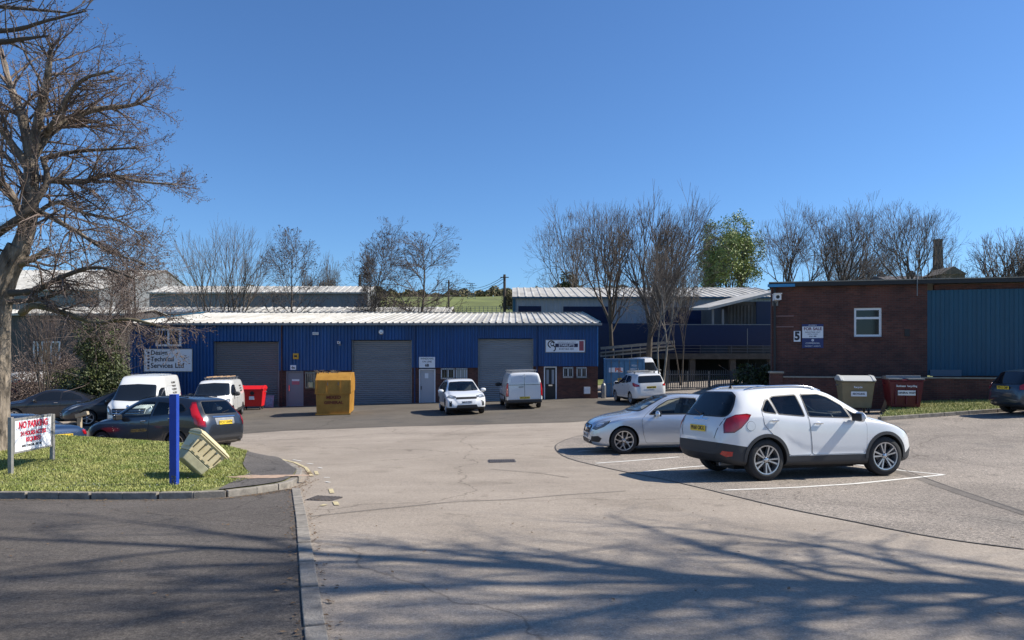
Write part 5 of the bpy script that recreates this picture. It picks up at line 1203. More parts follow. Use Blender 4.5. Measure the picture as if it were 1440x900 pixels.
def wag_extra(t, bvh, pm, sp):
    fromBM(conform(bvh, [(0, a, b) for a, b in rnd([(-.36, .86), (.36, .86), (.38, 1.05), (-.38, 1.05)], .03)], (1, 0, 0), .006), 'plate_recess', [M['galv']], t)
    fromBM(conform(bvh, [(0, a, b) for a, b in rnd([(-.45, 1.07), (.45, 1.07), (.44, 1.095), (-.44, 1.095)], .01)], (1, 0, 0), .012), 'tailgate_strip', [M['chrome']], t)
    fromBM(conform(bvh, [(0, a, b) for a, b in rnd([(-.80, .40), (.80, .40), (.82, .48), (-.82, .48)], .02)], (1, 0, 0), .006), 'bumper_insert', [M['plastic']], t)
    for s in (1, -1): mb = MB(); mb.tube([(-2.34, s*.62, .36), (-2.1, s*.62, .36)], .045, 12); mb.build('exhaust', M['chrome'], t)
    for s in (1, -1):
        mb = MB(); q = []
        for x_ in np.linspace(-1.5, .2, 9): h = bvh.ray_cast(Vector((x_, s*.56, 4)), Vector((0, 0, -1)))[0]; q.append((x_, s*.56, h.z+.03))
        mb.tube(q, .015, 6); mb.build('roof_rail', M['plastic'], t, smooth=50)
    h = bvh.ray_cast(Vector((-6, 0, 1.2)), Vector((1, 0, 0)))[0]; mb = MB(); mb.bar(h+Vector((-.02, 0, 0)), h+Vector((.05, -.35, .06)), .02, .015); mb.build('wiper', M['black'], t)
vehicle('parked_car', 'dark grey estate crossover parked across the far side of the raised verge', 'car', WAG, -10.4, 21.2, 180-19, GREY, 'five', 'YC17 XWN', extra=wag_extra, dz=-.10)
# --- white crossover facing the viewer ---
EVO = plain(scaled(CROSS, 4.37/4.28, 1.90/1.78, 1.65/1.66), r=.37, ax=1.34, gap=.05)
EVO['screen'] = [(-.72, 1.12), (-.58, 1.50), (0, 1.52), (.58, 1.50), (.72, 1.12), (0, 1.10)]; EVO['head'] = [(2.02, .52, .80), (1.97, .60, .88), (1.8, .80, .92), (1.66, .86, .91), (1.72, .86, .82), (1.95, .70, .78)]
EVO['grille'] = [(-.50, .74), (-.48, .84), (.48, .84), (.50, .74)]; EVO['grille2'] = [(-.52, .34), (-.46, .48), (.46, .48), (.52, .34)]; EVO['blackbars'] = True; EVO['fog'] = [(2.0, .62, .42), (1.99, .64, .66), (1.93, .74, .66), (1.93, .74, .42)]; EVO['fp'] = .60
EVO['k'] = dict(EVO['k']); EVO['k']['wm'] = [(a*1.02, b*1.0 if a < 1.2 else min(.95, b*1.10)) for a, b in EVO['k']['wm']]; EVO['k']['wr'] = [(a, b*(1.10 if a > 1.2 else 1)) for a, b in EVO['k']['wr']]
vehicle('parked_car', 'white crossover facing out between the middle and right roller shutters', 'car', EVO, -2.55, 35.6, -90+12, WHITE, 'five', None, 'MA19 FZK')
OUT = plain(scaled(CROSS, 4.66/4.28, 1.80/1.78, 1.70/1.66), r=.345, ax=1.335, cabin=None)
OUT['tail'] = [(-2.25, .60, .98), (-2.24, .60, 1.06), (-2.1, .80, 1.15), (-1.9, .88, 1.19), (-1.78, .88, 1.17), (-1.9, .88, 1.04), (-2.1, .84, .96)]; OUT['rearwin'] = [(-.68, 1.18), (-.60, 1.52), (.60, 1.52), (.68, 1.18)]; OUT['rp'] = .92
OUT['k'] = dict(OUT['k']); OUT['k']['zr'] = [(-2.33, .66), (-2.31, .9), (-2.27, 1.12), (-2.2, 1.3), (-2.1, 1.5), (-1.98, 1.63)]+[p for p in OUT['k']['zr'] if p[0] > -1.7]
def rack_extra(t, bvh, pm, sp, xs_=(-1.3, -.2), wd=.62, n=None):
    mb = MB()
    for x_ in xs_:
        h = bvh.ray_cast(Vector((x_, 0, 6)), Vector((0, 0, -1)))[0].z+.08; mb.tube([(x_, -wd, h), (x_, wd, h)], .025, 6)
        for s in (1, -1): hh = bvh.ray_cast(Vector((x_, s*wd*.9, 6)), Vector((0, 0, -1)))[0].z; mb.box(x_-.03, x_+.03, s*wd*.9-.03, s*wd*.9+.03, hh-.01, h)
    mb.build('roof_bar', M['galv'], t)
vehicle('parked_car', 'white estate car with roof bars parked tail out beside the blue container', 'car', OUT, 7.05, 39.9, 90+9, WHITE, 'five', 'DK64 YRH', extra=rack_extra)
# --- vans ---
VAN = dict(r=.325, ax=1.50, ww=.215, gap=.05, arch=None, mirror=(1.02, .93, 1.22), ms=1.35, tum=.02, rr=.11, vanmirror=True, sharp=32,
  k=dict(zr=[(-2.40, 1.78), (-2.38, 1.86), (-2.30, 1.92), (-1.8, 1.945), (0, 1.95), (.55, 1.93), (.85, 1.85), (1.1, 1.70), (1.45, 1.44), (1.72, 1.25), (1.85, 1.19), (2.1, 1.08), (2.3, .93), (2.38, .78), (2.42, .60)],
         zb=[(-2.40, 1.15), (-2.0, 1.18), (0, 1.15), (1.0, 1.12), (1.6, 1.08), (2.0, .95), (2.3, .74), (2.42, .5)],
         wr=[(-2.40, .70), (-2.35, .745), (-2.0, .76), (0, .76), (.8, .74), (1.3, .74), (1.8, .76), (2.1, .66), (2.3, .54), (2.42, .44)],
         wm=[(-2.40, .86), (-2.36, .90), (-2.2, .93), (-1.5, .95), (1.5, .95), (1.9, .90), (2.15, .80), (2.32, .66), (2.42, .50)],
         z0=[(-2.40, .34), (-2.2, .28), (2.0, .24), (2.42, .34)]),
  cuts=[((0, 0, .48), (0, 0, 1))], matf=lambda c: 1 if c.z < .48 else 0,
  side_win=[[(.28, 1.16), (.26, 1.66), (.75, 1.66), (.98, 1.56), (1.38, 1.24), (1.40, 1.15)]],
  doors=[[(.20, .42), (.18, 1.72), (.78, 1.74), (1.05, 1.60), (1.48, 1.22), (1.50, .9), (1.12, .62), (1.05, .42)], [(.16, .46), (.14, 1.78), (-.92, 1.78), (-.92, .46)]],
  handles=[(.36, 1.02), (.02, 1.02)], screen=[(-.78, 1.20), (-.66, 1.78), (0, 1.83), (.66, 1.78), (.78, 1.20), (0, 1.17)], rearwin=None,
  head=[(2.24, .52, .66), (2.16, .58, .86), (1.98, .74, 1.00), (1.80, .84, 1.02), (1.88, .84, .90), (2.1, .72, .68)], headd=(-.75, -.5, 0),
  tail=[(-2.38, .80, .66), (-2.38, .80, 1.40), (-2.32, .90, 1.42), (-2.22, .93, 1.38), (-2.22, .94, .70), (-2.3, .93, .64)], taild=(.75, -.66, 0),
  rp=.58, fp=.45, grille=[(-.55, .68), (-.52, .82), (.52, .82), (.55, .68)], grille2=[(-.6, .34), (-.55, .46), (.55, .46), (.6, .34)])
def van_extra(t, bvh, pm, sp):
    rack_extra(t, bvh, pm, sp, (-2.0, -1.2, -.4, .3), .70)
    for s in (1, -1):
        q = rnd([(s*.05, 1.32), (s*.05, 1.72), (s*.66, 1.70), (s*.72, 1.32)], .05)
        fromBM(conform(bvh, [(0, a, b) for a, b in q], (1, 0, 0), .004), 'window_blank', [Mat('satin_panel', (.62, .66, .72), .35, coat=.5) if 'satin_panel' not in bpy.data.materials else bpy.data.materials['satin_panel']], t)
    mb = MB(); mb.box(-2.412, -2.40, -.004, .008, .50, 1.80); mb.build('rear_door_gap', M['black'], t)
    mb = MB(); mb.box(-2.44, -2.40, .06, .30, 1.12, 1.15); mb.box(-2.43, -2.40, -.80, .80, 1.235, 1.25); mb.build('rear_handle', M['black'], t)
    mb = MB(); mb.box(-2.47, -2.38, -.86, .86, .34, .50); mb.build('rear_bumper', M['plastic'], t, bevel=.03)
    mb = MB(); mb.box(-1.0, 1.0, -.975, -.93, .62, .70); mb.box(-1.0, 1.0, .93, .975, .62, .70); mb.build('rubbing_strip', M['plastic'], t, bevel=.01)
    mb = MB(); mb.tube([(-2.5, -.55, .26), (-2.1, -.55, .30)], .035, 8); mb.build('exhaust', M['chrome'], t)
vehicle('parked_van', 'white panel van seen from behind at the right hand roller shutter', 'van', scaled(VAN, 1, 1, .965), .42, 38.6, 90+6, WHITE, 'steel', 'FH12 KXO', extra=van_extra)
def sideprint(t, bvh, pm, sp, zs=(1.55, 1.42, 1.29), x0=-1.2, tx=('HEATING', 'AND GAS', '01457 862')):
    for z_, s_ in zip(zs, tx):
        h = bvh.ray_cast(Vector((x0, 5, z_)), Vector((0, -1, 0)))[0]; text(s_, .15, M['seam'], t, (x0, h.y+.006, z_), (0, 1, .0), bold=.02)
def v2(t, bvh, pm, sp):
    rack_extra(t, bvh, pm, sp, (-1.9, -1.0, -.1), .68)
    mb = MB()
    for s in (-.45, -.15, .2, .5): mb.tube([(-2.1, s, 2.07), (.5, s, 2.07)], .028, 6)
    mb.build('roof_load', Mat('timber', (.35, .22, .12), .8), t); sideprint(t, bvh, pm, sp)
V2 = dict(VAN); V2['screen'] = [(-.80, 1.20), (-.70, 1.74), (0, 1.78), (.70, 1.74), (.80, 1.20), (0, 1.17)]
vehicle('parked_van', 'white van with timber on its roof rack facing out beside the red bin', 'van', V2, -15.0, 36.4, -90+12, WH2, 'steel', None, 'RK13 ZPE', extra=v2)
VH = scaled(VAN, 1.06, 1.06, 1.0, r=.34, ax=1.66)
VH['k'] = dict(VH['k']); VH['k']['zr'] = [(-2.54, 2.10), (-2.52, 2.2), (-2.45, 2.27), (-2, 2.30), (0, 2.30), (.4, 2.28), (.7, 2.20), (1.0, 1.99), (1.25, 1.78), (1.7, 1.40), (1.92, 1.25), (2.2, 1.13), (2.42, .98), (2.52, .82), (2.56, .62)]
VH['k']['zb'] = [(-2.54, 1.2), (0, 1.18), (1.2, 1.16), (1.7, 1.12), (2.15, .98), (2.4, .76), (2.56, .5)]
VH['screen'] = [(-.84, 1.26), (-.74, 1.86), (0, 1.90), (.74, 1.86), (.84, 1.26), (0, 1.22)]; VH['side_win'] = [[(.45, 1.22), (.42, 1.72), (.85, 1.72), (1.1, 1.62), (1.48, 1.30), (1.48, 1.22)]]
VH['grille'] = [(-.60, .62), (-.66, .92), (.66, .92), (.60, .62)]
def vh_extra(t, bvh, pm, sp):
    sideprint(t, bvh, pm, sp, (1.9, 1.74, 1.58, 1.42), -1.2, ('PLUMBING', 'DRAINAGE', 'GAS SERVICE', '0161 339 42'))
    mb = MB(); mb.lathe([(0, 2.60), (.05, 2.59), (.07, 2.55)], 16, 'x', (0, 0, 1.0)); mb.build('badge', M['chrome'], t)
    for k in range(5):
        x_ = -2.0+k*.5; fromBM(conform(bvh, [(x_, -.6, 0), (x_+.05, -.6, 0), (x_+.05, .6, 0), (x_, .6, 0)], (0, 0, -1), .015), 'roof_ridge', [pm], t)
vehicle('parked_van', 'white high roofed van behind the grey estate car on the left', 'van', VH, -16.7, 32.4, -90+12, WH2, 'steel', None, 'MV66 LDJ', extra=vh_extra)
VX = dict(VH); VX['k'] = dict(VH['k']); VX['k']['zr'] = [(a, b*(1.1 if b > 1.7 else 1)) for a, b in VH['k']['zr']]
vehicle('parked_van', 'tall white van nose on the right of the blue container', 'van', VH, 9.9, 54.1, -90+4, WHITE, 'steel', None, 'BD65 HUF')
# --- small dark cars ---
HATCH = plain(scaled(CROSS, .97, .98, .905), r=.315, ax=1.28, cabin=None)
HATCH['tail'] = [(-2.0, .62, .84), (-1.99, .62, .98), (-1.90, .76, 1.05), (-1.7, .85, 1.06), (-1.60, .86, 1.0), (-1.74, .86, .92), (-1.92, .80, .84)]
vehicle('parked_car', 'dark teal hatchback cut off by the right edge of the picture', 'car', HATCH, 18.35, 23.7, 4, DGREEN, 'cap', 'YD11 OBP')
vehicle('parked_car', 'black saloon like car facing out under the holly bush on the left', 'car', plain(scaled(SAL, 1, 1, 1.06), r=.33, ax=1.42, cabin=None), -22.6, 35.0, 180+24, BLK, 'cap', None, 'PE58 GHT')
PICK = plain(scaled(CROSS, 1.08, 1.04, .98), r=.36, ax=1.38, cabin=None)
vehicle('parked_car', 'black car in deep shade left of the high roofed white van', 'car', PICK, -18.6, 33.6, 180+38, BLK, 'five', None, 'SF09 KMN')
vehicle('parked_car', 'blue saloon with yellow rear plate half hidden by the no parking sign', 'car', dict(SAL, cabin=None), -14.65, 20.4, 180-20, BLUE, 'cap', 'WN07 AUE', dz=-.22)
for i, (px, dd, hh) in enumerate(((32, 56, 100), (46, 57, 80))):
    vehicle('parked_van', ['left one of two distant white vans showing only a bright roof behind the twigs', 'right one of two distant white vans showing only a bright roof behind the twigs'][i], 'van', VAN, X(px, dd), dd, hh, WHITE, 'steel', 'PN5%d RTA' % i, sides=(1, -1))
vehicle('parked_car', 'red car glimpsed far left beside the big tree trunk', 'car', HATCH, X(14, 46), 46, 200, paint('red_paint', (.5, .015, .02)), 'cap', None, 'CA12 PLO')
# ---------------- bins, skip, container, signs ----------------
def bin1100(label, x, y, rz, body, lid, strip=True, group=None, kind='a', title=None):
    t = thing('wheeled_bin', label, 'bin', (x, y, g(x, y)), rz, group); sc_ = .86 if kind in 'ab' and strip else 1.0
    mb = MB(); w0, w1, d0, d1, h0, h1 = .56, .66, .40, .52, .22, 1.18
    def frus(mb, a, b, c, d, z0, z1, m=0): mb.add([(-a, -c, z0), (a, -c, z0), (a, c, z0), (-a, c, z0), (-b, -d, z1), (b, -d, z1), (b, d, z1), (-b, d, z1)], [(3, 2, 1, 0), (4, 5, 6, 7), (0, 1, 5, 4), (1, 2, 6, 5), (2, 3, 7, 6), (3, 0, 4, 7)], m)
    frus(mb, w0, w1, d0, d1, h0, h1); mb.box(-w1-.04, w1+.04, -d1-.04, d1+.04, h1-.0, h1+.05); mb.build('tub', body, t, bevel=.025)
    mb = MB()
    for k in (-.42, .0, .42): mb.box(k-.02, k+.02, -d1-.005, -d0-.02, .34, 1.12) if kind == 'b' else None
    for s in (-1, 1): mb.tube([(s*(w1+.02), 0, 1.06), (s*(w1+.12), 0, 1.06)], .028, 8)
    mb.build('trunnion', body if kind == 'b' else M['galv'], t)
    mb = MB()
    if kind == 'a':
        pr = [(d1+.05, h1+.05), (d1+.02, h1+.12), (.2, h1+.24), (-.2, h1+.22), (-d1+.02, h1+.10), (-d1-.06, h1+.05)]
        mb.sweep(pr, -w1-.03, w1+.03); mb.sweep([(a, b+.02) for a, b in pr], -w1-.05, -w1+.08); mb.sweep([(a, b+.02) for a, b in pr], w1-.08, w1+.05)
    else:
        mb.sweep([(d1+.04, h1+.05), (d1, h1+.16), (-.1, h1+.20), (-.12, h1+.05)], -w1-.02, w1+.02); mb.box(-w1-.03, -.18, -d1-.05, -.125, h1+.05, h1+.10); mb.box(.05, w1+.03, -d1-.05, -.125, h1+.05, h1+.10)
    mb.build('lid', lid, t, bevel=.015)
    for sx in (-1, 1):
        for sy in (-1, 1):
            mb = MB(); mb.lathe([(0, -.025), (.09, -.025), (.10, -.015), (.10, .015), (.09, .025), (0, .025)], 18, 'x', (sx*.46, sy*.34, .10)); c = mb.build('wheel', M['tyre'], t, smooth=40)
            mb = MB(); mb.box(sx*.46-.045, sx*.46-.03, sy*.34-.03, sy*.34+.03, .09, .24); mb.box(sx*.46+.03, sx*.46+.045, sy*.34-.03, sy*.34+.03, .09, .24); mb.build('fork', M['galv'], c)
    if strip:
        mb = MB(); mb.box(-.28 if kind == 'a' else -.34, .34, -.53, -.47, .66, .84); o = mb.build('label_panel', M['whitep'], t); o.rotation_euler = (0, 0, 0)
        text('RECYCLING' if kind == 'a' else 'GENERAL WASTE', .09, ink, o, (.02, -.533, .75), bold=.03)
    t.scale = (sc_, 1, 1)
    if title: text(title, .10, M['whitep'] if kind != 'c' else ink, t, (0, -.515, 1.0), bold=.03, xs=1.1)
    return t
cream = Mat('cream_bin_steel', (.24, .19, .105), .5, var=.12, vs=3); mar = Mat('maroon_bin_steel', (.11, .010, .022), .4, var=.12, vs=3); redp = Mat('red_bin_plastic', (.62, .015, .02), .4)
p = P(1204, 580, 26.9); bin1100('cream steel wheeled bin with pale domed lid against the retaining wall', p.x-.05, p.y, aW, cream, Mat('pale_lid', (.50, .50, .47), .5), title='Recycle')
p = P(1269, 580, 26.5); bin1100('maroon steel wheeled bin with white label strip against the retaining wall', p.x, p.y, aW, mar, M['galv'], kind='b', title='Business Recycling')
p = P(1231, 580, 27.6); t = thing('leaning_plank', 'short wooden plank leaning between the cream and maroon bins', 'plank', (p.x, p.y-.9, g(p.x, p.y-.9)), aW)
mb = MB(); mb.bar((-.18, 0, 0), (.10, .25, .62), .16, .05); mb.build('board', Mat('old_timber', (.24, .18, .12), .85, var=.2), t)
p = P(356, 573, 42.0); t = bin1100('bright red plastic wheeled bin by the left roller shutter', p.x, p.y, R(8), redp, redp, strip=False); 
mb = MB(); mb.box(-.12, .16, -.53, -.48, .62, .82); mb.build('label_panel', M['whitep'], t); mb = MB(); mb.lathe([(0, -.545), (.11, -.54), (.12, -.50)], 16, 'y', (.05, 0, 1.0)); mb.build('port', M['black'], t)
# skip
sx_, sy_ = G(468, 584.2); sy_ += .05
t = thing('skip', 'tall rusty yellow enclosed skip standing between the left and middle roller doors', 'skip', (sx_, sy_, g(sx_, sy_)), R(8))
Ysk = Mat('rusty_yellow_steel', (.29, .135, .012), .55, col2=(.42, .215, .03), vs=1.6, bump=.2, bs=12)
mb = MB(); w_, dp = .84, 2.7
mb.add([(-w_+.03, 0, .06), (w_-.03, 0, .06), (w_-.03, dp, .06), (-w_+.03, dp, .06), (-w_, -.02, 1.12), (w_, -.02, 1.12), (w_, dp, 1.12), (-w_, dp, 1.12)], [(3, 2, 1, 0), (4, 5, 6, 7), (0, 1, 5, 4), (1, 2, 6, 5), (2, 3, 7, 6), (3, 0, 4, 7)])
mb.build('lower_body', Ysk, t, bevel=.02)
mb = MB(); mb.sweep([(-.05, 1.121), (-.05, 1.78), (.55, 2.12), (dp-.5, 2.12), (dp+.02, 1.78), (dp+.02, 1.121)], -w_-.03, w_+.03); mb.build('upper_body', Ysk, t, bevel=.02)
mb = MB()
for a, b in ((-w_-.04, -w_+.04), (-.36, -.31), (.31, .36), (w_-.04, w_+.04)): mb.box(a, b, -.085, -.052, 1.141, 1.76)
mb.box(-w_-.05, w_+.05, -.09, -.02, 1.08, 1.14); mb.box(-w_-.02, w_+.02, -.07, .0, .02, .10); mb.build('rib', Ysk, t)
mb = MB(); 
for a in (-.26, .26): mb.box(a-.015, a+.015, -.1, -.06, 1.52, 1.66)
mb.build('hinge', M['galv'], t)
rusty = Mat('dark_red_stencil', (.16, .03, .012), .7); text('MIXED', .22, rusty, t, (.03, -.04, .90), bold=.035, xs=1.1); text('GENERAL', .20, rusty, t, (.03, -.035, .64), bold=.035, xs=1.1)
mb = MB()
rr_ = random.Random(5)
for i in range(38): a = rr_.uniform(-.6, .5)-.25; b = rr_.uniform(.5, 1.6); a -= b*.1; l = rr_.uniform(.05, .25); mb.bar((a, b, 2.10), (a+rr_.uniform(-.2, .2), b+rr_.uniform(-.2, .2), 2.14+l*.5), .025, .025)
o = mb.build('scrap_timber', M['bark_d']); o.parent = None; o.location = t.location; o.rotation_euler = t.rotation_euler; tagit(o, 'loose scrap sticks piled on top of the yellow skip', 'scrap')
# lifebuoy-ish cream box left of the skip
t = thing('cream_box', 'small cream box on a bracket just left of the skip', 'box', (X(437.5), D0+.02, Z(545))); mb = MB(); mb.box(-.14, .14, -.15, .08, 0, .34); mb.build('housing', Mat('cream_plastic', (.5, .42, .2), .6), t, bevel=.02); mb = MB(); mb.box(-.11, .11, -.158, -.15, .04, .30); mb.build('lid', Mat('cream_plastic_light', (.55, .48, .27), .6), t)
# container
t = thing('shipping_container', 'blue shipping container with orange PIL letters beside the unit', 'container', (P(878, 560, 45.2).x, 45.2, -1.12), R(-7))
Cb = Mat('container_blue', (.06, .17, .30), .5, col2=(.09, .23, .38), vs=1.1)
mb = MB(); cw, ch, cl_ = 1.22, 2.59, 6.06
for s in (-1, 1):
    pr = []
    mb2 = MB(); n = 22
    for i in range(n):
        a = .1+i*(cl_-.2)/n; p_ = (cl_-.2)/n; pr += [(s*cw, a), (s*cw, a+p_*.35), (s*(cw-.035), a+p_*.5), (s*(cw-.035), a+p_*.85)]
    pr.append((s*cw, cl_-.1)); k = len(pr)
    mb.add([(x_, y_, .15) for x_, y_ in pr]+[(x_, y_, ch-.1) for x_, y_ in pr], [(i, i+1, k+i+1, k+i) for i in range(k-1)])
mb.build('side_wall', Cb, t)
mb = MB()
for sx2 in (-1, 1):
    for yy in (0, cl_-.12): mb.box(sx2*cw-.06, sx2*cw+.06, yy, yy+.12, 0, ch)
    mb.box(sx2*cw-.05, sx2*cw+.05, .12, cl_-.12, ch-.12, ch-.01); mb.box(sx2*cw-.05, sx2*cw+.05, .12, cl_-.12, .01, .16)
mb.box(-cw+.06, cw-.06, 0, .1, ch-.12, ch-.005); mb.box(-cw+.06, cw-.06, 0, .1, 0, .15); mb.box(-cw+.06, cw-.06, cl_-.1, cl_, .0, ch-.01); mb.build('frame', Cb, t)
mb = MB(); mb.box(-cw+.05, cw-.05, .05, cl_-.05, ch-.05, ch-.02); mb.build('roof', M['galv'], t); mb = MB(); mb.box(-cw+.05, cw-.05, .05, cl_-.05, .05, .15); mb.build('floor', M['bark_d'], t)
for s in (-1, 1):
    mb = MB(); a, b = sorted((s*.012, s*(cw-.07)))
    n = 3; hh = (ch-.30)/n
    mb.box(a, b, .045, .08, .16, ch-.13)
    for i in range(n): mb.box(a+.05, b-.05, .03, .046, .20+i*hh, .20+i*hh+hh-.1)
    od = mb.build('door', Cb, t, bevel=.008)
    for f_ in (.28, .72):
        x_ = a+(b-a)*f_; mb = MB(); mb.tube([(x_, -.01, .08), (x_, -.01, ch-.06)], .02, 8)
        for zz in (.3, 1.0, 1.7, 2.35): mb.box(x_-.05, x_+.05, -.005, .03, zz-.03, zz+.03)
        mb.box(x_-.02, x_+.25*s, -.04, -.02, 1.0, 1.04); mb.build('locking_bar', M['galv'], od, smooth=40)
mb = MB(); mb.box(-.98, -.08, .005, .028, 1.72, 2.02); o = mb.build('name_panel', M['whitep'], t); text('PIL', .34, Mat('orange_ink', (.65, .10, .02), .5), o, (-.36, .002, 1.87), bold=.04, xs=1.1)
mb = MB(); mb.box(-.42, -.12, .005, .028, 1.02, 1.36); o = mb.build('warning_panel', Mat('amber_label', (.65, .38, .02), .5), t); text('!', .26, ink, o, (-.27, .002, 1.19), bold=.05)
for k, s_ in enumerate(('PCIU', '285417 3', '22G1')): text(s_, .15, M['whitep'], t, (.62, .02, 2.15-k*.22), bold=.01)
# junk strip by the container
t = thing('gas_bottle', 'grey gas bottle standing left of the blue container', 'bottle', (X(849.5), 44.3, -1.0)); mb = MB(); mb.lathe([(0, 0), (.15, .0), (.16, .05), (.16, .75), (.12, .9), (.05, .95), (.05, 1.05), (0, 1.05)], 16); mb.build('cylinder', M['galv'], t, smooth=40); mb = MB(); mb.lathe([(0, 1.13), (.03, 1.12), (.03, 1.05)], 8); mb.build('valve', M['galv'], t)
# NO PARKING sign
a = Vector((-8.46, 12.0)); b = Vector((-8.50, 13.15)); zA, zB = EYE-.0875*a.y, EYE-.083*b.y
t = thing('parking_sign', 'white no parking sign in red capitals on a grey metal frame', 'sign', (a.x, a.y, float(gi(a.x, a.y))))
steel = Mat('painted_grey_frame', (.30, .29, .27), .5, .3, var=.1, vs=6)
for q, zt_ in ((a, zA), (b, zB)):
    mb = MB(); mb.box(q.x-.032, q.x+.032, q.y-.032, q.y+.032, float(gi(q.x, q.y))-.2, zt_+.01); mb.build('post', steel, t, bevel=.005, world=True)
zt_ = (zA+zB)/2; hgt = .60; d_ = (b-a).normalized(); nn = Vector((d_.y, -d_.x)); L_ = (b-a).length-.09; rz = math.atan2(d_.y, d_.x); cM = (a+b)/2
pn = MB(); Mloc = Matrix.Translation((cM.x, cM.y, zt_))@Matrix.Rotation(rz, 4, 'Z')
pn.box(-L_/2+.03, L_/2-.03, -.018, .018, -hgt+.03, -.04, M=Mloc); pan = pn.build('sign_panel', M['whitep'], t, world=True)
fr_ = MB(); fr_.box(-L_/2, L_/2, -.025, .025, -.04, 0, M=Mloc); fr_.box(-L_/2, L_/2, -.025, .025, -hgt, -hgt+.03, M=Mloc); fr_.box(-L_/2, -L_/2+.03, -.025, .025, -hgt+.03, -.04, M=Mloc); fr_.box(L_/2-.03, L_/2, -.025, .025, -hgt+.03, -.04, M=Mloc); fr_.build('frame', steel, t, world=True)
def sg(s, size, z, mat, xs, dx=0):
    p_ = Mloc @ Vector((dx, -.021, z)); o = text(s, size, mat, None, (0, 0, 0), (nn.x, nn.y, 0), bold=.035, xs=xs); o.location = p_; o.parent = pan
redS = Mat('sign_red', (.66, .02, .06), .45)
sg('NO PARKING', .165, -.135, redS, .80); sg('24 HOURS ACCESS', .105, -.285, redS, .80); sg('REQUIRED', .105, -.395, redS, .85); sg('SAFE  COLOUR  GLP  RE', .05, -.495, ink, 1.0, -.05)
# blue post
x, y = G(246, 688, .06); y = 11.22; x = (245-CX)/FPX*y
t = thing('blue_post', 'square bright blue post at the front edge of the grass verge', 'post', (x, y, float(gi(x, y))))
bp_ = Mat('blue_post_paint', (.012, .055, .36), .4, var=.1, vs=6); hz = EYE-.0555*y-float(gi(x, y))
mb = MB(); mb.box(-.058, .058, -.05, .05, -.2, hz); mb.build('shaft', bp_, t, bevel=.006); mb = MB(); mb.box(-.059, .059, -.051, .051, hz+.001, hz+.012); mb.build('cap', bp_, t, bevel=.004)
mb = MB(); rr_ = random.Random(2)
for i in range(26): a_ = rr_.uniform(-.05, .05); b_ = rr_.uniform(.01, .14); mb.box(a_-.006, a_+.006, -.0525, -.049, b_, b_+.02)
mb.build('scuffs', M['galv'], t)
# grit bin tipped over
gx, gy = -5.36, 12.1
t = thing('grit_bin', 'cream plastic grit bin tipped on its edge behind the blue post', 'grit bin', (gx, gy, float(gi(gx, gy))+.01))
crm = Mat('cream_plastic_bin', (.66, .54, .30), .55, col2=(.78, .66, .42), vs=3); crm2 = Mat('pale_yellow_lid', (.62, .53, .30), .5, var=.08); wth = Mat('weathered_base', (.36, .34, .22), .7, var=.25, vs=4)
Rm = Matrix.Translation((.06, 0, .0))@Matrix.Scale(.74, 4)@Matrix.Rotation(R(44), 4, 'Z')@Matrix.Rotation(R(46), 4, 'Y')
def fr3(mb, a, b, c, d, z0, z1): mb.add([(-a, -c, z0), (a, -c, z0), (a, c, z0), (-a, c, z0), (-b, -d, z1), (b, -d, z1), (b, d, z1), (-b, d, z1)], [(3, 2, 1, 0), (4, 5, 6, 7), (0, 1, 5, 4), (1, 2, 6, 5), (2, 3, 7, 6), (3, 0, 4, 7)])
def addp(name, fn, mat, bev=.02, sm=None):
    mb = MB(); fn(mb); mb.v = [tuple(Rm@Vector((v[0]-.40, v[1], v[2]+.0))) for v in mb.v]; return mb.build(name, mat, t, bevel=bev, smooth=sm)
addp('base', lambda m_: fr3(m_, .30, .33, .24, .265, 0, .22), wth)
def tub(m_):
    fr3(m_, .335, .40, .27, .33, .221, .60)
    for k in range(4):
        for s in (-1, 1):
            xx = -.24+k*.16; zt2 = .57
            m_.add([(xx-.05, s*.285, .25), (xx+.05, s*.285, .25), (xx+.05, s*.345, zt2), (xx-.05, s*.345, zt2), (xx-.05, s*.25, .25), (xx+.05, s*.25, .25), (xx+.05, s*.25, zt2), (xx-.05, s*.25, zt2)], [(0, 1, 2, 3), (4, 7, 6, 5), (0, 4, 5, 1), (3, 2, 6, 7), (0, 3, 7, 4), (1, 5, 6, 2)])
    for s in (-1, 1): m_.box(s*.36-.02, s*.36+.03*s+.02, -.2, .2, .3, .5)
addp('tub', tub, crm, .015)
def grooves(m_):
    for k in range(5):
        xx = -.32+k*.16
        for s in (-1, 1): m_.add([(xx-.016, s*.282, .30), (xx+.016, s*.282, .30), (xx+.016, s*.332, .54), (xx-.016, s*.332, .54), (xx-.022, s*.25, .26), (xx+.022, s*.25, .26), (xx+.022, s*.25, .56), (xx-.022, s*.25, .56)], [(0, 1, 2, 3), (4, 7, 6, 5), (0, 4, 5, 1), (3, 2, 6, 7), (0, 3, 7, 4), (1, 5, 6, 2)])
addp('groove_shade', grooves, Mat('dark_groove_shade', (.11, .10, .055), .9, var=.4, vs=9), 0)  # dark strips put the shade of the recesses between ribs into colour
addp('rim', lambda m_: m_.box(-.44, .44, -.37, .37, .601, .65), crm2, .022)
addp('lid', lambda m_: m_.sweep([(-.385, .651), (-.37, .69), (-.2, .74), (0, .755), (.2, .74), (.37, .69), (.385, .651)], -.45, .45), crm2, .06)
addp('lid_ridge', lambda m_: m_.sweep([(-.30, .70), (-.18, .762), (0, .778), (.18, .762), (.30, .70)], -.36, .36), crm2, .015)
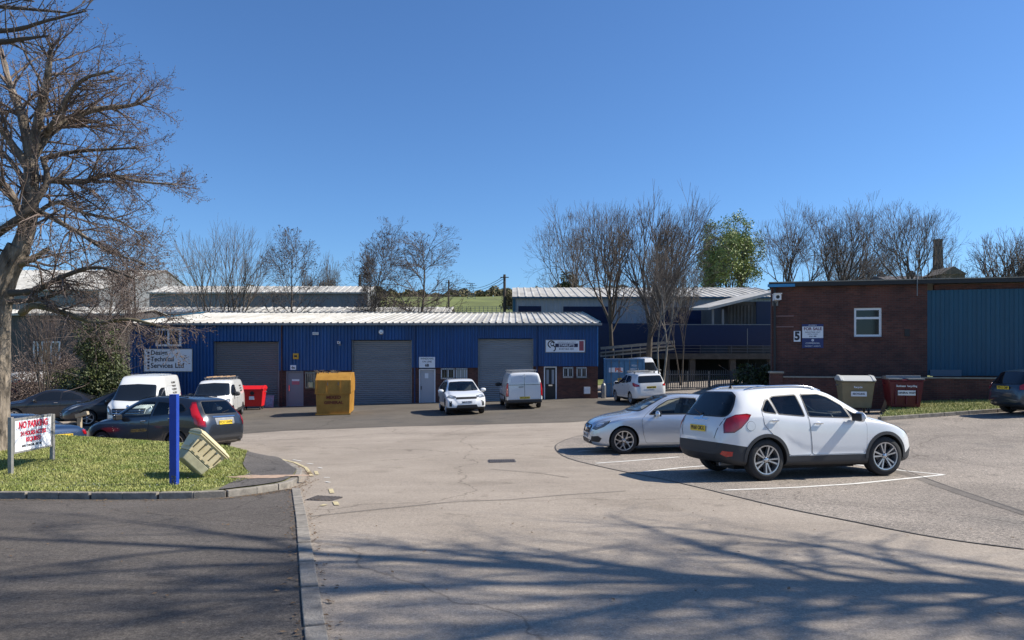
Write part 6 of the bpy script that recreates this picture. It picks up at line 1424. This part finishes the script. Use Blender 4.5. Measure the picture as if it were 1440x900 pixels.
# timber bollard rail at the left
x, y = (112-CX)/FPX*24.5, 24.5
t = thing('timber_barrier', 'weathered knee high timber rail post beside the shaded black cars', 'barrier', (x, y, g(x, y))); wd_ = Mat('weathered_wood', (.34, .28, .19), .85, var=.2, vs=5)
zt2 = Z(587, 24.5)-g(x, y); mb = MB(); mb.box(-.06, .06, -.06, .06, -.2, zt2); mb.build('post', wd_, t, bevel=.01); mb = MB(); mb.bar((-.12, 0, zt2+.04), (.32, -.05, zt2+.16), .12, .12); mb.build('rail', wd_, t, bevel=.01)
# low timber edge rail beyond
# far left second sign board behind the no parking sign top
# ---------------- trees ----------------
def segmesh(name, segs, k, mat, parent, world=True):
    a = np.array(segs, float)
    if len(a) == 0: return None
    p0, p1, r0, r1 = a[:, 0:3], a[:, 3:6], a[:, 6], a[:, 7]
    d = p1-p0; d /= np.linalg.norm(d, axis=1)[:, None]+1e-9
    ref = np.where(np.abs(d[:, 2:3]) < .9, np.array([[0, 0, 1.]]), np.array([[1., 0, 0]]))
    u = np.cross(d, ref); u /= np.linalg.norm(u, axis=1)[:, None]; v = np.cross(d, u)
    n = len(a); V = np.zeros((n, 2, k, 3))
    for j in range(k):
        t = 2*math.pi*j/k; o = u*math.cos(t)+v*math.sin(t)
        V[:, 0, j] = p0+o*r0[:, None]-d*(r0*.3)[:, None]; V[:, 1, j] = p1+o*r1[:, None]+d*(r1*.3)[:, None]
    V = V.reshape(-1, 3); b = (np.arange(n)*2*k)[:, None]
    F = np.concatenate([np.stack([b[:, 0]+j, b[:, 0]+(j+1) % k, b[:, 0]+k+(j+1) % k, b[:, 0]+k+j], 1) for j in range(k)])
    me = bpy.data.meshes.new(name); me.vertices.add(len(V)); me.vertices.foreach_set('co', V.ravel())
    me.loops.add(F.size); me.loops.foreach_set('vertex_index', F.ravel().astype(np.int32)); me.polygons.add(len(F))
    me.polygons.foreach_set('loop_start', (np.arange(len(F))*4).astype(np.int32))
    me.update(calc_edges=True); me.validate(); me.materials.append(mat)
    if k > 3: me.shade_smooth()
    o = link(name, me, parent)
    if world and parent: o.matrix_parent_inverse = Matrix.Translation(-parent.location)
    return o
def quadcloud(name, pts, size, mat, parent, rng, flat=0.0, k=1):
    pts = np.repeat(np.asarray(pts, float), k, 0); n = len(pts)
    if k > 1: pts = pts+rng.normal(0, size*2.2, (n, 3))
    a = rng.normal(size=(n, 3)); a /= np.linalg.norm(a, axis=1)[:, None]; b = np.cross(a, rng.normal(size=(n, 3))); b /= np.linalg.norm(b, axis=1)[:, None]
    s = (size*rng.uniform(.6, 1.4, n))[:, None]; V = np.stack([pts-a*s, pts-b*s*.55, pts+a*s, pts+b*s*.55], 1).reshape(-1, 3)
    me = bpy.data.meshes.new(name); me.from_pydata(V.tolist(), [], np.arange(4*n).reshape(n, 4).tolist()); me.materials.append(mat)
    o = link(name, me, parent)
    if parent: o.matrix_parent_inverse = Matrix.Translation(-parent.location)
    return o
def rotdir(d, ang, az, rnd_):
    d = Vector(d); u = d.orthogonal().normalized(); v = d.cross(u); return (d*math.cos(ang)+(u*math.cos(az)+v*math.sin(az))*math.sin(ang)).normalized()
def grow(p, d, L, r, lvl, sty, out, rn, tips):
    """recursive branch; sty[lvl] = (segments, wiggle, tropism, nchild, angle, spread, ratio, start)"""
    ns, wig, trop, nc, ang, spr, rat, st0 = sty[min(lvl, len(sty)-1)]
    last = lvl >= len(sty)-1
    step = L/ns; p = Vector(p); d = Vector(d).normalized(); az = rn.uniform(0, 6.28)
    kids = []
    for i in range(ns):
        d = (d+Vector((rn.gauss(0, wig), rn.gauss(0, wig), rn.gauss(0, wig)+trop))).normalized()
        q = p+d*step; ra = r*(1-.80*i/ns); rb = r*(1-.80*(i+1)/ns)
        out[min(lvl, 4)].append((*p, *q, max(ra, .0035), max(rb, .003)))
        if not last:
            f = (i+1)/ns
            if f > st0:
                k = nc/(ns*(1-st0)); m = int(k)+(rn.random() < k-int(k))
                for _ in range(m):
                    az += 2.4+rn.gauss(0, .4); tt = rn.random()
                    kids.append((p.lerp(q, tt), rotdir(d, ang+rn.gauss(0, spr), az, rn), L*rat*(1.15-.75*f)*rn.uniform(.7, 1.2), rb*.62))
        p = q
    if last: tips.append(tuple(p))
    for k in kids: grow(k[0], k[1], k[2], max(k[3], .004), lvl+1, sty, out, rn, tips)
    if not last and lvl > 0: grow(p, d, L*.4, max(r*.2, .004), lvl+1, sty, out, rn, tips)
def rec(p, d, L, r, dep, D, par, out, rn, tips):
    """forking branch: grows a short run, then splits in two or three"""
    p = Vector(p); d = Vector(d).normalized(); lv = D-dep; ns = 3 if dep > 3 else 2; st = L/ns; bk = 1 if lv <= 2 else (2 if lv <= 4 else 3)
    for i in range(ns):
        d = (d+Vector((rn.gauss(0, par['w']), rn.gauss(0, par['w']), rn.gauss(0, par['w'])+par['up']*.4))).normalized(); q = p+d*st
        ra = r*(1-.3*i/ns); rb = r*(1-.3*(i+1)/ns); out[bk].append((*p, *q, max(ra, .0035), max(rb, .003)))
        if dep > 1 and rn.random() < par.get('side', .45): rec(p.lerp(q, rn.random()), rotdir(d, par['ang']*1.9, rn.uniform(0, 6.28), rn), L*.62, r*.42, max(0, dep-2-int(rn.random() < .4)), D, par, out, rn, tips)
        p = q
    if dep <= 0: tips.append(tuple(p)); return
    n = 2 if rn.random() < .62 else 3; az = rn.uniform(0, 6.28)
    for k in range(n):
        a = par['ang']*rn.uniform(.6, 1.35)*(1 if k else .7); dd = rotdir(d, a, az+6.28*k/n+rn.gauss(0, .3), rn); dd.z += par['up']*.5
        rec(p, dd, L*par['rat']*rn.uniform(.8, 1.15), r*(.70 if n == 2 else .60), dep-1, D, par, out, rn, tips)
PAR = {'vase': dict(ang=.36, rat=.84, up=.08, w=.06, D=7, tf=.30, n0=4, a0=.50, side=.22), 'open': dict(ang=.44, rat=.84, up=.05, w=.09, D=7, tf=.36, n0=4, a0=.60, side=.22),
 'spread': dict(ang=.50, rat=.84, up=.03, w=.10, D=7, tf=.22, n0=5, a0=.9), 'birch': dict(ang=.36, rat=.82, up=.06, w=.07, D=6, tf=.25, n0=3, a0=.45)}
def alder(x, d, z0, H, r, lean, out, rn, tips):
    p = Vector((x, d, z0)); dr = Vector((lean, 0, 1)).normalized(); N_ = 14; pa = dict(ang=.42, rat=.80, up=.02, w=.12, side=.5); az = 0
    for i in range(N_):
        dr = (dr+Vector((rn.gauss(0, .05), rn.gauss(0, .05), .05))).normalized(); q = p+dr*H*.9/N_; f = (i+1)/N_; out[0].append((*p, *q, r*(1-.85*i/N_), r*(1-.85*f))); p = q
        if f > .28:
            for k in range(2 if f < .9 else 4):
                az += 2.4+rn.gauss(0, .3); ln = H*.115*(1.25-.65*f)*rn.uniform(.6, 1.25)*(.55 if f < .4 else 1)
                rec(p, rotdir(Vector((0, 0, 1)), 1.25-.5*f+rn.gauss(0, .15), az, rn), ln, r*.30*(1.1-f*.7), 5, 7, pa, out, rn, tips)
def tree(label, px, d, top, base=None, style='vase', r=.2, seed=1, tm='bark_d', wm='twig', stems=1, lean=0.0, extra=None, group='bare trees behind the units', rmin=None, spread=.3, wpx=None, cat='tree', twr=1.0):
    rn = random.Random(seed); x = X(px, d); z0 = base if base is not None else g(x, d)-.1
    zt = Z(top, d); H = (zt-z0)*(.92 if style in ('vase', 'birch') else .86)
    t = thing('tree', label, cat, (x, d, z0), 0, group); out = [[], [], [], [], []]; tips = []
    for k in range(stems):
        if stems == 1: dr = Vector((lean, rn.uniform(-.05, .05), 1)); rk = r; off = 0
        else: an = 6.28*k/stems+rn.random()*.6; dr = Vector((math.cos(an)*spread*rn.uniform(.5, 1.3), math.sin(an)*spread*.8, 1)); rk = r*rn.uniform(.6, .85); off = .25
        q0 = Vector((x+dr.x*off, d+dr.y*off, z0)); dr.normalize()
        if style == 'alder': alder(q0.x, q0.y, z0, H, rk, dr.x, out, rn, tips); continue
        pa = PAR[style]; D_ = pa['D']-(1 if stems > 2 else 0); n_ = 6
        for i in range(n_):
            dr = (dr+Vector((rn.gauss(0, .04), rn.gauss(0, .04), .03))).normalized(); q1 = q0+dr*H*pa['tf']/n_; out[0].append((*q0, *q1, rk*(1-.06*i), rk*(1-.06*(i+1)))); q0 = q1
            if i > 3 and stems == 1: rec(q0, rotdir(dr, pa['a0']*1.7, rn.uniform(0, 6.28), rn), H*.13, rk*.35, D_-2, D_, pa, out, rn, tips)
        az = rn.uniform(0, 6.28)
        for m_ in range(pa['n0'] if stems == 1 else 2): rec(q0, rotdir(dr, pa['a0']*rn.uniform(.5, 1.2)*(1 if m_ else .2), az+2.4*m_, rn), H*.145, rk*(.62 if m_ else .72), D_, D_, pa, out, rn, tips)
    tp_ = np.array(tips); kz = (zt-z0)/(np.percentile(tp_[:, 2], 99.5)-z0); kx = 1.0
    if wpx: kx = wpx/FPX*d/(np.percentile(tp_[:, 0], 98)-np.percentile(tp_[:, 0], 2))
    f3 = lambda a, b, c: (x+(a-x)*kx, d+(b-d)*kx, z0+(c-z0)*kz)
    out = [[(*f3(*s[:3]), *f3(*s[3:6]), *s[6:]) for s in o_] for o_ in out]; tips = [f3(*q) for q in tips]
    print(label[:30], [len(o_) for o_ in out], round(kx, 2), round(float(kz), 2))
    mn = rmin or d*.00017
    o2 = [(*s[:6], max(s[6]*twr, mn), max(s[7]*twr, mn*.8)) for s in out[2]]; o3 = [(*s[:6], max(s[6]*twr, mn*.8), max(s[7]*twr, mn*.6)) for s in out[3]+out[4]]
    segmesh('trunk', out[0], 8, M[tm], t); segmesh('limbs', out[1], 5, M[tm], t); segmesh('crown', o2+o3, 3, M[wm], t)
    if extra == 'cones':
        rg_ = np.random.default_rng(seed); tp = np.array(tips); tp = tp[rg_.random(len(tp)) < .55]; quadcloud('cones', tp, .045*d/60+.012, M['cone'], t, rg_, k=1)
    if extra == 'leaves':
        rg_ = np.random.default_rng(seed); quadcloud('leaves', np.array(tips), .15, M['leaf_y'], t, rg_, k=7)
    return t
tree('many stemmed bare tree fanning out over the left end of the unit roof', 314, 72, 312, wpx=160, style='birch', r=.15, seed=3, stems=7, spread=.38, wm='twig_g')
tree('slim dark alder with open layered crown right of the many stemmed tree', 404, 70, 318, wpx=92, style='alder', r=.19, seed=8, extra='cones', tm='bark_d', wm='twig', twr=1.4)
tree('tall narrow alder leaning slightly left behind the middle shutter', 514, 70, 312, wpx=88, style='alder', r=.17, seed=15, extra='cones', twr=1.4, lean=-.03)
tree('thin second alder stem close beside the tall narrow alder', 530, 71, 352, wpx=56, style='alder', r=.13, seed=16, extra='cones', lean=-.04)
tree('rounded alder with thick dark trunk behind the right half of the unit', 577, 70, 322, wpx=122, style='alder', r=.27, seed=23, extra='cones', twr=1.5)
tree('small distant bare tree on the skyline left of the alders', 463, 120, 366, wpx=46, style='spread', r=.2, seed=31, wm='twig_g')
tree('tiny low bare tree on the skyline above the grey warehouse', 435, 120, 380, wpx=30, style='spread', r=.18, seed=32, wm='twig_g')
tree('leftmost bare tree of the right hand group, leaning left', 812, 100, 292, wpx=104, style='open', r=.26, seed=41, lean=-.04)
tree('forked bare tree with a thick trunk over the warehouse roof', 862, 64, 284, wpx=98, style='open', r=.24, seed=53, lean=-.06)
tree('tallest bare tree with dense upswept branches by the warehouse', 912, 56, 272, wpx=140, style='vase', r=.30, seed=64, tm='bark_d', twr=.9)
tree('pale stemmed young tree growing in front of the palisade fence', 930, 47.5, 326, wpx=112, style='birch', r=.10, seed=72, tm='bark_p', stems=2, spread=.22, wm='twig')
tree('slender bare tree between the birch stems and the green tree', 958, 54, 345, wpx=84, style='vase', r=.10, seed=77, stems=2, spread=.25, wm='twig_g')
tree('fresh green leafed tree behind the pale warehouse roof', 1028, 105, 309, wpx=78, style='vase', r=.24, seed=81, extra='leaves', wm='twig_g')
tree('bare tree standing right of the green leafed tree', 1112, 95, 290, wpx=108, style='open', r=.26, seed=92)
tree('broad bare tree above the left half of the brick building', 1166, 88, 284, wpx=125, style='open', r=.30, seed=97)
tree('dense bare tree right of centre above the brick building', 1205, 98, 322, wpx=96, style='vase', r=.24, seed=99, wm='twig')
tree('isolated open crowned bare tree beside the mill chimney', 1288, 70, 280, wpx=118, style='open', r=.22, seed=105)
tree('round headed bare tree at the right edge of the skyline', 1405, 85, 320, wpx=140, style='spread', r=.30, seed=110, twr=1.5)
tree('round headed bare tree peeping in beyond the right edge', 1462, 88, 330, wpx=110, style='spread', r=.30, seed=113, twr=1.5)
tree('slight bare sapling poking up beside the dense right hand tree', 1236, 92, 330, style='birch', r=.08, seed=118, wm='twig_g')
tree('brown twiggy tree low on the left behind the big alder limb', 196, 48, 322, wpx=120, style='alder', r=.15, seed=121, extra='cones', wm='twig_r')
tree('thin dark stemmed tree behind the holly bush', 139, 40, 350, wpx=90, style='alder', r=.14, seed=127, wm='twig_r', extra='cones')
tree('pair of pale young birch stems at the corner of the blue unit', 170, 42.5, 392, wpx=40, style='birch', r=.07, seed=131, tm='bark_p', stems=3, spread=.12, wm='twig_r')
tree('reddish bare sapling between the big trunk and the holly bush', 62, 38, 420, wpx=60, style='birch', r=.07, seed=137, stems=4, spread=.35, wm='twig_r')
# bushes
def bush(name, label, px, d, w_, h_, z0, mat, seed, n=5000, leaf=.12, cat='bush', kind=None, dy=None, tw='twig_r', clumps=26):
    rg_ = np.random.default_rng(seed); x = X(px, d); t = thing(name, label, cat, (x, d, z0)); dy = dy or w_*.6
    c = rg_.normal(size=(clumps, 3)); c /= np.linalg.norm(c, axis=1)[:, None]; c *= rg_.uniform(.3, .95, clumps)[:, None]; c[:, 2] = np.abs(c[:, 2])*1.0
    c = c*np.array([w_/2, dy/2, h_])*np.array([.8, .8, .85]); rad = rg_.uniform(.14, .30, clumps)*min(w_, h_*1.5)
    idx = rg_.integers(0, clumps, n); v = rg_.normal(size=(n, 3)); v /= np.linalg.norm(v, axis=1)[:, None]; v *= (rg_.uniform(.25, 1, n)**.5)[:, None]
    pts = c[idx]+v*rad[idx][:, None]*np.array([1, 1, .75]); pts[:, 2] = np.abs(pts[:, 2]); pts += np.array([x, d, z0])
    quadcloud('foliage', pts, leaf, mat, t, rg_)
    rn = random.Random(seed); sg_ = []
    for i in range(clumps):
        a = Vector((x, d, z0)); b = a+Vector(c[i]); m_ = a.lerp(b, .5)+Vector((rn.gauss(0, .1), rn.gauss(0, .1), .1)); sg_ += [(*a, *m_, .05, .035), (*m_, *b, .035, .015)]
        for _ in range(10): e_ = b+Vector((rn.gauss(0, 1), rn.gauss(0, 1), rn.gauss(.3, .8)))*float(rad[i])*.8; sg_.append((*b, *e_, .012, .006))
    segmesh('stems', sg_, 4, M[tw], t); return t
bush('holly_bush', 'large dark evergreen holly bush between the big tree and the blue unit', 140, 37, 4.4, 6.2, -1.7, M['leaf_d'], 1, 34000, .065, clumps=40)
bush('holly_bush', 'yellow green lower evergreen bush at the corner of the blue unit', 172, 39, 2.6, 4.0, -1.7, M['leaf_d'], 2, 12000, .06)
bush('holly_bush', 'dark evergreen bush low behind the black cars', 95, 39, 3.6, 3.4, -1.7, M['leaf_d'], 12, 12000, .06)
bush('scrub_bush', 'brown scrubby bush between the two right hand alders over the roof', 552, 88, 10, 9.5, 2.8, M['leaf_b'], 3, 9000, .16)
bush('scrub_bush', 'low brown scrub at the foot of the rounded alder', 612, 84, 11, 4.6, 3.5, M['leaf_b'], 4, 5000, .16)
bush('pine_tree', 'small dark pine on the skyline behind the leftmost right hand tree', 799, 120, 4.5, 5.2, 11.2, M['leaf_d'], 5, 3500, .2, cat='tree')
bush('scrub_bush', 'round olive shrub left of the pale warehouse roof', 722, 120, 4.6, 4.0, 9.5, M['leaf_b'], 6, 3000, .18)
bush('scrub_bush', 'dense brown thicket behind the middle of the brick building', 1215, 90, 11, 9.5, 2.5, M['twig'], 7, 12000, .16)
bush('laurel_bush', 'dark shrub in the shade at the left foot of the brick building', 1066, 44, 3.4, 3.0, -1.2, M['leaf_d'], 8, 6000, .1)
bush('scrub_bush', 'tangled brown undergrowth behind the parked cars at far left', 40, 44, 7, 4.6, -1.9, M['twig_r'], 9, 12000, .045, clumps=40)
bush('scrub_bush', 'brown leafless thicket between the big trunk and the dark evergreen bush', 88, 46, 5, 5.6, -1.9, M['twig_r'], 19, 9000, .045, clumps=40)
# far skyline hedges: nobody could count these
rg_ = np.random.default_rng(77); pts = []
for i in range(16000):
    px = rg_.uniform(-40, 1500) if rg_.random() < .35 else rg_.uniform(380, 1000); d_ = 385+rg_.normal(0, 8); x_ = X(px, d_)
    hh = 3.0+1.0*math.sin(px*.11)+.9*math.sin(px*.037+1)+.8*math.sin(px*.31); pts.append((x_, d_, 0, hh))
pts = np.array(pts); zz = gz(pts[:, 0], pts[:, 1]); P3 = np.column_stack([pts[:, 0], pts[:, 1], zz+rg_.random(len(pts))*pts[:, 3]])
o = quadcloud('hedgerow', P3, .9, M['leaf_b'], None, rg_); tagit(o, 'far hedgerow along the green hill skyline', 'hedge', kind='stuff')
# ---- the big tree on the left ----
rn = random.Random(12); out = [[], [], [], [], []]; tips = []
d0 = 13.9; tx, ty = X(-15, d0), d0
t = thing('tree', 'big rugged bare alder with thick pale trunk rising at the left edge', 'tree', (tx, ty, float(gi(tx, ty))), 0)
def limb(pts, r0, r1, lvl=0, n=5, kids=0, klen=1.6, mat=None, kang=.75, store=None, st=.15, sty=None):
    q = [P(a, b, c) for a, b, c in pts]; s = smooth_poly(q, n); m = len(s)
    rad = [r0+(r1-r0)*i/(m-1) for i in range(m)]
    mb = MB(); jr = random.Random(int(r0*1000)+m); s2 = [v+Vector((jr.gauss(0, 1), jr.gauss(0, 1), jr.gauss(0, 1)))*rr*.05 for v, rr in zip(s, rad)]
    if r0 > .15:
        from mathutils import noise
        N_ = 64; s3 = smooth_poly(s, 5); m3 = len(s3); vs = []
        for i, p in enumerate(s3):
            rr = r0+(r1-r0)*i/(m3-1); dd = (s3[min(i+1, m3-1)]-s3[max(i-1, 0)]).normalized(); a_ = dd.cross(Vector((0, 1, 0))).normalized(); b_ = dd.cross(a_)
            for k in range(N_):
                an = 2*math.pi*k/N_; u_ = Vector((math.cos(an)*2.6, math.sin(an)*2.6, p.z*1.1))
                q_ = 1+.10*noise.noise(u_*.45)+.16*(abs(noise.noise(Vector((u_.x*2.4, u_.y*2.4, p.z*1.3))))-.25)+.03*noise.noise(u_*6)
                vs.append(p+(a_*math.cos(an)+b_*math.sin(an))*rr*q_)
        mb.add(vs, [(i*N_+k, i*N_+(k+1) % N_, (i+1)*N_+(k+1) % N_, (i+1)*N_+k) for i in range(m3-1) for k in range(N_)])
    else: mb.tube(s2, [rr*(1+jr.gauss(0, .05)) for rr in rad], 12 if r0 > .06 else 7)
    mb.build('trunk' if mat in ('bark', 'bark_moss') and r0 > .15 else 'limb', M[mat or 'bark'], t, smooth=60, world=True)
    tot = kids
    for k in range(tot):
        f = st+(1-st)*rn.random(); i = min(int(f*(m-1)), m-2); p_ = s[i].lerp(s[i+1], rn.random()); d_ = (s[i+1]-s[i]).normalized()
        ln = klen*rn.uniform(.5, 1.15)*(1.1-.5*f)
        grow(p_, rotdir(d_, kang+rn.gauss(0, .2), rn.uniform(0, 6.28), rn), ln, max(.006, min(rad[i]*.4, .030)), 0, sty or BIG, out, rn, tips)
BIG = [(7, .16, .02, 5, .8, .2, .50, .15), (5, .2, .015, 6, .85, .25, .5, .1), (4, .24, .0, 0, 0, 0, 0, 0)]
BIGD = [(7, .14, -.05, 6, .8, .2, .50, .15), (5, .2, -.05, 6, .85, .25, .5, .1), (4, .24, -.04, 0, 0, 0, 0, 0)]
limb([(-16, 668, 13.8), (-15, 640, 13.9), (-15, 590, 13.9), (-13, 520, 13.9), (-9, 465, 13.9), (-4, 425, 13.9), (6, 392, 13.9), (28, 348, 13.9)], .37, .20, kids=0, mat='bark', n=6)
limb([(24, 362, 13.9), (36, 330, 13.95), (42, 290, 14), (44, 250, 14), (42, 205, 14)], .165, .11, kids=12, klen=2.0, mat='bark')
limb([(42, 212, 14), (30, 160, 14), (14, 120, 14.2), (2, 70, 14.4)], .11, .04, kids=16, klen=1.9, mat='bark')
limb([(44, 215, 14), (58, 150, 13.8), (68, 100, 13.6), (72, 60, 13.5)], .10, .03, kids=22, klen=1.8, mat='bark')
limb([(43, 225, 14), (64, 190, 14.2), (92, 172, 14.4), (130, 155, 14.6), (185, 148, 14.8), (212, 138, 14.9)], .11, .02, kids=34, klen=1.5, mat='bark')
limb([(60, 195, 14.2), (82, 165, 13.8), (96, 135, 13.6), (120, 110, 13.5), (160, 100, 13.4)], .07, .02, kids=24, klen=1.4, mat='bark')
limb([(66, 222, 14), (100, 214, 14.1), (150, 210, 14.2), (192, 208, 14.3)], .05, .018, kids=18, klen=1.3, mat='bark_d')
limb([(44, 250, 14), (80, 254, 14.2), (120, 255, 14.3), (150, 246, 14.4), (195, 255, 14.5), (248, 260, 14.6)], .08, .015, kids=38, klen=1.3, mat='bark')
limb([(46, 292, 14), (80, 310, 13.8), (115, 330, 13.6), (150, 352, 13.5), (205, 372, 13.4)], .06, .015, kids=36, klen=1.4, mat='bark', sty=BIGD)
limb([(44, 305, 14), (80, 285, 14.2), (120, 300, 14.4), (170, 312, 14.6), (215, 345, 14.8)], .05, .012, kids=34, klen=1.4, mat='bark')
limb([(30, 440, 13.8), (50, 430, 13.6), (90, 440, 13.4), (135, 454, 13.2), (180, 449, 13.1), (235, 461, 13.0)], .07, .02, kids=30, klen=1.3, mat='bark_moss', sty=BIGD, st=.35)
limb([(16, 412, 13.8), (50, 408, 13.4), (95, 386, 13.1), (140, 376, 12.9), (190, 392, 12.8)], .07, .015, kids=26, klen=1.3, mat='bark_d', sty=BIGD)
limb([(14, 425, 13.8), (60, 420, 13.5), (95, 405, 13.3)], .05, .03, kids=6, klen=1.0, mat='bark_d')
limb([(4, 402, 13.9), (-12, 376, 13.7), (-30, 352, 13.5), (-70, 330, 13.2)], .17, .10, kids=6, klen=1.6, mat='bark_moss')
limb([(18, 374, 13.9), (44, 364, 13.9), (70, 350, 14.0)], .10, .03, kids=5, klen=1.2, mat='bark_moss')
limb([(-70, 372, 13.5), (-20, 338, 13.6), (20, 312, 13.6), (48, 286, 13.7), (66, 252, 13.8), (60, 222, 13.9)], .09, .05, kids=10, klen=1.4, mat='bark_d')
limb([(38, 340, 13.9), (20, 280, 13.6), (-5, 250, 13.4), (-40, 240, 13.2)], .08, .03, kids=16, klen=1.5, mat='bark')
limb([(42, 240, 14), (15, 200, 13.8), (-10, 165, 13.6), (-40, 130, 13.4)], .09, .03, kids=20, klen=1.7, mat='bark')
limb([(40, 262, 14), (10, 220, 14.2), (-12, 205, 14.4), (-50, 190, 14.6)], .06, .02, kids=16, klen=1.5, mat='bark')
mn = .0028
segmesh('crown', [(*s[:6], max(s[6], mn), max(s[7], mn*.8)) for s in out[0]], 4, M['twig_r'], t); segmesh('twigs', [(*s[:6], max(min(s[6], .010), mn), max(min(s[7], .008), mn*.8)) for s in out[1]+out[2]], 3, M['twig_r'], t)
r2 = np.random.default_rng(5); tp = np.array(tips); tp = tp[r2.random(len(tp)) < .6]; quadcloud('cones', tp, .015, M['cone'], t, r2, k=2)
print('big tree segs', [len(o_) for o_ in out], len(tips))
# ---- twigs reaching in at the top left, from a tree standing left of the view ----
out = [[], [], [], [], []]; tips = []; rn = random.Random(21)
t = thing('tree', 'bare branch tips reaching in at the top left corner from outside the view', 'tree', (-9.5, 7.6, g(-9.5, 7.6)))
mb = MB(); mb.tube([(-9.5, 7.6, -.4), (-9.4, 7.6, 2.5), (-9.3, 7.7, 5.5), (-9.2, 7.8, 8.5)], [.24, .2, .15, .06], 12); mb.build('trunk', M['bark'], t, smooth=50, world=True)
for pts in ([(-330, 120, 7.7), (-150, 60, 7.4), (-40, 45, 7.2), (20, 42, 7.1), (70, 28, 7), (122, 15, 7)], [(-330, 100, 7.7), (-120, 30, 7.6), (-30, 10, 7.4), (30, 12, 7.3), (95, 18, 7.2)], [(-330, 60, 7.7), (-120, -10, 7.6), (0, -5, 7.4), (48, 2, 7.3)], [(-100, 42, 7.3), (-20, 60, 7.2), (30, 55, 7.1), (70, 50, 7)]):
    limb(pts, .045, .008, kids=9, klen=.8, mat='bark_d', st=.3, sty=[(6, .12, .03, 4, .6, .2, .45, .2), (4, .15, 0, 0, 0, 0, 0, 0)])
segmesh('twigs', [(*s[:6], max(min(s[6], .009), .003), max(min(s[7], .007), .0025)) for s in out[0]+out[1]+out[2]], 4, M['twig'], t)
# ---- trees outside the frame on the right whose shadows fall across the foreground ----
def shadowtree(label, x, y, fork, H, seed, r, dirs):
    rn = random.Random(seed); out = [[], [], [], [], []]; tips = []; z0 = g(x, y)-.1
    t = thing('tree', label, 'tree', (x, y, z0), 0, 'bare trees right of the view'); ST = [(9, .09, .05, 12, .7, .2, .50, .12), (7, .13, .04, 9, .65, .2, .5, .15), (5, .16, .04, 7, .65, .25, .5, .1), (4, .2, .0, 0, 0, 0, 0, 0)]
    p = Vector((x, y, z0)); q = None
    for i in range(8):
        q = p+Vector((rn.gauss(0, .06), rn.gauss(0, .06), (fork)/8)); out[0].append((*p, *q, r*(1-.05*i), r*(1-.05*(i+1)))); p = q
    for dx, dy, L_, rr in dirs: grow(p-Vector((0, 0, rn.uniform(0, .8))), (dx, dy, 1), L_, rr, 1, [ST[0]]+ST, out, rn, tips)
    segmesh('trunk', out[0], 14, M['bark'], t); segmesh('limbs', out[1], 9, M['bark'], t); segmesh('crown', [(*s[:6], s[6]*1.3, s[7]*1.3) for s in out[2]+out[3]+out[4]], 3, M['twig'], t)
    print('shadow', [len(o_) for o_ in out])
shadowtree('tall bare tree just outside the right of the view, casting the main foreground shadow', 12.2, 6.4, 7.2, 17, 5, .30, [(-.25, .10, 9.5, .17), (.05, -.30, 9, .15), (.25, .2, 8.5, .12), (-.1, .32, 7.5, .11)])
shadowtree('second bare tree outside the right of the view, nearer the viewer', 15.8, 4.9, 9.0, 15.5, 9, .24, [(-.3, -.05, 9, .14), (.1, .28, 8.5, .12), (.0, -.25, 7.5, .11)])
